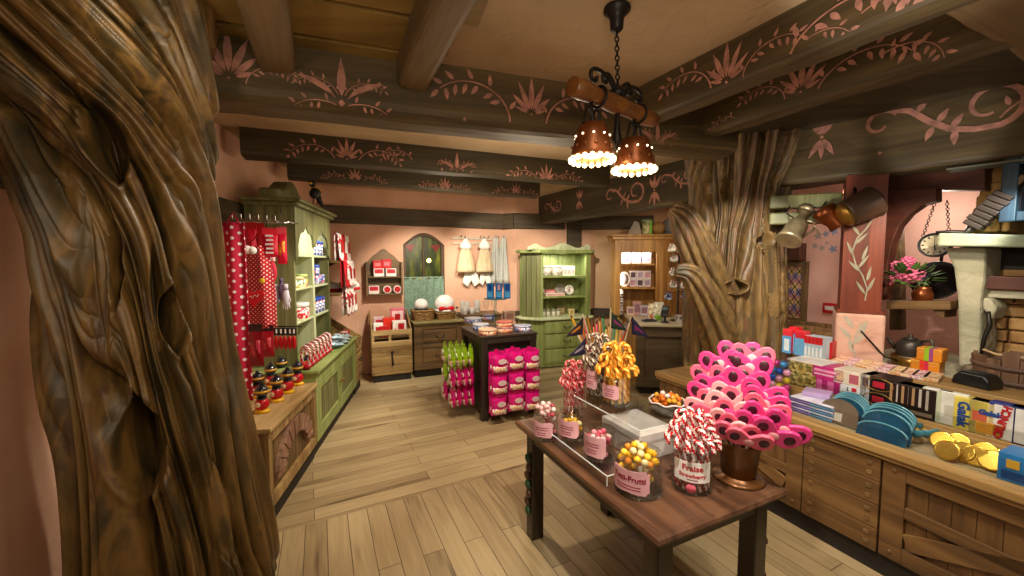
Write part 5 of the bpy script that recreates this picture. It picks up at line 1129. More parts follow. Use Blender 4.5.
b.box(e, tw-e, .06, .082, tz_-.11, tz_-.031); b.box(e, tw-e, td-.082, td-.06, tz_-.11, tz_-.031); b.box(.06, .082, e, td-e, tz_-.11, tz_-.031); b.box(tw-.082, tw-.06, e, td-e, tz_-.11, tz_-.031); b.build('apron', TBD, t, .003)
IVY = mat('#2a4a24', .7)
for x in (.055, tw-.135):
    for y in (.055, td-.135):
        b = B(); b.box(x, x+.08, y, y+.08, 0, tz_-.031); lg = b.build('leg', TBD, t, .006)
        if y > .3 and x < .3 or (x > .3 and y < .3):
            b = B()
            for k in range(7): z = .18+.055*k; b.sph((x-.012 if x < .3 else x+.092, y+.04+.012*math.sin(k*2.1), z), (.014, .028, .028), 8, 0 if k % 3 else 1)
            b.build('carved_vine', [wood('carved_vine_wood', ['#3a2418', '#563826'], 2), IVY], lg)
def tp(px, py, z=tz_): return gz(px, py, z)
GLASS = clearmat('clear_glass', (.97, .98, .98), .12); ACR = clearmat('acrylic', (.96, .97, .97), .2)
PLAQ = mat('#d8a0a6', .5, name='pink_plaque'); WINE = mat('#8a2038', .5, name='wine_print'); WPL = mat('#f0e6e0', .5, name='white_plaque')
def jar(name, label, p, r, h, group=None, lip=True):
    t = thing(name, label, 'jar', p, 0, group)
    b = B(); b.lathe([(0, .001), (r*.96, .001), (r, .01), (r, h), (r*.965, h), (r*.965, .014), (0, .014)], 40); b.build('glass', GLASS, t)
    b = B(); b.lathe([(r*1.0, .002), (r*1.03, .005), (r*1.03, .012), (r*1.0, .015)], 40); b.build('foot_ring', GLASS, t)
    b = B(); b.tube([(r*.985*math.cos(a), r*.985*math.sin(a), h) for a in [2*PI*k/40 for k in range(40)]], .003, 6, closed=True); b.build('rim', GLASS, t); return t
def plaque(t, r, ang, zc, w, h, m, lines, fancy=True, wob=.0):
    """a label bent round the glass, facing the angle ang"""
    b = B(); n = 24; vs = []
    M_ = Matrix.Rotation(ang+PI/2, 3, 'Z')
    def edge(u): return h/2*(1 - (.10*(1-abs(2*u-1))**2 if fancy else 0) + (.0))
    for s in (r*1.035, r*1.06):
        for i in range(n+1):
            u = i/n; th = (u-.5)*w/r; hh = edge(u)*(1 if not fancy or .06 < u < .94 else .78)
            vs += [M_ @ Vector((s*math.sin(th), -s*math.cos(th), zc-hh)), M_ @ Vector((s*math.sin(th), -s*math.cos(th), zc+hh))]
    k = 2*(n+1); fs = []
    for i in range(n): a = 2*i; fs += [(a, a+1, a+3, a+2), (k+a, k+a+2, k+a+3, k+a+1), (a, a+2, k+a+2, k+a), (a+1, k+a+1, k+a+3, a+3)]
    fs += [(0, k, k+1, 1), (2*n, 2*n+1, k+2*n+1, k+2*n)]; b.add(vs, fs); pl = b.build('label_plaque', m, t)
    for (s, size, dz, col) in lines:
        if s:
            o = text(s, size, col, pl, (0, 0, 0), bold=size*.03, depth=.0005)
            for v in o.data.vertices:   # bend the lettering round the jar
                th = v.co.x/r; rr = r*1.066 + v.co.z; x, z = rr*math.sin(th), v.co.y + zc + dz; v.co = M_ @ Vector((x, -rr*math.cos(th), z))
            o.rotation_euler = (0, 0, 0)
        else:
            b = B()
            for q in range(2): b.grid(lambda u, v: M_ @ Vector((r*1.066*math.sin((u-.5)*size/r), -r*1.066*math.cos((u-.5)*size/r), zc+dz-.012*q+.004*v)), 8, 1)
            b.build('fine_print', col, pl, solid=.0004)
    return pl
CAM_A = lambda p: math.atan2(-p.y, -p.x)
YC = [mat('#e8b018', .2, var=.04), mat('#ecc440', .2), mat('#f0dca0', .2), mat('#e08828', .2)]
PC = [mat('#d8506c', .2), mat('#e890a0', .2), mat('#e8b040', .2), mat('#f0dcd8', .2)]
WRP = clearmat('candy_wrapper', (.97, .94, .88), .5, .15)
CANDY = {}
def fill(p, r, z0, z1, n, cols, label, group, rad=.0135, dome=0, name='wrapped_candy'):
    pts = []; tries = 0
    while len(pts) < n and tries < 9000:
        tries += 1; a = random.random()*2*PI; q = (r-rad*1.15)*math.sqrt(random.random()); x, y = q*math.cos(a), q*math.sin(a)
        top = z1 + dome*(1-(q/r)**2); zz = z0+rad
        # drop until it meets another
        for (X, Y, Z) in pts:
            d2 = (x-X)**2+(y-Y)**2
            if d2 < (2*rad)**2: zz = max(zz, Z+math.sqrt((2*rad)**2-d2))
        if zz < top: pts.append((x, y, zz))
    for i, (x, y, z) in enumerate(pts):
        c = cols[random.choice((0, 0, 0, 1, 1, 2, 3))]; key = (c.name, rad)
        loc = (p[0]+x, p[1]+y, p[2]+z)
        if key not in CANDY:
            b = B(); b.sph((0, 0, 0), rad, 10, 0)
            for s in (-1, 1): b.lathe([(rad*.25, 0), (rad*.55, rad*.5), (rad*.5, rad*.55), (rad*.2, rad*.2)], 7, c=(s*rad*.9, 0, 0), m=1, M=Matrix.Rotation(s*PI/2, 3, 'Y'))
            o = b.build(name, [c, WRP]); CANDY[key] = o
        else: o = CANDY[key].copy(); COL.objects.link(o)
        tag(o, label, 'candy', group, None, loc); o.rotation_euler = (random.random()*6, random.random()*6, random.random()*6)
def cane_mesh(name, c1, c2, L, rad, hr, n=6, width=2):
    b = B(); pts = [Vector((0, 0, L*i/16)) for i in range(17)] + [Vector((hr-hr*math.cos(a), 0, L+hr*math.sin(a))) for a in [PI*i/10 for i in range(1, 11)]] + [Vector((2*hr, 0, L-.008*i)) for i in (1, 2)]
    b.tube(pts, rad, 8, stripe=lambda i, j: 1 if (j+i) % 4 < width else 0)
    return b.build(name, [c1, c2])
def canes(jarname, p, tiers, mesh_args, label, group):
    o = None; ty = 0
    for (nn, rr, dz, off) in tiers:
        ty += 1
        for k in range(nn):
            a = 2*PI*k/nn + off; loc = (p[0]+rr*math.cos(a), p[1]+rr*math.sin(a), p[2]+dz)
            if o is None: o = c = cane_mesh('candy_cane', *mesh_args)
            else: c = o.copy(); COL.objects.link(c)
            tag(c, label + (', bottom tier', ', middle tier', ', top tier')[ty-1], 'candy cane', group, None, loc, a + .65 + random.uniform(-.05, .05))
# risers
def riser(label, x0, x1, y0, y1, h, p):
    t = thing('acrylic_riser', label, 'riser', FT.w(0, 0, tz_+.0005), FT.a)
    b = B(); b.box(x0, x1, y0, y1, h-.006, h); b.build('deck', ACR, t); b = B(); b.box(x0, x0+.005, y0, y1, 0, h-.006); b.build('side', ACR, t); b = B(); b.box(x1-.005, x1, y0, y1, 0, h-.006); b.build('side', ACR, t)
    b = B(); b.bar((x0, y0, h-.003), (x1, y0, h-.003), .004, .004); b.bar((x0, y0, 0.002), (x0, y0, h), .004, .004); b.bar((x1, y0, .002), (x1, y0, h), .004, .004); b.bar((x0, y0, h-.003), (x0, y1, h-.003), .004, .004); b.build('bright_edge', mat('#e8ecec', .2, name='acrylic_edge'), t)
    return t
l1 = FT.loc(tp(602, 474)); 
riser('low clear acrylic riser under the two small candy jars', .05, .2, .35, .82, .05, None)
hz_ = .18
riser('tall clear acrylic riser under the orange candy canes', .30, .62, .42, .97, hz_, None)
b = B(); 
t = box_item('gift_box', 'plain white box inside the tall acrylic riser', 'box', FT.w(.455, .60, tz_+.0006), FT.a, .25, .3, .13, '#d8d0ca', None)
# jars on the table
def at_top(px, py, z): return gz(px, py, z)
p = tp(546, 437.5); p = Vector((p.x, p.y, tz_+.0005)); r = .07
jar('candy_jar', 'small glass jar of pink and white candies standing directly on the table', p, r, .14); T = [o for o in COL.objects if o.name.startswith('candy_jar')][-1]
plaque(T, r, CAM_A(p)-.35, .07, .12, .085, PLAQ, [('', .07, .01, WINE), ('', .05, -.018, WINE)])
fill(p, r*.95, .015, .15, 60, [mat('#e8b8b8', .25), mat('#f0dcd8', .25), mat('#d86878', .25), mat('#b04858', .25)], 'pink and white wrapped candy in the far left jar', 'candies in the far left jar', .0135, .045)
zr = tz_+.0505
p2 = FT.w(.125, .735, zr+.0005); r2 = .068
T = jar('candy_jar', 'small glass jar half full of yellow candies on the low acrylic riser', p2, r2, .14); plaque(T, r2, CAM_A(p2)-.45, .07, .125, .09, PLAQ, [('', .07, .01, WINE), ('', .05, -.018, WINE)])
fill(p2, r2*.95, .015, .09, 36, YC, 'yellow wrapped candy in the farther jar on the low riser', 'candies in the farther riser jar')
p3 = FT.w(.125, .50, zr+.0005); r3 = .07
T = jar('candy_jar', 'small glass jar of pink candies at the near end of the low riser', p3, r3, .14); plaque(T, r3, CAM_A(p3)-.55, .075, .13, .1, PLAQ, [('', .07, .012, WINE), ('', .05, -.018, WINE)])
fill(p3, r3*.95, .015, .11, 52, PC, 'pink wrapped candy in the nearer jar on the low riser', 'candies in the nearer riser jar')
p4 = tp(638, 489); p4.z += .0005; r4 = .098
T = jar('candy_jar', 'wide glass jar of yellow candies with a Tutti-Frutti label near the table corner', p4, r4, .17); plaque(T, r4, CAM_A(p4)-.42, .078, .17, .10, PLAQ, [('Tutti-Frutti', .031, .012, WINE), ('', .1, -.02, WINE)])
fill(p4, r4*.95, .015, .13, 95, YC, 'yellow wrapped candy in the Tutti-Frutti jar', 'candies in the wide labelled jar', .0155, .07)
# red and white canes in front
p5 = tp(691, 487); p5.z += .0005; r5 = .079
T = jar('cane_jar', 'glass jar of red and white candy canes with a white Fraise Strawberry label', p5, r5, .185); plaque(T, r5, CAM_A(p5)+.05, .105, .15, .085, WPL, [('Fraise', .034, .017, mat('#b81828', .5)), ('Strawberry', .023, -.015, mat('#b81828', .5)), ('', .04, -.034, WINE)], False)
plq = B(); plq.lathe([(.02, 0), (.02, .002), (0, .002)], 16, c=(r5*1.0*math.cos(CAM_A(p5)), r5*1.0*math.sin(CAM_A(p5)), .035), M=Matrix.Rotation(CAM_A(p5), 3, 'Z') @ Matrix.Rotation(PI/2, 3, 'Y')); plq.build('seal', mat('#d86070', .5), T)
canes('cane_jar', p5, [(13, .063, .018, 0), (9, .043, .066, .3), (6, .022, .115, .1)], (CR, CW, .195, .0098, .025), 'red and white strawberry candy cane in the labelled jar', 'canes in the strawberry jar')
# orange canes on the tall riser
p6 = FT.w(.44, .76, tz_+hz_+.001); r6 = .078
OR1, OR2, YL2 = mat('#d8781c', .25, var=.05), mat('#f0c050', .25, var=.05), mat('#efe0c0', .25)
T = jar('cane_jar', 'glass jar of orange and yellow candy canes on the tall riser', p6, r6, .16); plaque(T, r6, CAM_A(p6)-.55, .085, .11, .08, PLAQ, [('', .06, .012, WINE), ('', .05, -.014, WINE)])
canes('cane_jar', p6, [(12, .063, .018, 0), (8, .0415, .08, .3), (5, .0195, .14, .1)], (OR1, OR2, .175, .0108, .028), 'orange and yellow candy cane on the tall riser', 'canes in the orange jar')
# brown canes
p7 = FT.w(.43, .915, tz_+hz_+.001) ; r7 = .07
BR1, BR2 = mat('#4a2618', .3), mat('#d8c4b0', .3)
T = jar('cane_jar', 'glass jar of brown and cream candy canes behind the orange ones', p7, r7, .19); plaque(T, r7, CAM_A(p7)-.7, .11, .085, .11, PLAQ, [('', .05, .02, WINE), ('', .04, -.014, WINE)])
canes('cane_jar', p7, [(13, .057, .018, 0), (9, .038, .085, .3), (5, .0185, .15, .1)], (BR1, BR2, .2, .009, .021), 'brown and cream candy cane behind the orange jar', 'canes in the brown jar')
# red canes at the far end
p8 = tp(574, 415); p8.z += .0005; r8 = .07
T = jar('cane_jar', 'slim glass jar of red candy canes at the far end of the candy table', p8, r8, .18)
canes('cane_jar', p8, [(13, .057, .018, 0), (9, .038, .075, .3), (5, .0185, .13, .1)], (CR, mat('#e8a0a0', .3), .2, .009, .02), 'red candy cane at the far end of the candy table', 'canes in the far red jar')
# bow lollipops in the bronze pot
pp = tp(738, 478); pp.z += .0005
t = thing('lollipop_pot', 'bronze brown pot on a round foot holding the pink lollipops', 'pot', pp, 0)
BRZ = mat('#6a4320', .3, .5, name='bronze_paint')
b = B(); b.lathe([(.105, 0), (.108, .006), (.1, .014), (.072, .018), (.07, .024)], 32); b.build('foot', BRZ, t)
b = B(); b.lathe([(.066, .0245), (.07, .03), (.088, .17), (.092, .178), (.086, .178), (.066, .04), (0, .038)], 32); b.build('pot_body', BRZ, t)
LPK = mat('#d83a80', .35, var=.06, name='lollipop_pink'); LPP = mat('#e8a4a8', .4, var=.06, name='lollipop_pale'); LPR = mat('#e0607c', .35, name='lollipop_rose'); PLUM = mat('#3c0c1e', .35, name='lollipop_plum'); STK = mat('#e8d8c0', .6, name='paper_stick'); CORAL = mat('#e06a64', .4, name='lollipop_coral')
def bow_lolly(kind):
    t = bpy.data.objects.new('bow_lollipop', None); COL.objects.link(t)
    pts = []
    for s in (1, -1):
        seq = [(0, .016), (.012, .028), (.03, .042), (.05, .045), (.066, .034), (.072, .012), (.066, -.012), (.05, -.03), (.03, -.034), (.012, -.028), (0, -.026)]
        pts += [(x*s*1.28, z*1.28) for x, z in (seq if s == 1 else seq[::-1][1:-1])]
    b = B(); b.prism(pts, -.009, .009); b.build('candy', {'pink': LPK, 'pale': LPP, 'rose': LPR}[kind], t, .006, seg=3)
    for s in (-1, 1): b = B(); b.sph((s*.054, -.0085, .010), (.020, .004, .025), 16); b.build('plum_oval', PLUM, t)
    b = B(); b.sph((0, -.008, -.006), (.022, .005, .02), 10); b.build('knot', CORAL if kind == 'pale' else LPP, t)
    b = B(); b.tube([(0, 0, -.024), (0, 0, -.23)], .0028, 6); b.build('stick', STK, t)
    return t
LOL = {}
slots = []
rowsL = [  # px, py of each head, distance along the view, kind
 (716, 362, 'pink'), (736, 353, 'pink'), (750, 357, 'rose'), (727, 368, 'pink'), (748, 366, 'pink'), (707, 374, 'rose'), (713, 384, 'pink'), (745, 381, 'pink'), (729, 377, 'rose'),
 (705, 390, 'pink'), (732, 394, 'pale'), (762, 394, 'pink'), (717, 399, 'rose'), (732, 404, 'pale'), (764, 402, 'pink'), (703, 405, 'pale'), (765, 410, 'rose'), (730, 413, 'pale'), (712, 412, 'rose'), (764, 418, 'pink'),
 (742, 423, 'pink'), (717, 425, 'rose'), (756, 426, 'pink'), (727, 432, 'pale'), (749, 440, 'rose'), (773, 434, 'pink'), (738, 433, 'rose'), (783, 428, 'pink'), (708, 422, 'pale')]
base = Vector((pp.x, pp.y, pp.z+.05)); vw = Vector((pp.x, pp.y, 0)).normalized(); rt = Vector((vw.y, -vw.x, 0))
for i, (px, py, kd) in enumerate(rowsL):
    sx = (px-740)/FPX*pp.y*.86; hgt = gy(738, py, pp.y).z - pp.z
    dep = -.09 + .19*((440-py)/90.0) + random.uniform(-.012, .012)
    top = Vector((pp.x, pp.y, 0)) + rt*sx + vw*dep; top.z = gy(738, py, top.y).z
    d = (top-base).normalized(); # head axis along the stick
    lab = '%s bow-shaped lollipop with plum ovals, %s' % ({'pink': 'bright pink', 'pale': 'pale pink', 'rose': 'rose pink'}[kd], 'in the upper part of the bronze pot bunch' if py < 390 else ('in the middle of the bronze pot bunch' if py < 420 else 'hanging lowest over the rim of the bronze pot'))
    if kd not in LOL: o = LOL[kd] = bow_lolly(kd); tag(o, lab, 'lollipop', 'bow lollipops in the bronze pot')
    else: o = dup(LOL[kd], lab)
    zax = d; xax = (rt + Vector((0, 0, random.uniform(-.1, .1)))); xax = (xax - zax*xax.dot(zax)).normalized(); yax = zax.cross(xax)
    sc_ = 1.0
    o.matrix_world = Matrix.Translation(top) @ Matrix((xax, yax, zax)).transposed().to_4x4()
# barrel stand with the bowl of orange sweets, and the pennant bin
bp = gy(667, 412, 2.52)
t = thing('barrel_stand', 'dark round barrel stand behind the candy table under the sweets bowl', 'stand', (bp.x, bp.y, 0), 0)
bz = bp.z - .012
b = B(); b.lathe([(.10, 0), (.105, .02), (.125, bz*.5), (.11, bz-.02), (.11, bz)], 28); b.build('barrel_body', BRNV, t); b = B()
for z in (.12, bz*.5, bz-.12): b.lathe([(.113+.012*math.sin(PI*z/bz), z-.015), (.116+.012*math.sin(PI*z/bz), z), (.113+.012*math.sin(PI*z/bz), z+.015)], 28)
b.build('hoop', IRON, t)
t = thing('sweets_bowl', 'dark round bowl heaped with orange wrapped sweets behind the candy table', 'bowl', (bp.x, bp.y, bz+.0005), 0)
b = B(); b.lathe([(.085, 0), (.1, .02), (.112, .085), (.104, .085), (.09, .03), (0, .03)], 28); b.build('bowl_body', mat('#3a2a1c', .4), t)
b = B(); b.tube([(.112*math.cos(a), .112*math.sin(a), .087+.006*math.sin(a*7)) for a in [2*PI*k/42 for k in range(42)]], .006, 6, closed=True); b.build('paper_frill', mat('#d8c8c0', .6), t)
fill((bp.x, bp.y, bz), .1, .032, .10, 34, [mat('#d86a18', .2), mat('#e0a030', .2), mat('#ecdcd8', .2), mat('#b83c48', .2)], 'orange wrapped sweet in the dark bowl behind the candy table', 'sweets in the dark bowl', .017, .03, 'wrapped_sweet')
vb = Vector((.72, 2.98, 0))
t = thing('pennant_bin', 'tall dark bin of pencils and pennants behind the candy canes', 'bin', vb, R(28))
b = B()
for k in range(16):
    a0, a1 = 2*PI*k/16, 2*PI*(k+.92)/16; b.prism([(.15*math.cos(a0), .15*math.sin(a0)), (.15*math.cos(a1), .15*math.sin(a1)), (.135*math.cos(a1), .135*math.sin(a1)), (.135*math.cos(a0), .135*math.sin(a0))], .0, .95, ax='z')
b.lathe([(.134, 0), (.134, .02), (0, .02)], 24); b.build('bin_body', BRNV, t)
b = B()
for z in (.1, .85): b.lathe([(.151, z), (.155, z+.015), (.151, z+.03)], 24)
b.build('hoop', IRON, t)
PCOL = ['#e0a020', '#d86020', '#3aa070', '#e8d8c0', '#d04070', '#e0c040', '#5078b0', '#d89030']
po = {}
for i in range(20):
    a = i*2.4; q = .1*math.sqrt((i+.5)/20); px = 572 + 62*((i*7) % 20)/20; py = 318+14*((i*3) % 5)/5
    top = gy(px, py, 2.98+.06*math.sin(a)); bot = Vector((vb.x+q*math.cos(a)*.8, vb.y+q*math.sin(a)*.8, .7))
    c = PCOL[i % 8]; cn = ('yellow', 'orange', 'green', 'cream', 'pink', 'lemon', 'blue', 'amber')[i % 8]
    t = thing('pencil', '%s pencil sticking out of the pennant bin, %s' % (cn, ('left side', 'middle left', 'middle right', 'right side')[int((px-572)//16)]), 'pencil', (0, 0, 0), 0, 'pencils in the pennant bin')
    b = B(); b.tube([bot, top], .008, 6); b.build('pencil_shaft', mat(c, .4), t); b = B(); d = (top-bot).normalized(); b.tube([top, top+d*.02, top+d*.035], [.008, .006, .001], 6); b.build('pencil_tip', mat(shade(c, .6), .4), t)
for i, (px, py, dx, c, c2, lab) in enumerate(((583, 328, -1, '#3a3048', '#e0902c', 'dark pennant with orange stripes sticking out left of the bin'), (586, 348, -1, '#3a3668', '#c8c4d8', 'violet and white pennant drooping lowest at the left of the bin'), (611, 322, 1, '#2c4a44', '#a84a94', 'dark green and purple pennant in the middle of the bin'), (632, 328, 1, '#30305c', '#9a3c86', 'navy and purple pennant sticking out right of the bin'))):
    top = gy(px, py-14, 2.92); bot = Vector((vb.x+(px-607)*.0012, vb.y-.06, .75)); t = thing('pennant', lab, 'pennant', (0, 0, 0), 0, 'pennants in the bin')
    b = B(); b.tube([bot, top], .006, 6); b.build('pole', mat('#d8c8a8', .5), t)
    q = lambda u, v: top + Vector((dx*u*.13, -.012*math.sin(u*4), -.02-.13*(v*(1-u)+.5*u)-.09*u))
    b = B(); b.grid(q, 8, 4); b.build('flag', mat(c, .7), t, solid=.003)
    b = B(); b.grid(lambda u, v: q(.15+.5*u, .35+.25*v)+Vector((0, -.004, 0)), 6, 2); b.build('flag_stripe', mat(c2, .7), t, solid=.002)
# ---------------------------------------------------------------- long counter on the right
FC = Fr((1.332, 3.501), math.atan2(-1.88, .844))
CK = wood('counter_brown', ['#3a2614', '#573c20', '#6e4d2a', '#7e5f36'], 0, .5, 9, .09, .25); CKV = wood('counter_brown_upright', ['#3a2614', '#573c20', '#6e4d2a', '#7e5f36'], 2, .5, 9, .09, .25)
CKT = wood('counter_edge_oak', ['#75542e', '#92703f', '#a88552', '#b89766'], 0, .38, 9, .07, .12)
t = thing('shop_counter', 'long brown wooden sales counter on the right filled with sweets', 'counter', FC.w(0, 0), FC.a)
CL, ctz = 3.3, .73
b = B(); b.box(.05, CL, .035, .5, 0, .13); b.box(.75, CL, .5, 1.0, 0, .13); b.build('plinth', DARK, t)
b = B(); b.box(-.0, CL, .03, .5, .13, ctz-.13); b.box(.72, CL, .5, 1.02, .13, ctz-.04); b.build('body', CKV, t)
b = B(); b.box(-.03, CL, -.035, .06, ctz-.05, ctz); b.box(-.03, CL, -.02, .03, ctz-.075, ctz-.05); b.build('front_edge', CKT, t, .01)
b = B(); b.box(-.03, .72, .06, .52, ctz-.05, ctz); b.build('ledge_top', CKT, t, .004)
b = B(); b.box(.721, CL, .061, .48, ctz-.06, ctz-.025); b.build('trough_floor', mat('#a89878', .5), t)
b = B(); b.box(.72, .75, .061, .48, ctz-.025, ctz+.0); b.box(.751, CL, .455, .48, ctz-.025, ctz+.03); b.build('trough_wall', CKT, t, .004)
STEP = ctz+.05
b = B(); b.box(.72, CL, .481, .76, STEP-.03, STEP); b.build('step_shelf', CKT, t, .004)
BSH = .945
b = B(); b.box(.72, CL, .761, 1.05, BSH-.03, BSH); b.box(.72, CL, .761, .78, STEP-.03, BSH-.03); b.build('back_shelf', CKT, t, .004)
# front panels: braced panel, plank block with pegs, braced panel, plank block
def braced(x0, x1, flip):
    b = B(); w = .095
    b.box(x0, x0+w, 0, .03, .13, ctz-.075); b.box(x1-w, x1, 0, .03, .13, ctz-.075); b.box(x0+w, x1-w, 0, .03, .13, .215); b.box(x0+w, x1-w, 0, .03, ctz-.16, ctz-.075)
    for z in (.17, ctz-.115):
        for x in (x0+w/2, x1-w/2): b.sph((x, 0, z), (.012, .006, .012), 8)
    za, zb = .225, ctz-.17
    if flip: b.bar((x0+w+.01, .012, za+.03), (x1-w-.01, .012, zb-.03), .022, .085); b.bar((x0+w, .01, zb-.15), (x1-w, .01, zb-.19), .018, .06)
    else: b.bar((x0+w+.01, .012, zb-.03), (x1-w-.01, .012, za+.03), .022, .085); b.bar((x0+w, .01, zb-.2), (x1-w, .01, zb-.2), .018, .06)
    b.build('braced_panel', CK, t, .005)
    b = B(); beads(b, x0+w, x1-w, .215, ctz-.16, .024, .0295, .085); b.build('panel_boards', CKV, t)
def planked(x0, x1):
    for k in range(4):
        z = .13+.131*k; b = B(); b.box(x0+.004, x1-.004, -.004, .0295, z, z+.127)
        for x in (x0+.05, x1-.05):
            for dz in (.035, .09): b.prism([(x-.012, z+dz-.012), (x+.012, z+dz-.012), (x+.012, z+dz+.012), (x-.012, z+dz+.012)], -.009, -.0041, 1)
        b.build('plank', [CK, BRN], t, .005)
# window-side faces follow the photo's divisions
xA = fx(FC, 803, 460); xB = fx(FC, 882, 480)
braced(.0, xA-.005, False) if 0 else braced(.30, xA-.004, False)
b = B(); beads(b, 0, .295, .13, ctz-.075, .0, .0295, .1); b.build('panel_boards', CKV, t)
planked(xA, xB-.004); braced(xB, xB+1.0, True); planked(xB+1.004, CL)
def gp(name, pts, m): b = B(); b.add(pts, [(0, 1, 2, 3)]); return b.build(name, m, t, solid=.004)
gp('glass_front', [(.76, .065, ctz+.001), (CL, .065, ctz+.001), (CL, .10, ctz+.085), (.76, .10, ctz+.085)], ACR)
gp('glass_divider', [(.76, .485, STEP+.001), (CL, .485, STEP+.001), (CL, .485, STEP+.07), (.76, .485, STEP+.07)], ACR)
fcw = FC.w
def cbox(name, label, cat, px, back, z, w, d, h, col, patch=None, group=None, dx=0, yaw=0, **kw):
    return box_item(name, label, cat, fcw(fx(FC, px, 380, back)+dx, back+d/2, z+.0006), FC.a+R(yaw), w, d, h, col, patch, group=group, **kw)
TR_ = ctz-.025
# tall clear bag of foil balls
p = fcw(fx(FC, 769, 390, .30)+.055, .33, TR_+.0006)
t2 = thing('foil_ball_bag', 'tall clear bag of blue, gold and pink foil balls on the counter', 'bag', p, FC.a)
b = B()
for s in (-1, 1): b.grid(lambda u, v: ((u-.5)*.17*(1-.25*v*v), s*.05*(math.sin(PI*u))**.5*(1-v*.7), .34*v), 8, 8, smooth=True)
b.build('pouch', clearmat('cellophane', (.94, .95, .97), .2, .1), t2)
b = B(); cols = ['#d8c040', '#2860c8', '#d84890', '#e8a8c8', '#4898d8']; mm = [mat(c, .2, .3) for c in cols]; k = 0
for j in range(5):
    for i in range(3 if j < 4 else 2): b.sph(((i-1 if j < 4 else i-.5)*.05, .0, .03+.056*j), .027, 10, (i*2+j*3) % 5); k += 1
for q in range(1):
    pass
fb_ = b.build('foil_balls', mm, t2); fb_['kind'] = 'stuff'
# red, blue and white cartons behind
LEDZ = .905
for i, (px, Yb, w, h, c, pt) in enumerate(((785, .80, .07, .2, '#d8303a', [(.0, 1, .0, .72, '#5a9ad0'), (.2, .8, .1, .6, '#d8e4f0')]), (791, .83, .07, .22, '#c8202c', [(.0, 1, .0, .75, '#4888c8'), (.2, .6, .1, .7, '#e8eef4')]), (798, .8, .075, .2, '#d02838', [(.0, 1, .0, .7, '#6aa8d8')]))):
    cbox('carton', ('red and blue carton nearest the carved tree on the counter', 'tallest red and blue carton by the carved tree', 'third red and blue carton from the carved tree')[i], 'carton', px, Yb, BSH, w, .07, h, c, pt, 'red and blue cartons')
for i in range(5):
    cbox('carton', '%s pale blue carton with a red top from the carved tree side' % ORD[i], 'carton', 804, .80, BSH, .025, .13, .17, '#b8d0e4', [(0, 1, .66, 1, '#cc1e26'), (.2, .8, .1, .5, '#e8f0f4')], 'pale blue cartons with red tops', dx=.027*i)
box_item('red_crate', 'red box standing beside the pale blue cartons by the pink stone base', 'box', gl(822, 356, fcw(0, .95), fcw(1, .95)) * Vector((1, 1, 0)) + Vector((0, 0, BSH+.001)), FC.a+R(8), .17, .13, .13, '#b81820', [(.1, .9, .2, .8, '#c8303a')])
# books, tins and boxes on the step
GOLDP = specks('gold_pattern', ['#8a7430', '#b8a058', '#6a5a28', '#c8b878', '#7a7a48'], 60)
FACE = .50
for r_ in range(2):
    z = STEP+.0905*r_
    cbox('patterned_box', 'gold patterned box at the tree end of the step, %s of two' % ('lower', 'upper')[r_], 'box', 801, FACE, z, .2, .2, .09, '#b8a058', None, 'gold patterned boxes', spec=GOLDP)
cbox('white_board', 'flat white card lying on the upper gold patterned box', 'card', 803, FACE, STEP+.181, .24, .22, .012, '#eae4e0')
for i, (px, w) in enumerate(((815, .05), (820, .05), (826, .055), (832, .055))): cbox('pink_box', '%s magenta box from the tree in the lower row of the step' % ORD[i], 'box', px, FACE, STEP, w, .16, .10, '#c02880', [(.15, .85, .1, .9, ('#d868a8', '#a82070')[i % 2])], 'magenta boxes', dx=.03)
cbox('pink_box', 'wide magenta box with white lines lying on the magenta row', 'box', 827, FACE, STEP+.1006, .2, .18, .085, '#c82c80', [(.08, .9, .55, .75, '#e8a0c4'), (.08, .7, .25, .4, '#e8b0cc')])
for r_ in range(2):
    cbox('white_carton', ('lower white carton with lettering and a red heart on the step', 'upper white carton with a red print on the step')[r_], 'carton', 851, FACE, STEP+.0956*r_, .21, .18, .095, '#dfe2e8' if r_ == 0 else '#e8dcc8', [(.53, .66, .6, .88, '#c02030')] if r_ == 0 else [(.1, .3, .2, .8, '#d8b090'), (.45, .7, .15, .8, '#b86070'), (.8, .95, .2, .8, '#5a4a58')], txt=('I   \nchocolat', .036, '#3a3a48', .52) if r_ == 0 else None)
for r_ in range(2):
    t3 = cbox('black_box', '%s black box with a gold ring and red heart on the step' % ('lower', 'upper')[r_], 'box', 879, FACE, STEP+.0956*r_, .2, .17, .095, '#1c1414', [(.35, .65, .3, .7, '#b82838')], 'black heart boxes')
    b = B(); b.tube([(.075*math.cos(a), -.087, .048+.04*math.sin(a)) for a in [2*PI*k/24 for k in range(24)]], .003, 5, closed=True); b.build('gold_ring', BRASS, t3)
for i, px in enumerate((899, 911, 922)): cbox('dark_box', '%s dark brown chocolate box with pale stripes from the heart boxes' % ORD[i], 'box', px, FACE, STEP, .12, .1, .18, '#2a1c16', [(.15, .25, .35, .95, '#b89068'), (.4, .5, .35, .95, '#c8c0b8'), (.65, .75, .3, .95, '#b0a89c'), (.1, .9, .08, .2, '#8a7a68')], 'dark striped chocolate boxes', yaw=4)
for i, px in enumerate((938, 954)): cbox('book', ('white tall book with a small picture, tree side of the yellow box', 'white tall book with grey print leaning next to the yellow box')[i], 'book', px, FACE+.01, STEP, .12, .04, .19, '#e4e2d8', [(.25, .8, .25, .6, '#c8c4b8'), (.0, .12, 0, 1, '#c8d0b0')], 'white books', yaw=3)
t3 = cbox('yellow_box', 'yellow chocolate box with upright blue lettering', 'box', 973, FACE-.01, STEP, .13, .08, .18, '#e0cc58', [(.55, .95, .4, .7, '#c86048')]); text('Galak', .062, mat('#204890', .4), t3, (-.028, -.044, .09), (PI/2, R(90), 0), bold=.002)
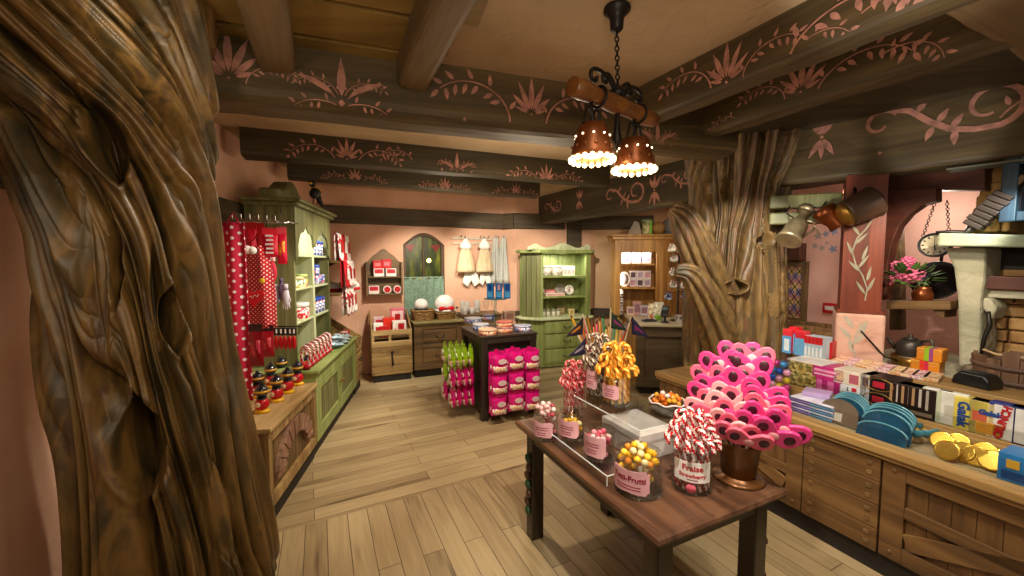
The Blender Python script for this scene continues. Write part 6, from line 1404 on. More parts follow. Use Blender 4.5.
t3 = cbox('cream_box', 'cream chocolate box with blue lettering and a caramel picture', 'box', 993, FACE-.01, STEP, .16, .08, .18, '#ecd8a0', [(.2, .8, .08, .42, '#d89838')]); text('Galak', .036, mat('#204890', .4), t3, (0, -.044, .125), bold=.002)
t3 = cbox('crunch_box', 'blue chocolate box with white band and upright red lettering', 'box', 1013, FACE-.01, STEP, .15, .08, .19, '#24307a', [(.14, .58, .04, .96, '#e4e0dc')]); text('CRUNCH', .042, mat('#b81828', .4), t3, (-.021, -.0442, .095), (PI/2, R(-80), 0), bold=.002)
cbox('crunch_box', 'second blue chocolate box beyond the slanted lettering one', 'box', 1036, FACE-.01, STEP, .15, .08, .19, '#24307a', [(.14, .58, .04, .96, '#e4e0dc')])
# striped packs lying on the back shelf
LACE2 = [specks('lace_print_%d' % i, c, 70) for i, c in enumerate((['#d8a088', '#e8d0b8', '#c86858', '#e8c8a8'], ['#c88898', '#e8d8d8', '#a85868', '#d8b0b8'], ['#e0c890', '#d89060', '#e8e0c8', '#c8a070']))]
k = 0
for i in range(9):
    px = 836+11.5*i; x = fx(FC, px, 365, .82)
    box_item('sweet_slab', '%s flat lace-printed sweet slab from the tree on the back shelf' % ORD[i], 'sweets', fcw(x, .90, BSH+.0006), FC.a+R(12), .075, .24, .022, '#d8b0a0', None, 'flat printed sweet slabs', spec=LACE2[i % 3])
# trough: books, plates, toys, coins, blue box
k = 0
for s_, (px, c) in enumerate(((801, '#8a78b8'), (822, '#6a98c0'))):
    for j in range(6):
        cbox('booklet', '%s %s booklet from the bottom of its stack' % (ORD[j], ('purple', 'blue')[s_]), 'booklet', px, .15, TR_+.0165*j, .13, .2, .016, (c, '#d8d4e4')[j % 2], [(.02, .98, .1, .5, ('#4a3a80', '#38688c')[s_])], 'booklets in two stacks', yaw=random.uniform(-3, 3))
cbox('booklet', 'lilac booklet lying crosswise on the purple stack', 'booklet', 812, .24, TR_+.0165*6+.001, .15, .14, .03, '#b8a0d0', None, yaw=20)
BLUP = mat('#1d4c66', .15, var=.2, sc=14, coat=.5, name='blue_glaze'); BLUR = mat('#5f9cb0', .2, name='blue_rim')
def arched(label, px, back, w, h, mface, grp, nm='arched_plate', tilt=14):
    t4 = thing(nm, label, 'plate' if nm == 'arched_plate' else 'card', fcw(fx(FC, px, 410, back), back, TR_+.0006), FC.a, grp); n = 14
    M_ = Matrix.Rotation(R(tilt), 3, 'X') if 0 else Matrix.Rotation(R(-tilt), 3, 'X')
    pts = [(-w/2, 0.004)] + [(-w/2*math.cos(PI*i/n), h*.52+h*.48*math.sin(PI*i/n)) for i in range(n+1)] + [(w/2, .004)]
    b = B(); b.prism(pts, -.004, .004, M=M_); b.build('plate_body', mface, t4)
    if nm == 'arched_plate':
        b = B(); b.tube([M_ @ Vector((x, -.003, z)) for x, z in pts[1:-1]], .006, 6); b.build('rim', BLUR, t4)
        b = B(); q = [(x*.8, .01+z*.78) for x, z in pts]; b.prism(q, -.0065, -.0041, M=M_); b.build('clear_cover', mat('#1c4a68', .1, coat=.6), t4)
    else: b = B(); b.box(-.02, .02, -.007, -.0041, .02, .07, M=M_.to_4x4()); b.build('price_label', mat('#c8c0b4', .6), t4)
    return t4
arched('grey brown arched backing card in front of the blue plates, tree side', 838, .16, .20, .155, mat('#6a5a4a', .6), None, 'backing_card', 10)
for i in range(4): arched('%s blue arched plate from the counter front in the tree side set' % ORD[i], 845+1.5*i, .195+.045*i, .19, .165, BLUP, 'blue plates, tree side set', tilt=12)
for i in range(4): arched('%s blue arched plate from the counter front in the set near the gold coins' % ORD[i], 886+1.5*i, .16+.05*i, .22, .155+.01*(i > 0), BLUP, 'blue plates, coin side set', tilt=12)
arched('low blue oval plate leaning in the trough below the coin side plates', 881, .105, .22, .1, BLUP, None, 'arched_plate', 25)
for i, (px, bk) in enumerate(((908, .22), (917, .26), (926, .3), (912, .32))):
    t4 = thing('small_toy', ('gold and teal little toy bag nearest the blue plates', 'gold and teal little toy bag second from the blue plates', 'gold and teal little toy bag nearest the coins', 'teal and gold little toy bag at the back by the plates')[i], 'toy', fcw(fx(FC, px, 420, bk), bk, TR_+.0006), FC.a+R(20*i), 'little toy bags')
    b = B(); b.sph((0, 0, .03), (.03, .02, .03), 10); b.build('bag_body', mat('#b8a078', .3), t4); b = B(); b.sph((0, 0, .07), .016, 10); b.build('gold_knob', mat('#d8a838', .25, .5), t4)
    b = B()
    for s in (-1, 1): b.sph((s*.04, .008, .065), (.032, .006, .02), 8, M=Matrix.Rotation(R(-s*25), 3, 'Y'))
    b.build('teal_fins', mat('#3a7888', .3), t4)
GLD = mat('#c8982c', .25, .75, var=.12, sc=40, name='gold_foil'); GLDR = mat('#e0b850', .2, .8, name='gold_foil_rim')
k = 0
for (px, py, bk, tl) in ((942, 446, .28, 60), (958, 441, .33, 60), (962, 458, .20, 58), (947, 462, .15, 62), (985, 452, .30, 60), (992, 466, .20, 56), (1004, 458, .26, 62), (975, 462, .2, 66)):
    k += 1; t4 = thing('gold_coin', '%s large gold foil coin counted from the blue plates' % ORD[k-1], 'coin', fcw(fx(FC, px, py, bk), bk, TR_+.05), FC.a+R(random.uniform(-15, 15)), 'gold foil coins'); M_ = Matrix.Rotation(R(tl), 3, 'X')
    b = B(); b.lathe([(0, -.006), (.049, -.006), (.049, .006), (0, .006)], 28, M=M_); b.build('coin_body', GLD, t4)
    b = B(); b.lathe([(.042, .006), (.049, .006), (.049, .009), (.043, .009)], 28, M=M_); b.lathe([(.026, .006), (.022, .009), (.008, .0085), (0, .0095)], 8, M=M_); b.build('embossing', GLDR, t4)
cbox('blue_box', 'bright blue box with gold print at the near end of the trough', 'box', 1027, .125, TR_, .13, .16, .13, '#2878b8', [(.1, .9, .1, .4, '#184a88'), (.2, .5, .5, .8, '#d8a838')])
# ---------------------------------------------------------------- right wall: stone ledge, pillar, hearth
STONE = plaster('pale_stone', '#90907a', '#a5a28c', '#b4ae9a', 4, .5); STNP = plaster('pink_stone', '#c89a88', '#d8ac9a', '#e0baa8', 4, .4)
b = B(); b.box(.74, CL, 1.055, 2.35, 0, .90); tl_ = b.build('stone_ledge', STONE, None, .02); tl_.location = fcw(0, 0); tl_.rotation_euler = (0, 0, FC.a); struct(tl_)
REDW = wood('red_stained_wood', ['#471a10', '#682a1a', '#80381f', '#6e301c'], 2, .5, 9, .07, .25); REDWH = wood('red_stained_beam_shaded', ['#38180f', '#4e2416', '#5f2e1c'], 0, .55, 9, .07, .3)  # REDWH is darkened so its colour carries the shade of unlit timber
BRKM = None
m, tt, bs = newmat('hearth_brick'); bs.inputs['Roughness'].default_value = .8
n = nd(tt, 'ShaderNodeTexNoise'); n.inputs['Scale'].default_value = 7; n.inputs['Detail'].default_value = 6; tt.links.new(coords(tt), n.inputs['Vector'])
tt.links.new(ramp(tt, n.outputs[0], [(.3, '#6a4a28'), (.5, '#96703f'), (.7, '#b08a58')]), bs.inputs['Base Color']); bump(tt, bs, n.outputs[0], .4, .02); BRKM = m
# pillar
pb_ = gz(835, 365, .9); pa = R(-36); FPi = Fr(gy(836, 340, 3.12), pa); pwid = .275
b = B(); b.box(0, pwid+.02, 0, .34, .9, 1.315); b.build
t = B(); t.box(-.01, pwid+.01, -.01, .35, .901, 1.31); o = t.build('pillar_base', STNP, None, .025, seg=3); o.location = FPi.p * Vector((1, 1, 0)); o.rotation_euler = (0, 0, pa); struct(o)
t = B(); t.box(.015, pwid-.02, .012, .32, 1.315, 2.38)
for i in range(1): t.box(-.005, pwid+.0, -.004, .335, 1.31, 1.335)
mo = []
mo += strokep([(.15, .05), (.16, .14), (.13, .24), (.085, .33), (.06, .43), (.085, .53), (.14, .61), (.17, .68), (.155, .76)], .008, .012)
for x, z, a in ((.15, .1, 120), (.16, .12, 70), (.115, .27, 130), (.1, .3, 60), (.065, .4, 110), (.07, .48, 50), (.1, .55, 120), (.155, .2, 80), (.12, .36, 75)): mo += leafp(x, z, a, .12, .021)
for _, up, dn in mo:
    q = [(x+.01, -.0+.009, z+1.36) for x, z in up+dn]; kk = len(up); t.add(q, [(i, i+1, kk+i+1, kk+i) for i in range(kk-1)], 1)
o = t.build('red_pillar', [REDW, mat('#94907e', .7, name='pale_vine_paint')]); o.location = FPi.p * Vector((1, 1, 0)); o.rotation_euler = (0, 0, pa); struct(o)
mo = []
for x, z, a in ((.1, .05, 100), (.11, .12, 60), (.09, .16, 130), (.14, .2, 70), (.1, .24, 120)): mo += leafp(x, z, a, .12, .035)
mo += strokep([(.13, .0), (.1, .1), (.12, .2), (.15, .3)], .012, .01); t = B()
for _, up, dn in mo:
    q = [(x, -.0125, z+.95) for x, z in up+dn]; kk = len(up); t.add(q, [(i, i+1, kk+i+1, kk+i) for i in range(kk-1)])
o = t.build('painted_vine', mat('#b8b0a0', .8), None); o.location = FPi.p * Vector((1, 1, 0)); o.rotation_euler = (0, 0, pa); struct(o)
# arched brace from pillar to the right, and the top rail
def at2(px, py, back): return gl(px, py, fcw(0, back), fcw(1, back))
def slab(name, pxs, back, depth, m, bev=.006, lab=None, fr=None):
    fr = fr or FC; pts = []
    for px, py in pxs: g = gl(px, py, fr.w(0, back), fr.w(1, back)); L_ = fr.loc(g); pts.append((L_[0], L_[2]))
    b = B(); b.prism(pts, back, back+depth); o = b.build(name, m, None, bev); o.location = fr.p * Vector((1, 1, 0)); o.rotation_euler = (0, 0, fr.a); return struct(o)
slab('arched_brace', [(872, 300), (872, 190), (936, 188), (936, 201), (922, 205), (909, 214), (899, 226), (892, 243), (888, 262), (886, 300)], 1.30, .10, REDWH)
slab('niche_post', [(889, 330), (889, 205), (900, 205), (902, 330)], 1.75, .08, BRNV)
slab('timber_rail', [(880, 190), (880, 168), (985, 160), (985, 190)], 1.36, .14, REDWH)
# niche shelf
o = slab('niche_shelf', [(886, 301), (886, 309), (950, 310), (950, 301)], 1.32, .34, BRN); 
slab('shelf_bracket', [(932, 310), (945, 310), (944, 318), (936, 316)], 1.36, .2, BRN)
slab('hearth_stone_column', [(958, 367), (957, 300), (953, 268), (944, 248), (986, 247), (984, 280), (981, 300), (980, 367)], 1.36, .32, STONE, .02)
slab('hearth_corbel', [(978, 298), (990, 298), (997, 308), (992, 320), (980, 306)], 1.40, .2, STONE, .015)
slab('hearth_mantel', [(937, 246), (938, 233), (1075, 236), (1075, 248)], 1.22, .6, plaster('mantel_stone', '#838e78', '#949e88', '#a4ac98', 5, .4), .012)
slab('hearth_lintel', [(966, 288), (966, 275), (1075, 279), (1075, 293)], 1.42, .2, REDWH)
slab('hearth_lintel_stone', [(979, 297), (979, 288.5), (1075, 293), (1075, 302)], 1.46, .2, STONE)
slab('hearth_dark_sheet', [(960, 275), (960, 247), (1080, 247), (1080, 280)], 1.62, .03, DARK, 0)  # near-black sheet; the shade of the opening is put into its colour
# brick backing of the hearth, each course laid with its own bricks in one mesh
b = B(); rs = random.Random(3); zc = .901; x_l = FC.loc(at2(978, 330, 1.6))[0]
while zc < 1.62:
    h = .075+.02*rs.random(); x = x_l-.1*rs.random()
    while x < x_l+1.3: w = .16+.1*rs.random(); b.box(x, x+w-.008, 1.6+.02*rs.random(), 1.75, zc, zc+h-.008); x += w
    zc += h
o = b.build('hearth_brickwork', BRKM, None, .012); o.location = fcw(0, 0); o.rotation_euler = (0, 0, FC.a); struct(o)
# chimney hood of stone shingles
b = B(); rs = random.Random(5)
for r_, (pyb, pyt) in enumerate(((232, 219), (219, 207), (207, 195), (195, 183), (183, 172), (173, 160))):
    x0p = 969+2.2*r_; x1p = 1012
    z0_, z1_ = FC.loc(at2(985, pyb, 1.42))[2], FC.loc(at2(985, pyt, 1.42))[2]; xa, xb = FC.loc(at2(x0p, 200, 1.42))[0], FC.loc(at2(x1p, 200, 1.42))[0]; x = xa
    while x < xb-.03: w = min(xb-x, .10+.08*rs.random()); b.box(x, x+w-.006, 1.42+.012*r_+.015*rs.random(), 1.62, z0_-.004, z1_+.006); x += w
o = b.build('chimney_shingles', plaster('tan_shingle', '#8a6638', '#a88048', '#bc985c', 6, .5), None, .018, seg=3); o.location = fcw(0, 0); o.rotation_euler = (0, 0, FC.a); struct(o)
b = B(); L0 = FC.loc(at2(975, 240, 1.62)); b.box(L0[0], L0[0]+1.4, 1.63, 1.8, 1.9, CZ-.0); o = b.build('chimney_breast', plaster('tan_shingle_dark', '#7a5a34', '#8f6d40', '#a07c4c', 6, .5), None, .01); o.location = fcw(0, 0); o.rotation_euler = (0, 0, FC.a); struct(o)
# blue window shutter
BLUW = wood('blue_paint', ['#0f2236', '#173449', '#22465e', '#3c5e6c'], 2, .5, 12, .08, .2)
q0, q1 = FC.loc(at2(998, 222, 1.3)), FC.loc(at2(998, 158, 1.3))
wo2 = struct(thing('window_2', None, None, fcw(0, 0), FC.a)); x0 = q0[0]; zb_, zt_ = q0[2], q1[2]
b = B(); b.box(x0, x0+.07, 1.3, 1.36, zb_, zt_); b.box(x0+.071, x0+.6, 1.3, 1.36, zb_, zb_+.06); b.box(x0+.071, x0+.6, 1.3, 1.36, zt_-.06, zt_); b.box(x0+.53, x0+.6, 1.3, 1.36, zb_+.061, zt_-.061); struct(b.build('window_frame', BLUW, wo2, .006))
b = B(); b.box(x0+.07, x0+.53, 1.34, 1.35, zb_+.06, zt_-.06); struct(b.build('window_pane', mat('#0c1420', .1, name='dark_glass'), wo2))
# lattice window on the pink wall
aw = seg(WR0, WR1); FR_ = Fr(WR0, aw[0]); fxr = lambda px, py: FR_.loc(gl(px, py, WR0, WR1))
a0, a1 = fxr(779, 318)[0], fxr(802, 318)[0]; zb_, zt_ = fxr(790, 317)[2], fxr(790, 266)[2]
wo3 = struct(thing('window_3', None, None, FR_.w(0, 0), FR_.a))
b = B(); f_ = .055; b.box(a0-f_, a0, -.05, -.001, zb_-f_, zt_+f_); b.box(a1, a1+f_, -.05, -.001, zb_-f_, zt_+f_); b.box(a0, a1, -.05, -.001, zb_-f_, zb_); b.box(a0, a1, -.05, -.001, zt_, zt_+f_); struct(b.build('window_frame', BRNV, wo3, .006))
b = B(); gcol = [mat(c, .2) for c in ('#c8a868', '#94a4ae', '#b87c74', '#a4b088', '#8a7a98', '#d0c09c')]; nx_, nz_ = 3, 5; dw, dh = (a1-a0)/nx_, (zt_-zb_)/nz_
for i in range(nx_*2+1):
    for j in range(nz_*2+1):
        if (i+j) % 2: continue
        cx_, cz_ = a0+i*dw/2, zb_+j*dh/2; pts = [(cx_-dw/2, cz_), (cx_, cz_-dh/2), (cx_+dw/2, cz_), (cx_, cz_+dh/2)]
        pts = [(min(max(x, a0), a1), min(max(z, zb_), zt_)) for x, z in pts]; b.prism(pts, -.012, -.008, (i*3+j*5) % 6)
struct(b.build('window_pane', gcol, wo3))
b = B()
for s in (1, -1):
    for k in range(-nz_, nx_+nz_):
        pA = [(a0+(k+u*20)*dw, (zb_ if s > 0 else zt_)+s*u*20*dh) for u in [i/40 for i in range(41)]]; pA = [p_ for p_ in pA if a0-1e-6 <= p_[0] <= a1+1e-6 and zb_-1e-6 <= p_[1] <= zt_+1e-6]
        if len(pA) > 1: b.bar((pA[0][0], -.014, pA[0][1]), (pA[-1][0], -.014, pA[-1][1]), .006, .006)
struct(b.build('window_lead', IRON, wo3))
l0, l1 = fxr(768, 252)[0], fxr(807, 250)[0]; b = B(); b.box(l0, l1, -.14, -.001, fxr(790, 261)[2], fxr(790, 244)[2]); o = b.build('window_lintel', REDWH, None, .012); o.location = FR_.w(0, 0); o.rotation_euler = (0, 0, FR_.a); struct(o)
# stencilled flowers on the pink wall
t = B()
for px, py, k, mi in ((818, 236, .05, 0), (826, 234, .04, 1), (834, 231, .05, 1), (815, 246, .04, 0), (822, 248, .04, 0), (833, 249, .05, 1), (827, 243, .025, 0)):
    L_ = fxr(px, py)
    for a in range(0, 360, 72):
        for _, up, dn in leafp(L_[0], L_[2], a+px, k, k*.5):
            q = [(x, -.002, z) for x, z in up+dn]; kk = len(up); t.add(q, [(i, i+1, kk+i+1, kk+i) for i in range(kk-1)], mi)
o = t.build('wall_stencil', [mat('#a8948c', .8), mat('#8a90b0', .8)]); o.location = FR_.w(0, 0); o.rotation_euler = (0, 0, FR_.a); struct(o)
# brick sill below it
b = B(); x0, x1 = fxr(772, 320)[0], fxr(850, 320)[0]; zs_ = fxr(815, 322)[2]
for r_ in range(5):
    for k in range(9): 
        xa = x0 + (k+.5*(r_ % 2))*(x1-x0)/9; b.box(xa, xa+(x1-x0)/9-.008, -.10-.12*r_, -.002-.12*r_, zs_-.5, zs_-.03*r_)
o = b.build('brick_sill', plaster('brown_brick', '#6a4a2a', '#866038', '#987048', 6, .4), None, .01); o.location = FR_.w(0, 0); o.rotation_euler = (0, 0, FR_.a); struct(o)
q = fxr(832, 308); t = thing('alarm_box', 'small red alarm box with a white slot on the pink wall by the red pillar', 'alarm box', FR_.w(q[0], -.001, q[2]), FR_.a); b = B(); b.box(-.07, .07, -.05, 0, -.055, .055); b.build('case', mat('#b81820', .4), t, .008); b = B(); b.box(-.045, .045, -.054, -.0505, -.02, .025); b.build('slot', mat('#d8d0c8', .4), t)
# bracket arm with milk can, copper pot and ribbed bucket
ba, bb = gy(770, 203, 3.42), gy(842, 200, 3.15)
b = B(); b.bar(ba, bb, .12, .11); b.bar(ba+Vector((0, 0, -.14)), bb.lerp(ba, .25)+Vector((0, 0, -.13)), .1, .1); o = b.build('bracket_arm', GRND, None, .012); struct(o)
TINM = mat('#a89878', .35, .7, var=.2, sc=8, name='old_tin'); COP = mat('#8a4a26', .3, .7, var=.15, name='copper')
p = gy(797, 226, 3.2); t = thing('milk_can', 'dented tin milk can hanging tilted beside the carved tree pillar', 'milk can', p, 0); M_ = Matrix.Rotation(R(-18), 3, 'X') @ Matrix.Rotation(R(36), 3, 'Y')
b = B(); b.lathe([(.088, -.16), (.096, -.15), (.086, -.12), (.079, -.11), (.074, .0), (.06, .04), (.036, .07), (.032, .12), (.05, .135), (.048, .14), (.03, .12)], 28, M=M_); b.build('can_body', TINM, t)
b = B(); b.lathe([(.04, .145), (.066, .165), (.052, .183), (0, .188)], 24, M=M_); b.build('lid', TINM, t)
b = B(); b.tube([M_ @ Vector((.04, 0, .09)), M_ @ Vector((.11, 0, .11)), M_ @ Vector((.12, 0, .04)), M_ @ Vector((.078, 0, -.06))], .01, 8); b.build('handle', TINM, t)
b = B(); q = gy(789, 205, 3.3)-p; b.tube([M_ @ Vector((-.06, 0, .05)), Vector((-.09, 0, .1)), q*.9, q], .005, 6); b.build('wire', IRON, t)
p = gy(830, 217, 3.12); t = thing('copper_pot', 'small copper pot hanging upside down between the milk can and the ribbed bucket', 'pot', p, 0); M_ = Matrix.Rotation(R(-35), 3, 'Y') @ Matrix.Rotation(R(-20), 3, 'X')
b = B(); b.lathe([(.065, -.1), (.068, -.09), (.06, -.05), (.082, .03), (.085, .07), (.06, .09), (0, .095)], 24, M=M_); b.build('pot_body', COP, t); b = B(); b.tube([M_ @ Vector((0, 0, .09)), Vector((.0, .04, .13)), gy(834, 203, 3.15)-p], .006, 6); b.build('hook', IRON, t)
b = B(); b.tube([M_ @ Vector((-.07, 0, .03)), M_ @ Vector((-.13, 0, .02)), M_ @ Vector((-.15, 0, -.06))], .008, 6); b.build('spout', mat('#c8a888', .3, .7), t)
p = gy(862, 207, 2.95); t = thing('ribbed_bucket', 'dark ribbed bucket with a brass base hanging in front of the red pillar', 'bucket', p, 0); M_ = Matrix.Rotation(R(62), 3, 'Y') @ Matrix.Rotation(R(15), 3, 'X')
b = B(); pr_ = []
for k in range(15): pr_.append((.095+.02*k/14+(.006 if k % 2 else 0), -.11+.2*k/14))
b.lathe(pr_+[(.10, .085), (.085, -.08), (0, -.08)], 26, M=M_); b.build('bucket_body', mat('#4a3426', .5, .2), t); b = B(); b.lathe([(.03, -.15), (.07, -.14), (.095, -.111)], 22, M=M_); b.build('brass_base', BRASS, t); b = B(); b.tube([M_ @ Vector((0, .1, .0)), Vector((-.02, .05, .15)), gy(858, 196, 3.1)-p], .007, 6); b.build('hook', IRON, t)
# niche things: wall clock on chains, flower pot, iron pan, kettle, brass pan, gifts, tub
def nic(px, py, back): return at2(px, py, back)
p = nic(935, 245, 1.50); t = thing('wall_clock', 'round white clock with black rim hanging on chains beside the stone hearth', 'clock', p, FC.a+R(8)); M_ = Matrix.Rotation(PI/2, 3, 'X'); rcl = .092
b = B(); b.lathe([(rcl*.82, .0), (rcl*.85, .03), (rcl*.95, .035), (rcl, .02), (rcl, -.03), (0, -.03)], 32, M=M_); b.build('rim', mat('#1c1a1c', .4), t)
b = B(); b.lathe([(rcl*.84, .01), (0, .01)], 32, M=M_); b.build('dial', mat('#d8ccb0', .6), t)
b = B()
for k in range(12): a = 2*PI*k/12; b.bar((rcl*.6*math.sin(a), -.013, rcl*.6*math.cos(a)), (rcl*.76*math.sin(a), -.013, rcl*.76*math.cos(a)), .002, .01)
b.bar((0, -.014, 0), (0, -.014, rcl*.6), .002, .007); b.bar((0, -.015, 0), (.005, -.015, -rcl*.45), .002, .009); b.build('hands_and_marks', IRON, t)
top = nic(941, 201, 1.5)-p; top = Vector((FC.x.dot(top)*math.cos(R(8)), 0, top.z))
for s in (-1, 1):
    b = B(); a = Vector((s*rcl*.75, 0, rcl*.7)); c_ = top + Vector((s*.03, 0, 0)); n = 14
    for k in range(n):
        q0 = a.lerp(c_, k/n); q1 = a.lerp(c_, (k+1.15)/n); mid = (q0+q1)/2; d = (q1-q0)/2; sd = Vector((0, 1, 0)) if k % 2 else d.cross(Vector((0, 1, 0))).normalized()
        b.tube([mid + d*math.cos(u)+sd*.009*math.sin(u) for u in [2*PI*i/8 for i in range(8)]], .003, 5, closed=True)
    b.build('chain', IRON, t)
sz_ = FC.loc(nic(915, 301, 1.4))[2] + .001
p = nic(922, 300, 1.44); p.z = sz_; t = thing('flower_pot', 'copper pot of pink hydrangeas on the niche shelf', 'flower pot', p, 0)
b = B(); b.lathe([(.05, 0), (.06, .03), (.062, .06), (.045, .09), (.05, .11), (.045, .11), (.03, .08)], 24); b.build('pot_body', COP, t)
LEAFM = mat('#3c5a22', .6, var=.3, sc=20); FLP = mat('#d86a90', .7, var=.2, sc=50, name='hydrangea_pink')
b = B(); rs = random.Random(2); ctr = Vector((-.1, .0, .17))
for k in range(46):
    a, e = rs.random()*2*PI, rs.uniform(-.4, 1.2); d = Vector((math.cos(a)*math.cos(e), math.sin(a)*math.cos(e), math.sin(e))); q = ctr + Vector((d.x*.17, d.y*.10, d.z*.09)); s = Vector((0, 0, 1)).cross(d).normalized()*.028; L_ = d*.055
    b.add([q-L_*.4, q+s*.9, q+L_, q-s*.9], [(0, 1, 2, 3)])
b.build('leaves', LEAFM, t, solid=.002)
b = B(); b.tube([(0, 0, .08), (-.05, 0, .14), (-.1, 0, .2)], .006, 6); b.tube([(0, 0, .08), (.02, 0, .15), (.07, 0, .2)], .006, 6); b.tube([(0, 0, .08), (-.1, 0, .12), (-.2, 0, .16)], .006, 6); b.build('stems', LEAFM, t)
for i, (px, py, r_) in enumerate(((887, 280, .045), (898, 267, .05), (908, 262, .045), (910, 275, .065), (917, 273, .045), (903, 276, .04))):
    c_ = nic(px, py, 1.36)-p; b = B()
    for k in range(40):
        z = 1-2*(k+.5)/40; a = k*2.4; d = Vector((math.sqrt(1-z*z)*math.cos(a), math.sqrt(1-z*z)*math.sin(a), z)); b.sph(c_+d*r_*.85, (r_*.3, r_*.3, r_*.18), 6)
    b.sph(c_, r_*.8, 8); b.build('flower_head', FLP, t)
p = nic(936, 300, 1.6); p.z = sz_; t = thing('iron_pan', 'big round black iron pan leaning behind the flower pot', 'pan', p, FC.a); M_ = Matrix.Rotation(R(76), 3, 'X'); b = B(); b.lathe([(0, -.01), (.12, -.01), (.15, .03), (.145, .035), (.115, .0), (0, .0)], 32, c=(0, .0, .15), M=M_); b.build('pan_body', mat('#181414', .35, .5), t); b = B(); b.tube([(.0, .035, .29), (.0, .05, .35), (.0, .06, .4)], .01, 8); b.build('handle', mat('#181414', .35, .5), t)
p = nic(914, 346, 1.40); p.z = .9006+.085; bpz = .9006
t = thing('brass_pan', 'wide brass pan with a long iron handle on the stone ledge', 'pan', Vector((p.x, p.y, bpz)), FC.a); b = B(); b.lathe([(.11, 0), (.12, .01), (.132, .085), (.127, .085), (.115, .015), (0, .012)], 36); b.build('pan_body', mat('#80602c', .3, .75, name='aged_brass'), t)
q = nic(861, 331, .95)-Vector((p.x, p.y, bpz)); q = Vector((FC.x.dot(q), FC.y.dot(q), q.z)); b = B(); b.tube([(-.05, -.11, .05), (-.07, -.26, .09), Vector((-.07, -.26, .09)).lerp(q, .5), q], .007, 6); b.tube([(-.07, -.26, .09), (-.1, -.25, .0), (-.05, -.12, .012)], .005, 6); b.build('handle', IRON, t)
b = B(); b.lathe([(.12, .06), (.07, .075), (0, .08)], 24); b.build('filling', mat('#b8a890', .8), t)
t = thing('iron_kettle', 'dark iron kettle standing in the brass pan', 'kettle', Vector((p.x, p.y+.03, bpz+.081)), FC.a); KM = mat('#4a4440', .4, .6); b = B(); b.lathe([(.07, 0), (.082, .02), (.08, .09), (.056, .125), (.02, .13)], 28); b.build('kettle_body', KM, t); b = B(); b.lathe([(.045, .128), (.04, .14), (.012, .146), (.014, .165), (0, .17)], 18); b.build('lid', KM, t); b = B(); b.tube([(.06, 0, .12), (.12, 0, .14), (.135, 0, .08), (.085, 0, .04)], .01, 8); b.build('handle', KM, t); b = B(); b.tube([(-.08, 0, .04), (-.12, 0, .09), (-.14, 0, .12)], [.02, .014, .01], 8); b.build('spout', KM, t)
GFT = '#c87a1c'
p = nic(938, 369, 1.45); xg = FC.loc(p)[0]
for i, (w, h, z, rib, lab, dx) in enumerate(((.15, .095, .9006, ('#d83820', '#c02848'), 'orange gift box with a red ribbon at the bottom of the pair on the ledge', 0), (.13, .09, .9972, ('#8ab020', '#8a3a78'), 'orange gift box with a green ribbon stacked on top', .02))):
    t = box_item('gift_box', lab, 'box', fcw(xg+dx, 1.28, z), FC.a+R(6), w, .13, h, GFT, None, lid='#d08824'); b = B()
    for k, (c0, c1) in enumerate(((-.025, .0), (.0, .02))): b.box(c0, c1, -.0675, .0675, .001, h+.0015, k)
    b.build('ribbon', [mat(rib[0], .4), mat(rib[1], .4)], t)
p = nic(1012, 386, 1.30); WT = wood('tub_staves', ['#4a3424', '#6a4c36', '#826450'], 2, .7, 14, .1, .4)
t = thing('wooden_tub', 'round wooden stave tub with a rope handle on the stone ledge', 'tub', Vector((p.x+.06, p.y, .9006)), FC.a); rt_ = .2
for k in range(18):
    a0, a1 = 2*PI*k/18+.008, 2*PI*(k+1)/18-.008; hh = .19 + (.05 if k % 9 == 4 else 0) + .006*(k % 3); b = B(); b.add([(r_*math.cos(a), r_*math.sin(a), z) for z, e in ((0, 0), (hh, .02)) for a in (a0, a1) for r_ in (rt_+e, rt_-.02+e)], [(0, 1, 3, 2), (4, 6, 7, 5), (0, 2, 6, 4), (1, 5, 7, 3), (0, 4, 5, 1), (2, 3, 7, 6)]); b.build('stave', WT, t, .003)
b = B(); b.lathe([(rt_-.02, .01), (rt_-.02, .02), (0, .02)], 24); b.lathe([(rt_-.02, .14), (0, .15)], 24); b.build('tub_floor', WT, t)
for z in (.05, .14): b = B(); b.lathe([(rt_+.003+z*.1, z-.014), (rt_+.009+z*.1, z), (rt_+.004+z*.1, z+.014)], 36); b.build('hoop', mat('#5a4438', .7), t)
b = B(); b.tube([(-.19, 0, .22), (-.1, -.05, .2), (.05, -.06, .205), (.2, -.01, .22)], .008, 8); b.build('rope', mat('#b89c74', .9), t)
p = nic(976, 388, .93); t = thing('black_speaker', 'black ribbed plastic box on the counter in front of the wooden tub', 'device', Vector((p.x, p.y, BSH+.0006)), FC.a-R(15)); b = B(); b.prism([(-.09, 0), (-.08, .05), (-.05, .085), (.06, .085), (.09, .05), (.09, 0)], -.06, .06); b.build('case', mat('#16181a', .3), t, .012, seg=3); b = B()
for k in range(5): b.bar((-.05+.0, -.05+.022*k, .0865), (.05, -.05+.022*k, .0865), .008, .004)
b.build('ribs', mat('#2a2c30', .3), t)
p = nic(979, 366, 1.34); q = nic(981, 311, 1.34); t = thing('fire_poker', 'dark iron hearth shovel leaning against the stone column', 'shovel', Vector((p.x, p.y, .9006)), FC.a); hq = q.z-.9; b = B(); b.tube([(0, 0, .1), (.01, .01, hq*.6), (.03, .014, hq*.8), (.02, .014, hq)], [.008, .012, .014, .01], 8); b.build('handle', IRON, t); b = B(); b.sph((-.02, -.01, .055), (.06, .02, .055), 12); b.build('blade', mat('#7a705c', .4, .5), t)
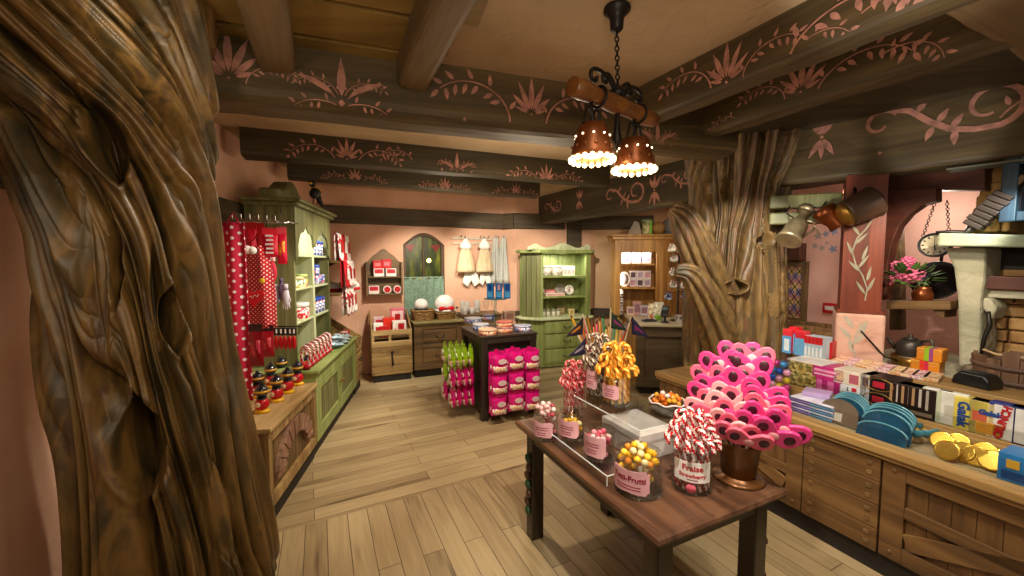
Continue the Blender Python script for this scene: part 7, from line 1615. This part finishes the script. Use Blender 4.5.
# bellows and iron work on the mantel
p = nic(962, 233, 1.26); t = thing('bellows', 'dark leather bellows leaning on the chimney above the mantel', 'bellows', p+Vector((0, 0, .001)), FC.a); DKL = mat('#241a14', .5)
b = B(); M4 = Matrix.Rotation(R(35), 4, 'Y')
for k in range(7): z = .05+.036*k; b.box(-.05-.006*(k % 2), .05+.006*(k % 2), .02, .10, z, z+.033, M=M4)
b.build('leather_folds', DKL, t, .006); b = B(); b.bar(M4 @ Vector((-.0, .06, .29)), M4 @ Vector((-.0, .06, .42)), .03, .035); b.build('handle', BRN, t, .006); b = B(); b.tube([M4 @ Vector((0, .06, .06)), M4 @ Vector((0, .06, .0)), (-.06, .03, .012), (-.13, .0, .012)], [.03, .022, .014, .01], 8); b.build('nozzle', IRON, t)
# ---------------------------------------------------------------- chandelier
cz = gz(617, 8, CZ); cb0, cb1 = gy(572, 84, 1.60), gy(654, 122, 1.98); zb = (cb0.z+cb1.z)/2; cb0.z = cb1.z = zb
mid = (cb0+cb1)/2; t = thing('chandelier', 'wooden bar chandelier with wrought iron scrolls and two copper lamp shades', 'chandelier', (cz.x, cz.y, CZ), 0)
O = Vector((cz.x, cz.y, CZ)); ax_ = (cb1-cb0).normalized()
b = B(); b.lathe([(.058, -.0), (.06, -.012), (.04, -.03), (.03, -.05), (.028, -.09), (.018, -.1), (.0, -.105)], 20); b.build('canopy', IRON, t)
hub = mid-O+Vector((0, 0, .07)); n = 12; b = B(); top = Vector((0, 0, -.1))
for k in range(n):
    q0, q1 = top.lerp(hub, k/n), top.lerp(hub, (k+1.2)/n); m_ = (q0+q1)/2; d = (q1-q0)/2; sd = (Vector((1, 0, 0)) if k % 2 else Vector((0, 1, 0)))*.009
    b.tube([m_+d*math.cos(u)+sd*math.sin(u) for u in [2*PI*i/8 for i in range(8)]], .0035, 5, closed=True)
b.build('chain', IRON, t)
CHW = wood('chandelier_wood', ['#5a3416', '#7a4a20', '#94602c'], 0, .4, 14, .1, .3)
b = B(); pts = [cb0.lerp(cb1, k/10)-O for k in range(11)]; b.tube(pts, [.036+.004*math.sin(k*1.7) for k in range(11)], 12); b.build('timber_bar', CHW, t)
def scrollt(s, L, rr):
    pts = []
    for k in range(24):
        u = k/23
        if u < .5: pts.append(ax_*s*(L*u*1.6) + Vector((0, 0, .04+.07*math.sin(PI*u*1.2))))
        else: a = (u-.5)*2*1.6*PI; r_ = rr*(1-.6*(u-.5)*2); c0 = ax_*s*(L*.8) + Vector((0, 0, .04+.07*math.sin(PI*.6)-rr)); pts.append(c0 + ax_*s*math.sin(a)*r_ + Vector((0, 0, math.cos(a)*r_)))
    return [p_+mid-O for p_ in pts]
for s, L, rr in ((1, .2, .03), (-1, .2, .03), (1, .11, .022), (-1, .11, .022)): b = B(); b.tube(scrollt(s, L, rr), .009, 6); b.build('iron_scroll', IRON, t)
b = B(); b.sph(hub-Vector((0, 0, .02)), (.04, .04, .03), 10); b.tube([hub, hub-Vector((0, 0, .15)), hub-Vector((0, 0, .22)), hub-Vector((0, 0, .26))], [.014, .012, .022, .004], 8)
for q in (.28, .78): c_ = cb0.lerp(cb1, q)-O; sd = Vector((-ax_.y, ax_.x, 0)); b.tube([c_+sd*.04*math.cos(a)+Vector((0, 0, .042*math.sin(a))) for a in [2*PI*k/14 for k in range(14)]], .007, 6, closed=True)
b.build('iron_hub', IRON, t)
COPS = mat('#7c4420', .38, .5, var=.15, sc=14, name='copper_shade'); GLOW = mat('#ffd9a0', .4, emit=3.5, name='lit_bead', var=.01); GLOWI = mat('#ffe2b4', .4, emit=5, name='lit_bulb', var=.01)
for i, (px, pyb, Yc) in enumerate(((592, 162, 1.68), (634, 172, 1.84))):
    bc = gy(px, pyb, Yc)-O; wpx = (44, 42)[i]; rb2 = wpx/2/FPX*Yc*.97; h = .15 if i == 0 else .145; at = cb0.lerp(cb1, (.2, .72)[i])-O
    sh = B(); prf = [(rb2*.98, .012), (rb2*.93, .035), (rb2*.95, .038), (rb2*.78, .085), (rb2*.80, .089), (rb2*.72, .115), (rb2*.73, .119), (rb2*.60, h), (rb2*.2, h+.004), (0, h+.004)]
    sh.lathe(prf, 32, c=bc); so = sh.build('lamp_shade', COPS, t, solid=.002)
    bd = B()
    for k in range(18): a = 2*PI*k/18; bd.sph(bc+Vector((rb2*.97*math.cos(a), rb2*.97*math.sin(a), .008)), .012, 8)
    bd.build('lit_scallops', GLOW, so)
    hb = B()
    for k in range(10): a = 2*PI*k/10+.2; r_ = rb2*.795; hb.sph(bc+Vector((r_*math.cos(a), r_*math.sin(a), .101)), .0042, 8)
    hb.build('lit_holes', GLOWI, so)
    rv = B()
    for k in range(12): a = 2*PI*k/12; r_ = rb2*.885; rv.sph(bc+Vector((r_*math.cos(a), r_*math.sin(a), .058)), (.008, .008, .008), 8)
    rv.build('rivets', COPS, so)
    lb = B(); lb.sph(bc+Vector((0, 0, .06)), .028, 12); lb.build('bulb', GLOWI, so)
    ir = B(); tp_ = bc+Vector((0, 0, h)); ir.tube([tp_, tp_+Vector((0, 0, .03)), at+Vector((0, 0, -.06)), at+Vector((0, 0, -.03))], [.014, .009, .009, .009], 8)
    for s in (-1, 1): ir.tube([tp_+Vector((0, 0, .02)) + ax_*s*(.06*u)+Vector((0, 0, .05*math.sin(u*3.6))) for u in [k/10 for k in range(11)]], .006, 6)
    ir.build('iron_hanger', IRON, t)
    point(O+bc+Vector((0, 0, -.02)), 5, (1, .72, .42), .05)
# no lamp bodies built; unseen spots set earlier light the beams above the counter
for i, (p, q) in enumerate((((2.55, 2.55, 1.70), (2.45, 3.05, 2.5)),)):
    pass

# grey louvred vent under the counter beam
VN = mat('#6a6a5a', .5, .3, name='vent_metal'); va = seg((2.22, 3.62), (3.5, 2.02))[0]; FV = Fr((2.22, 3.62), va)
t = thing('air_vent', 'long grey louvred air vent under the deep beam above the stone hearth', 'vent', FV.w(1.15, .05, 2.335), va)
b = B(); b.box(0, .85, 0, .012, 0, .012); b.box(0, .85, .14, .152, 0, .012); b.box(0, .012, .012, .14, 0, .012); b.box(.838, .85, .012, .14, 0, .012); b.build('vent_frame', VN, t)
b = B()
for k in range(6): b.box(.012, .838, .02+.02*k, .028+.02*k, .001, .011)
b.build('slats', VN, t)
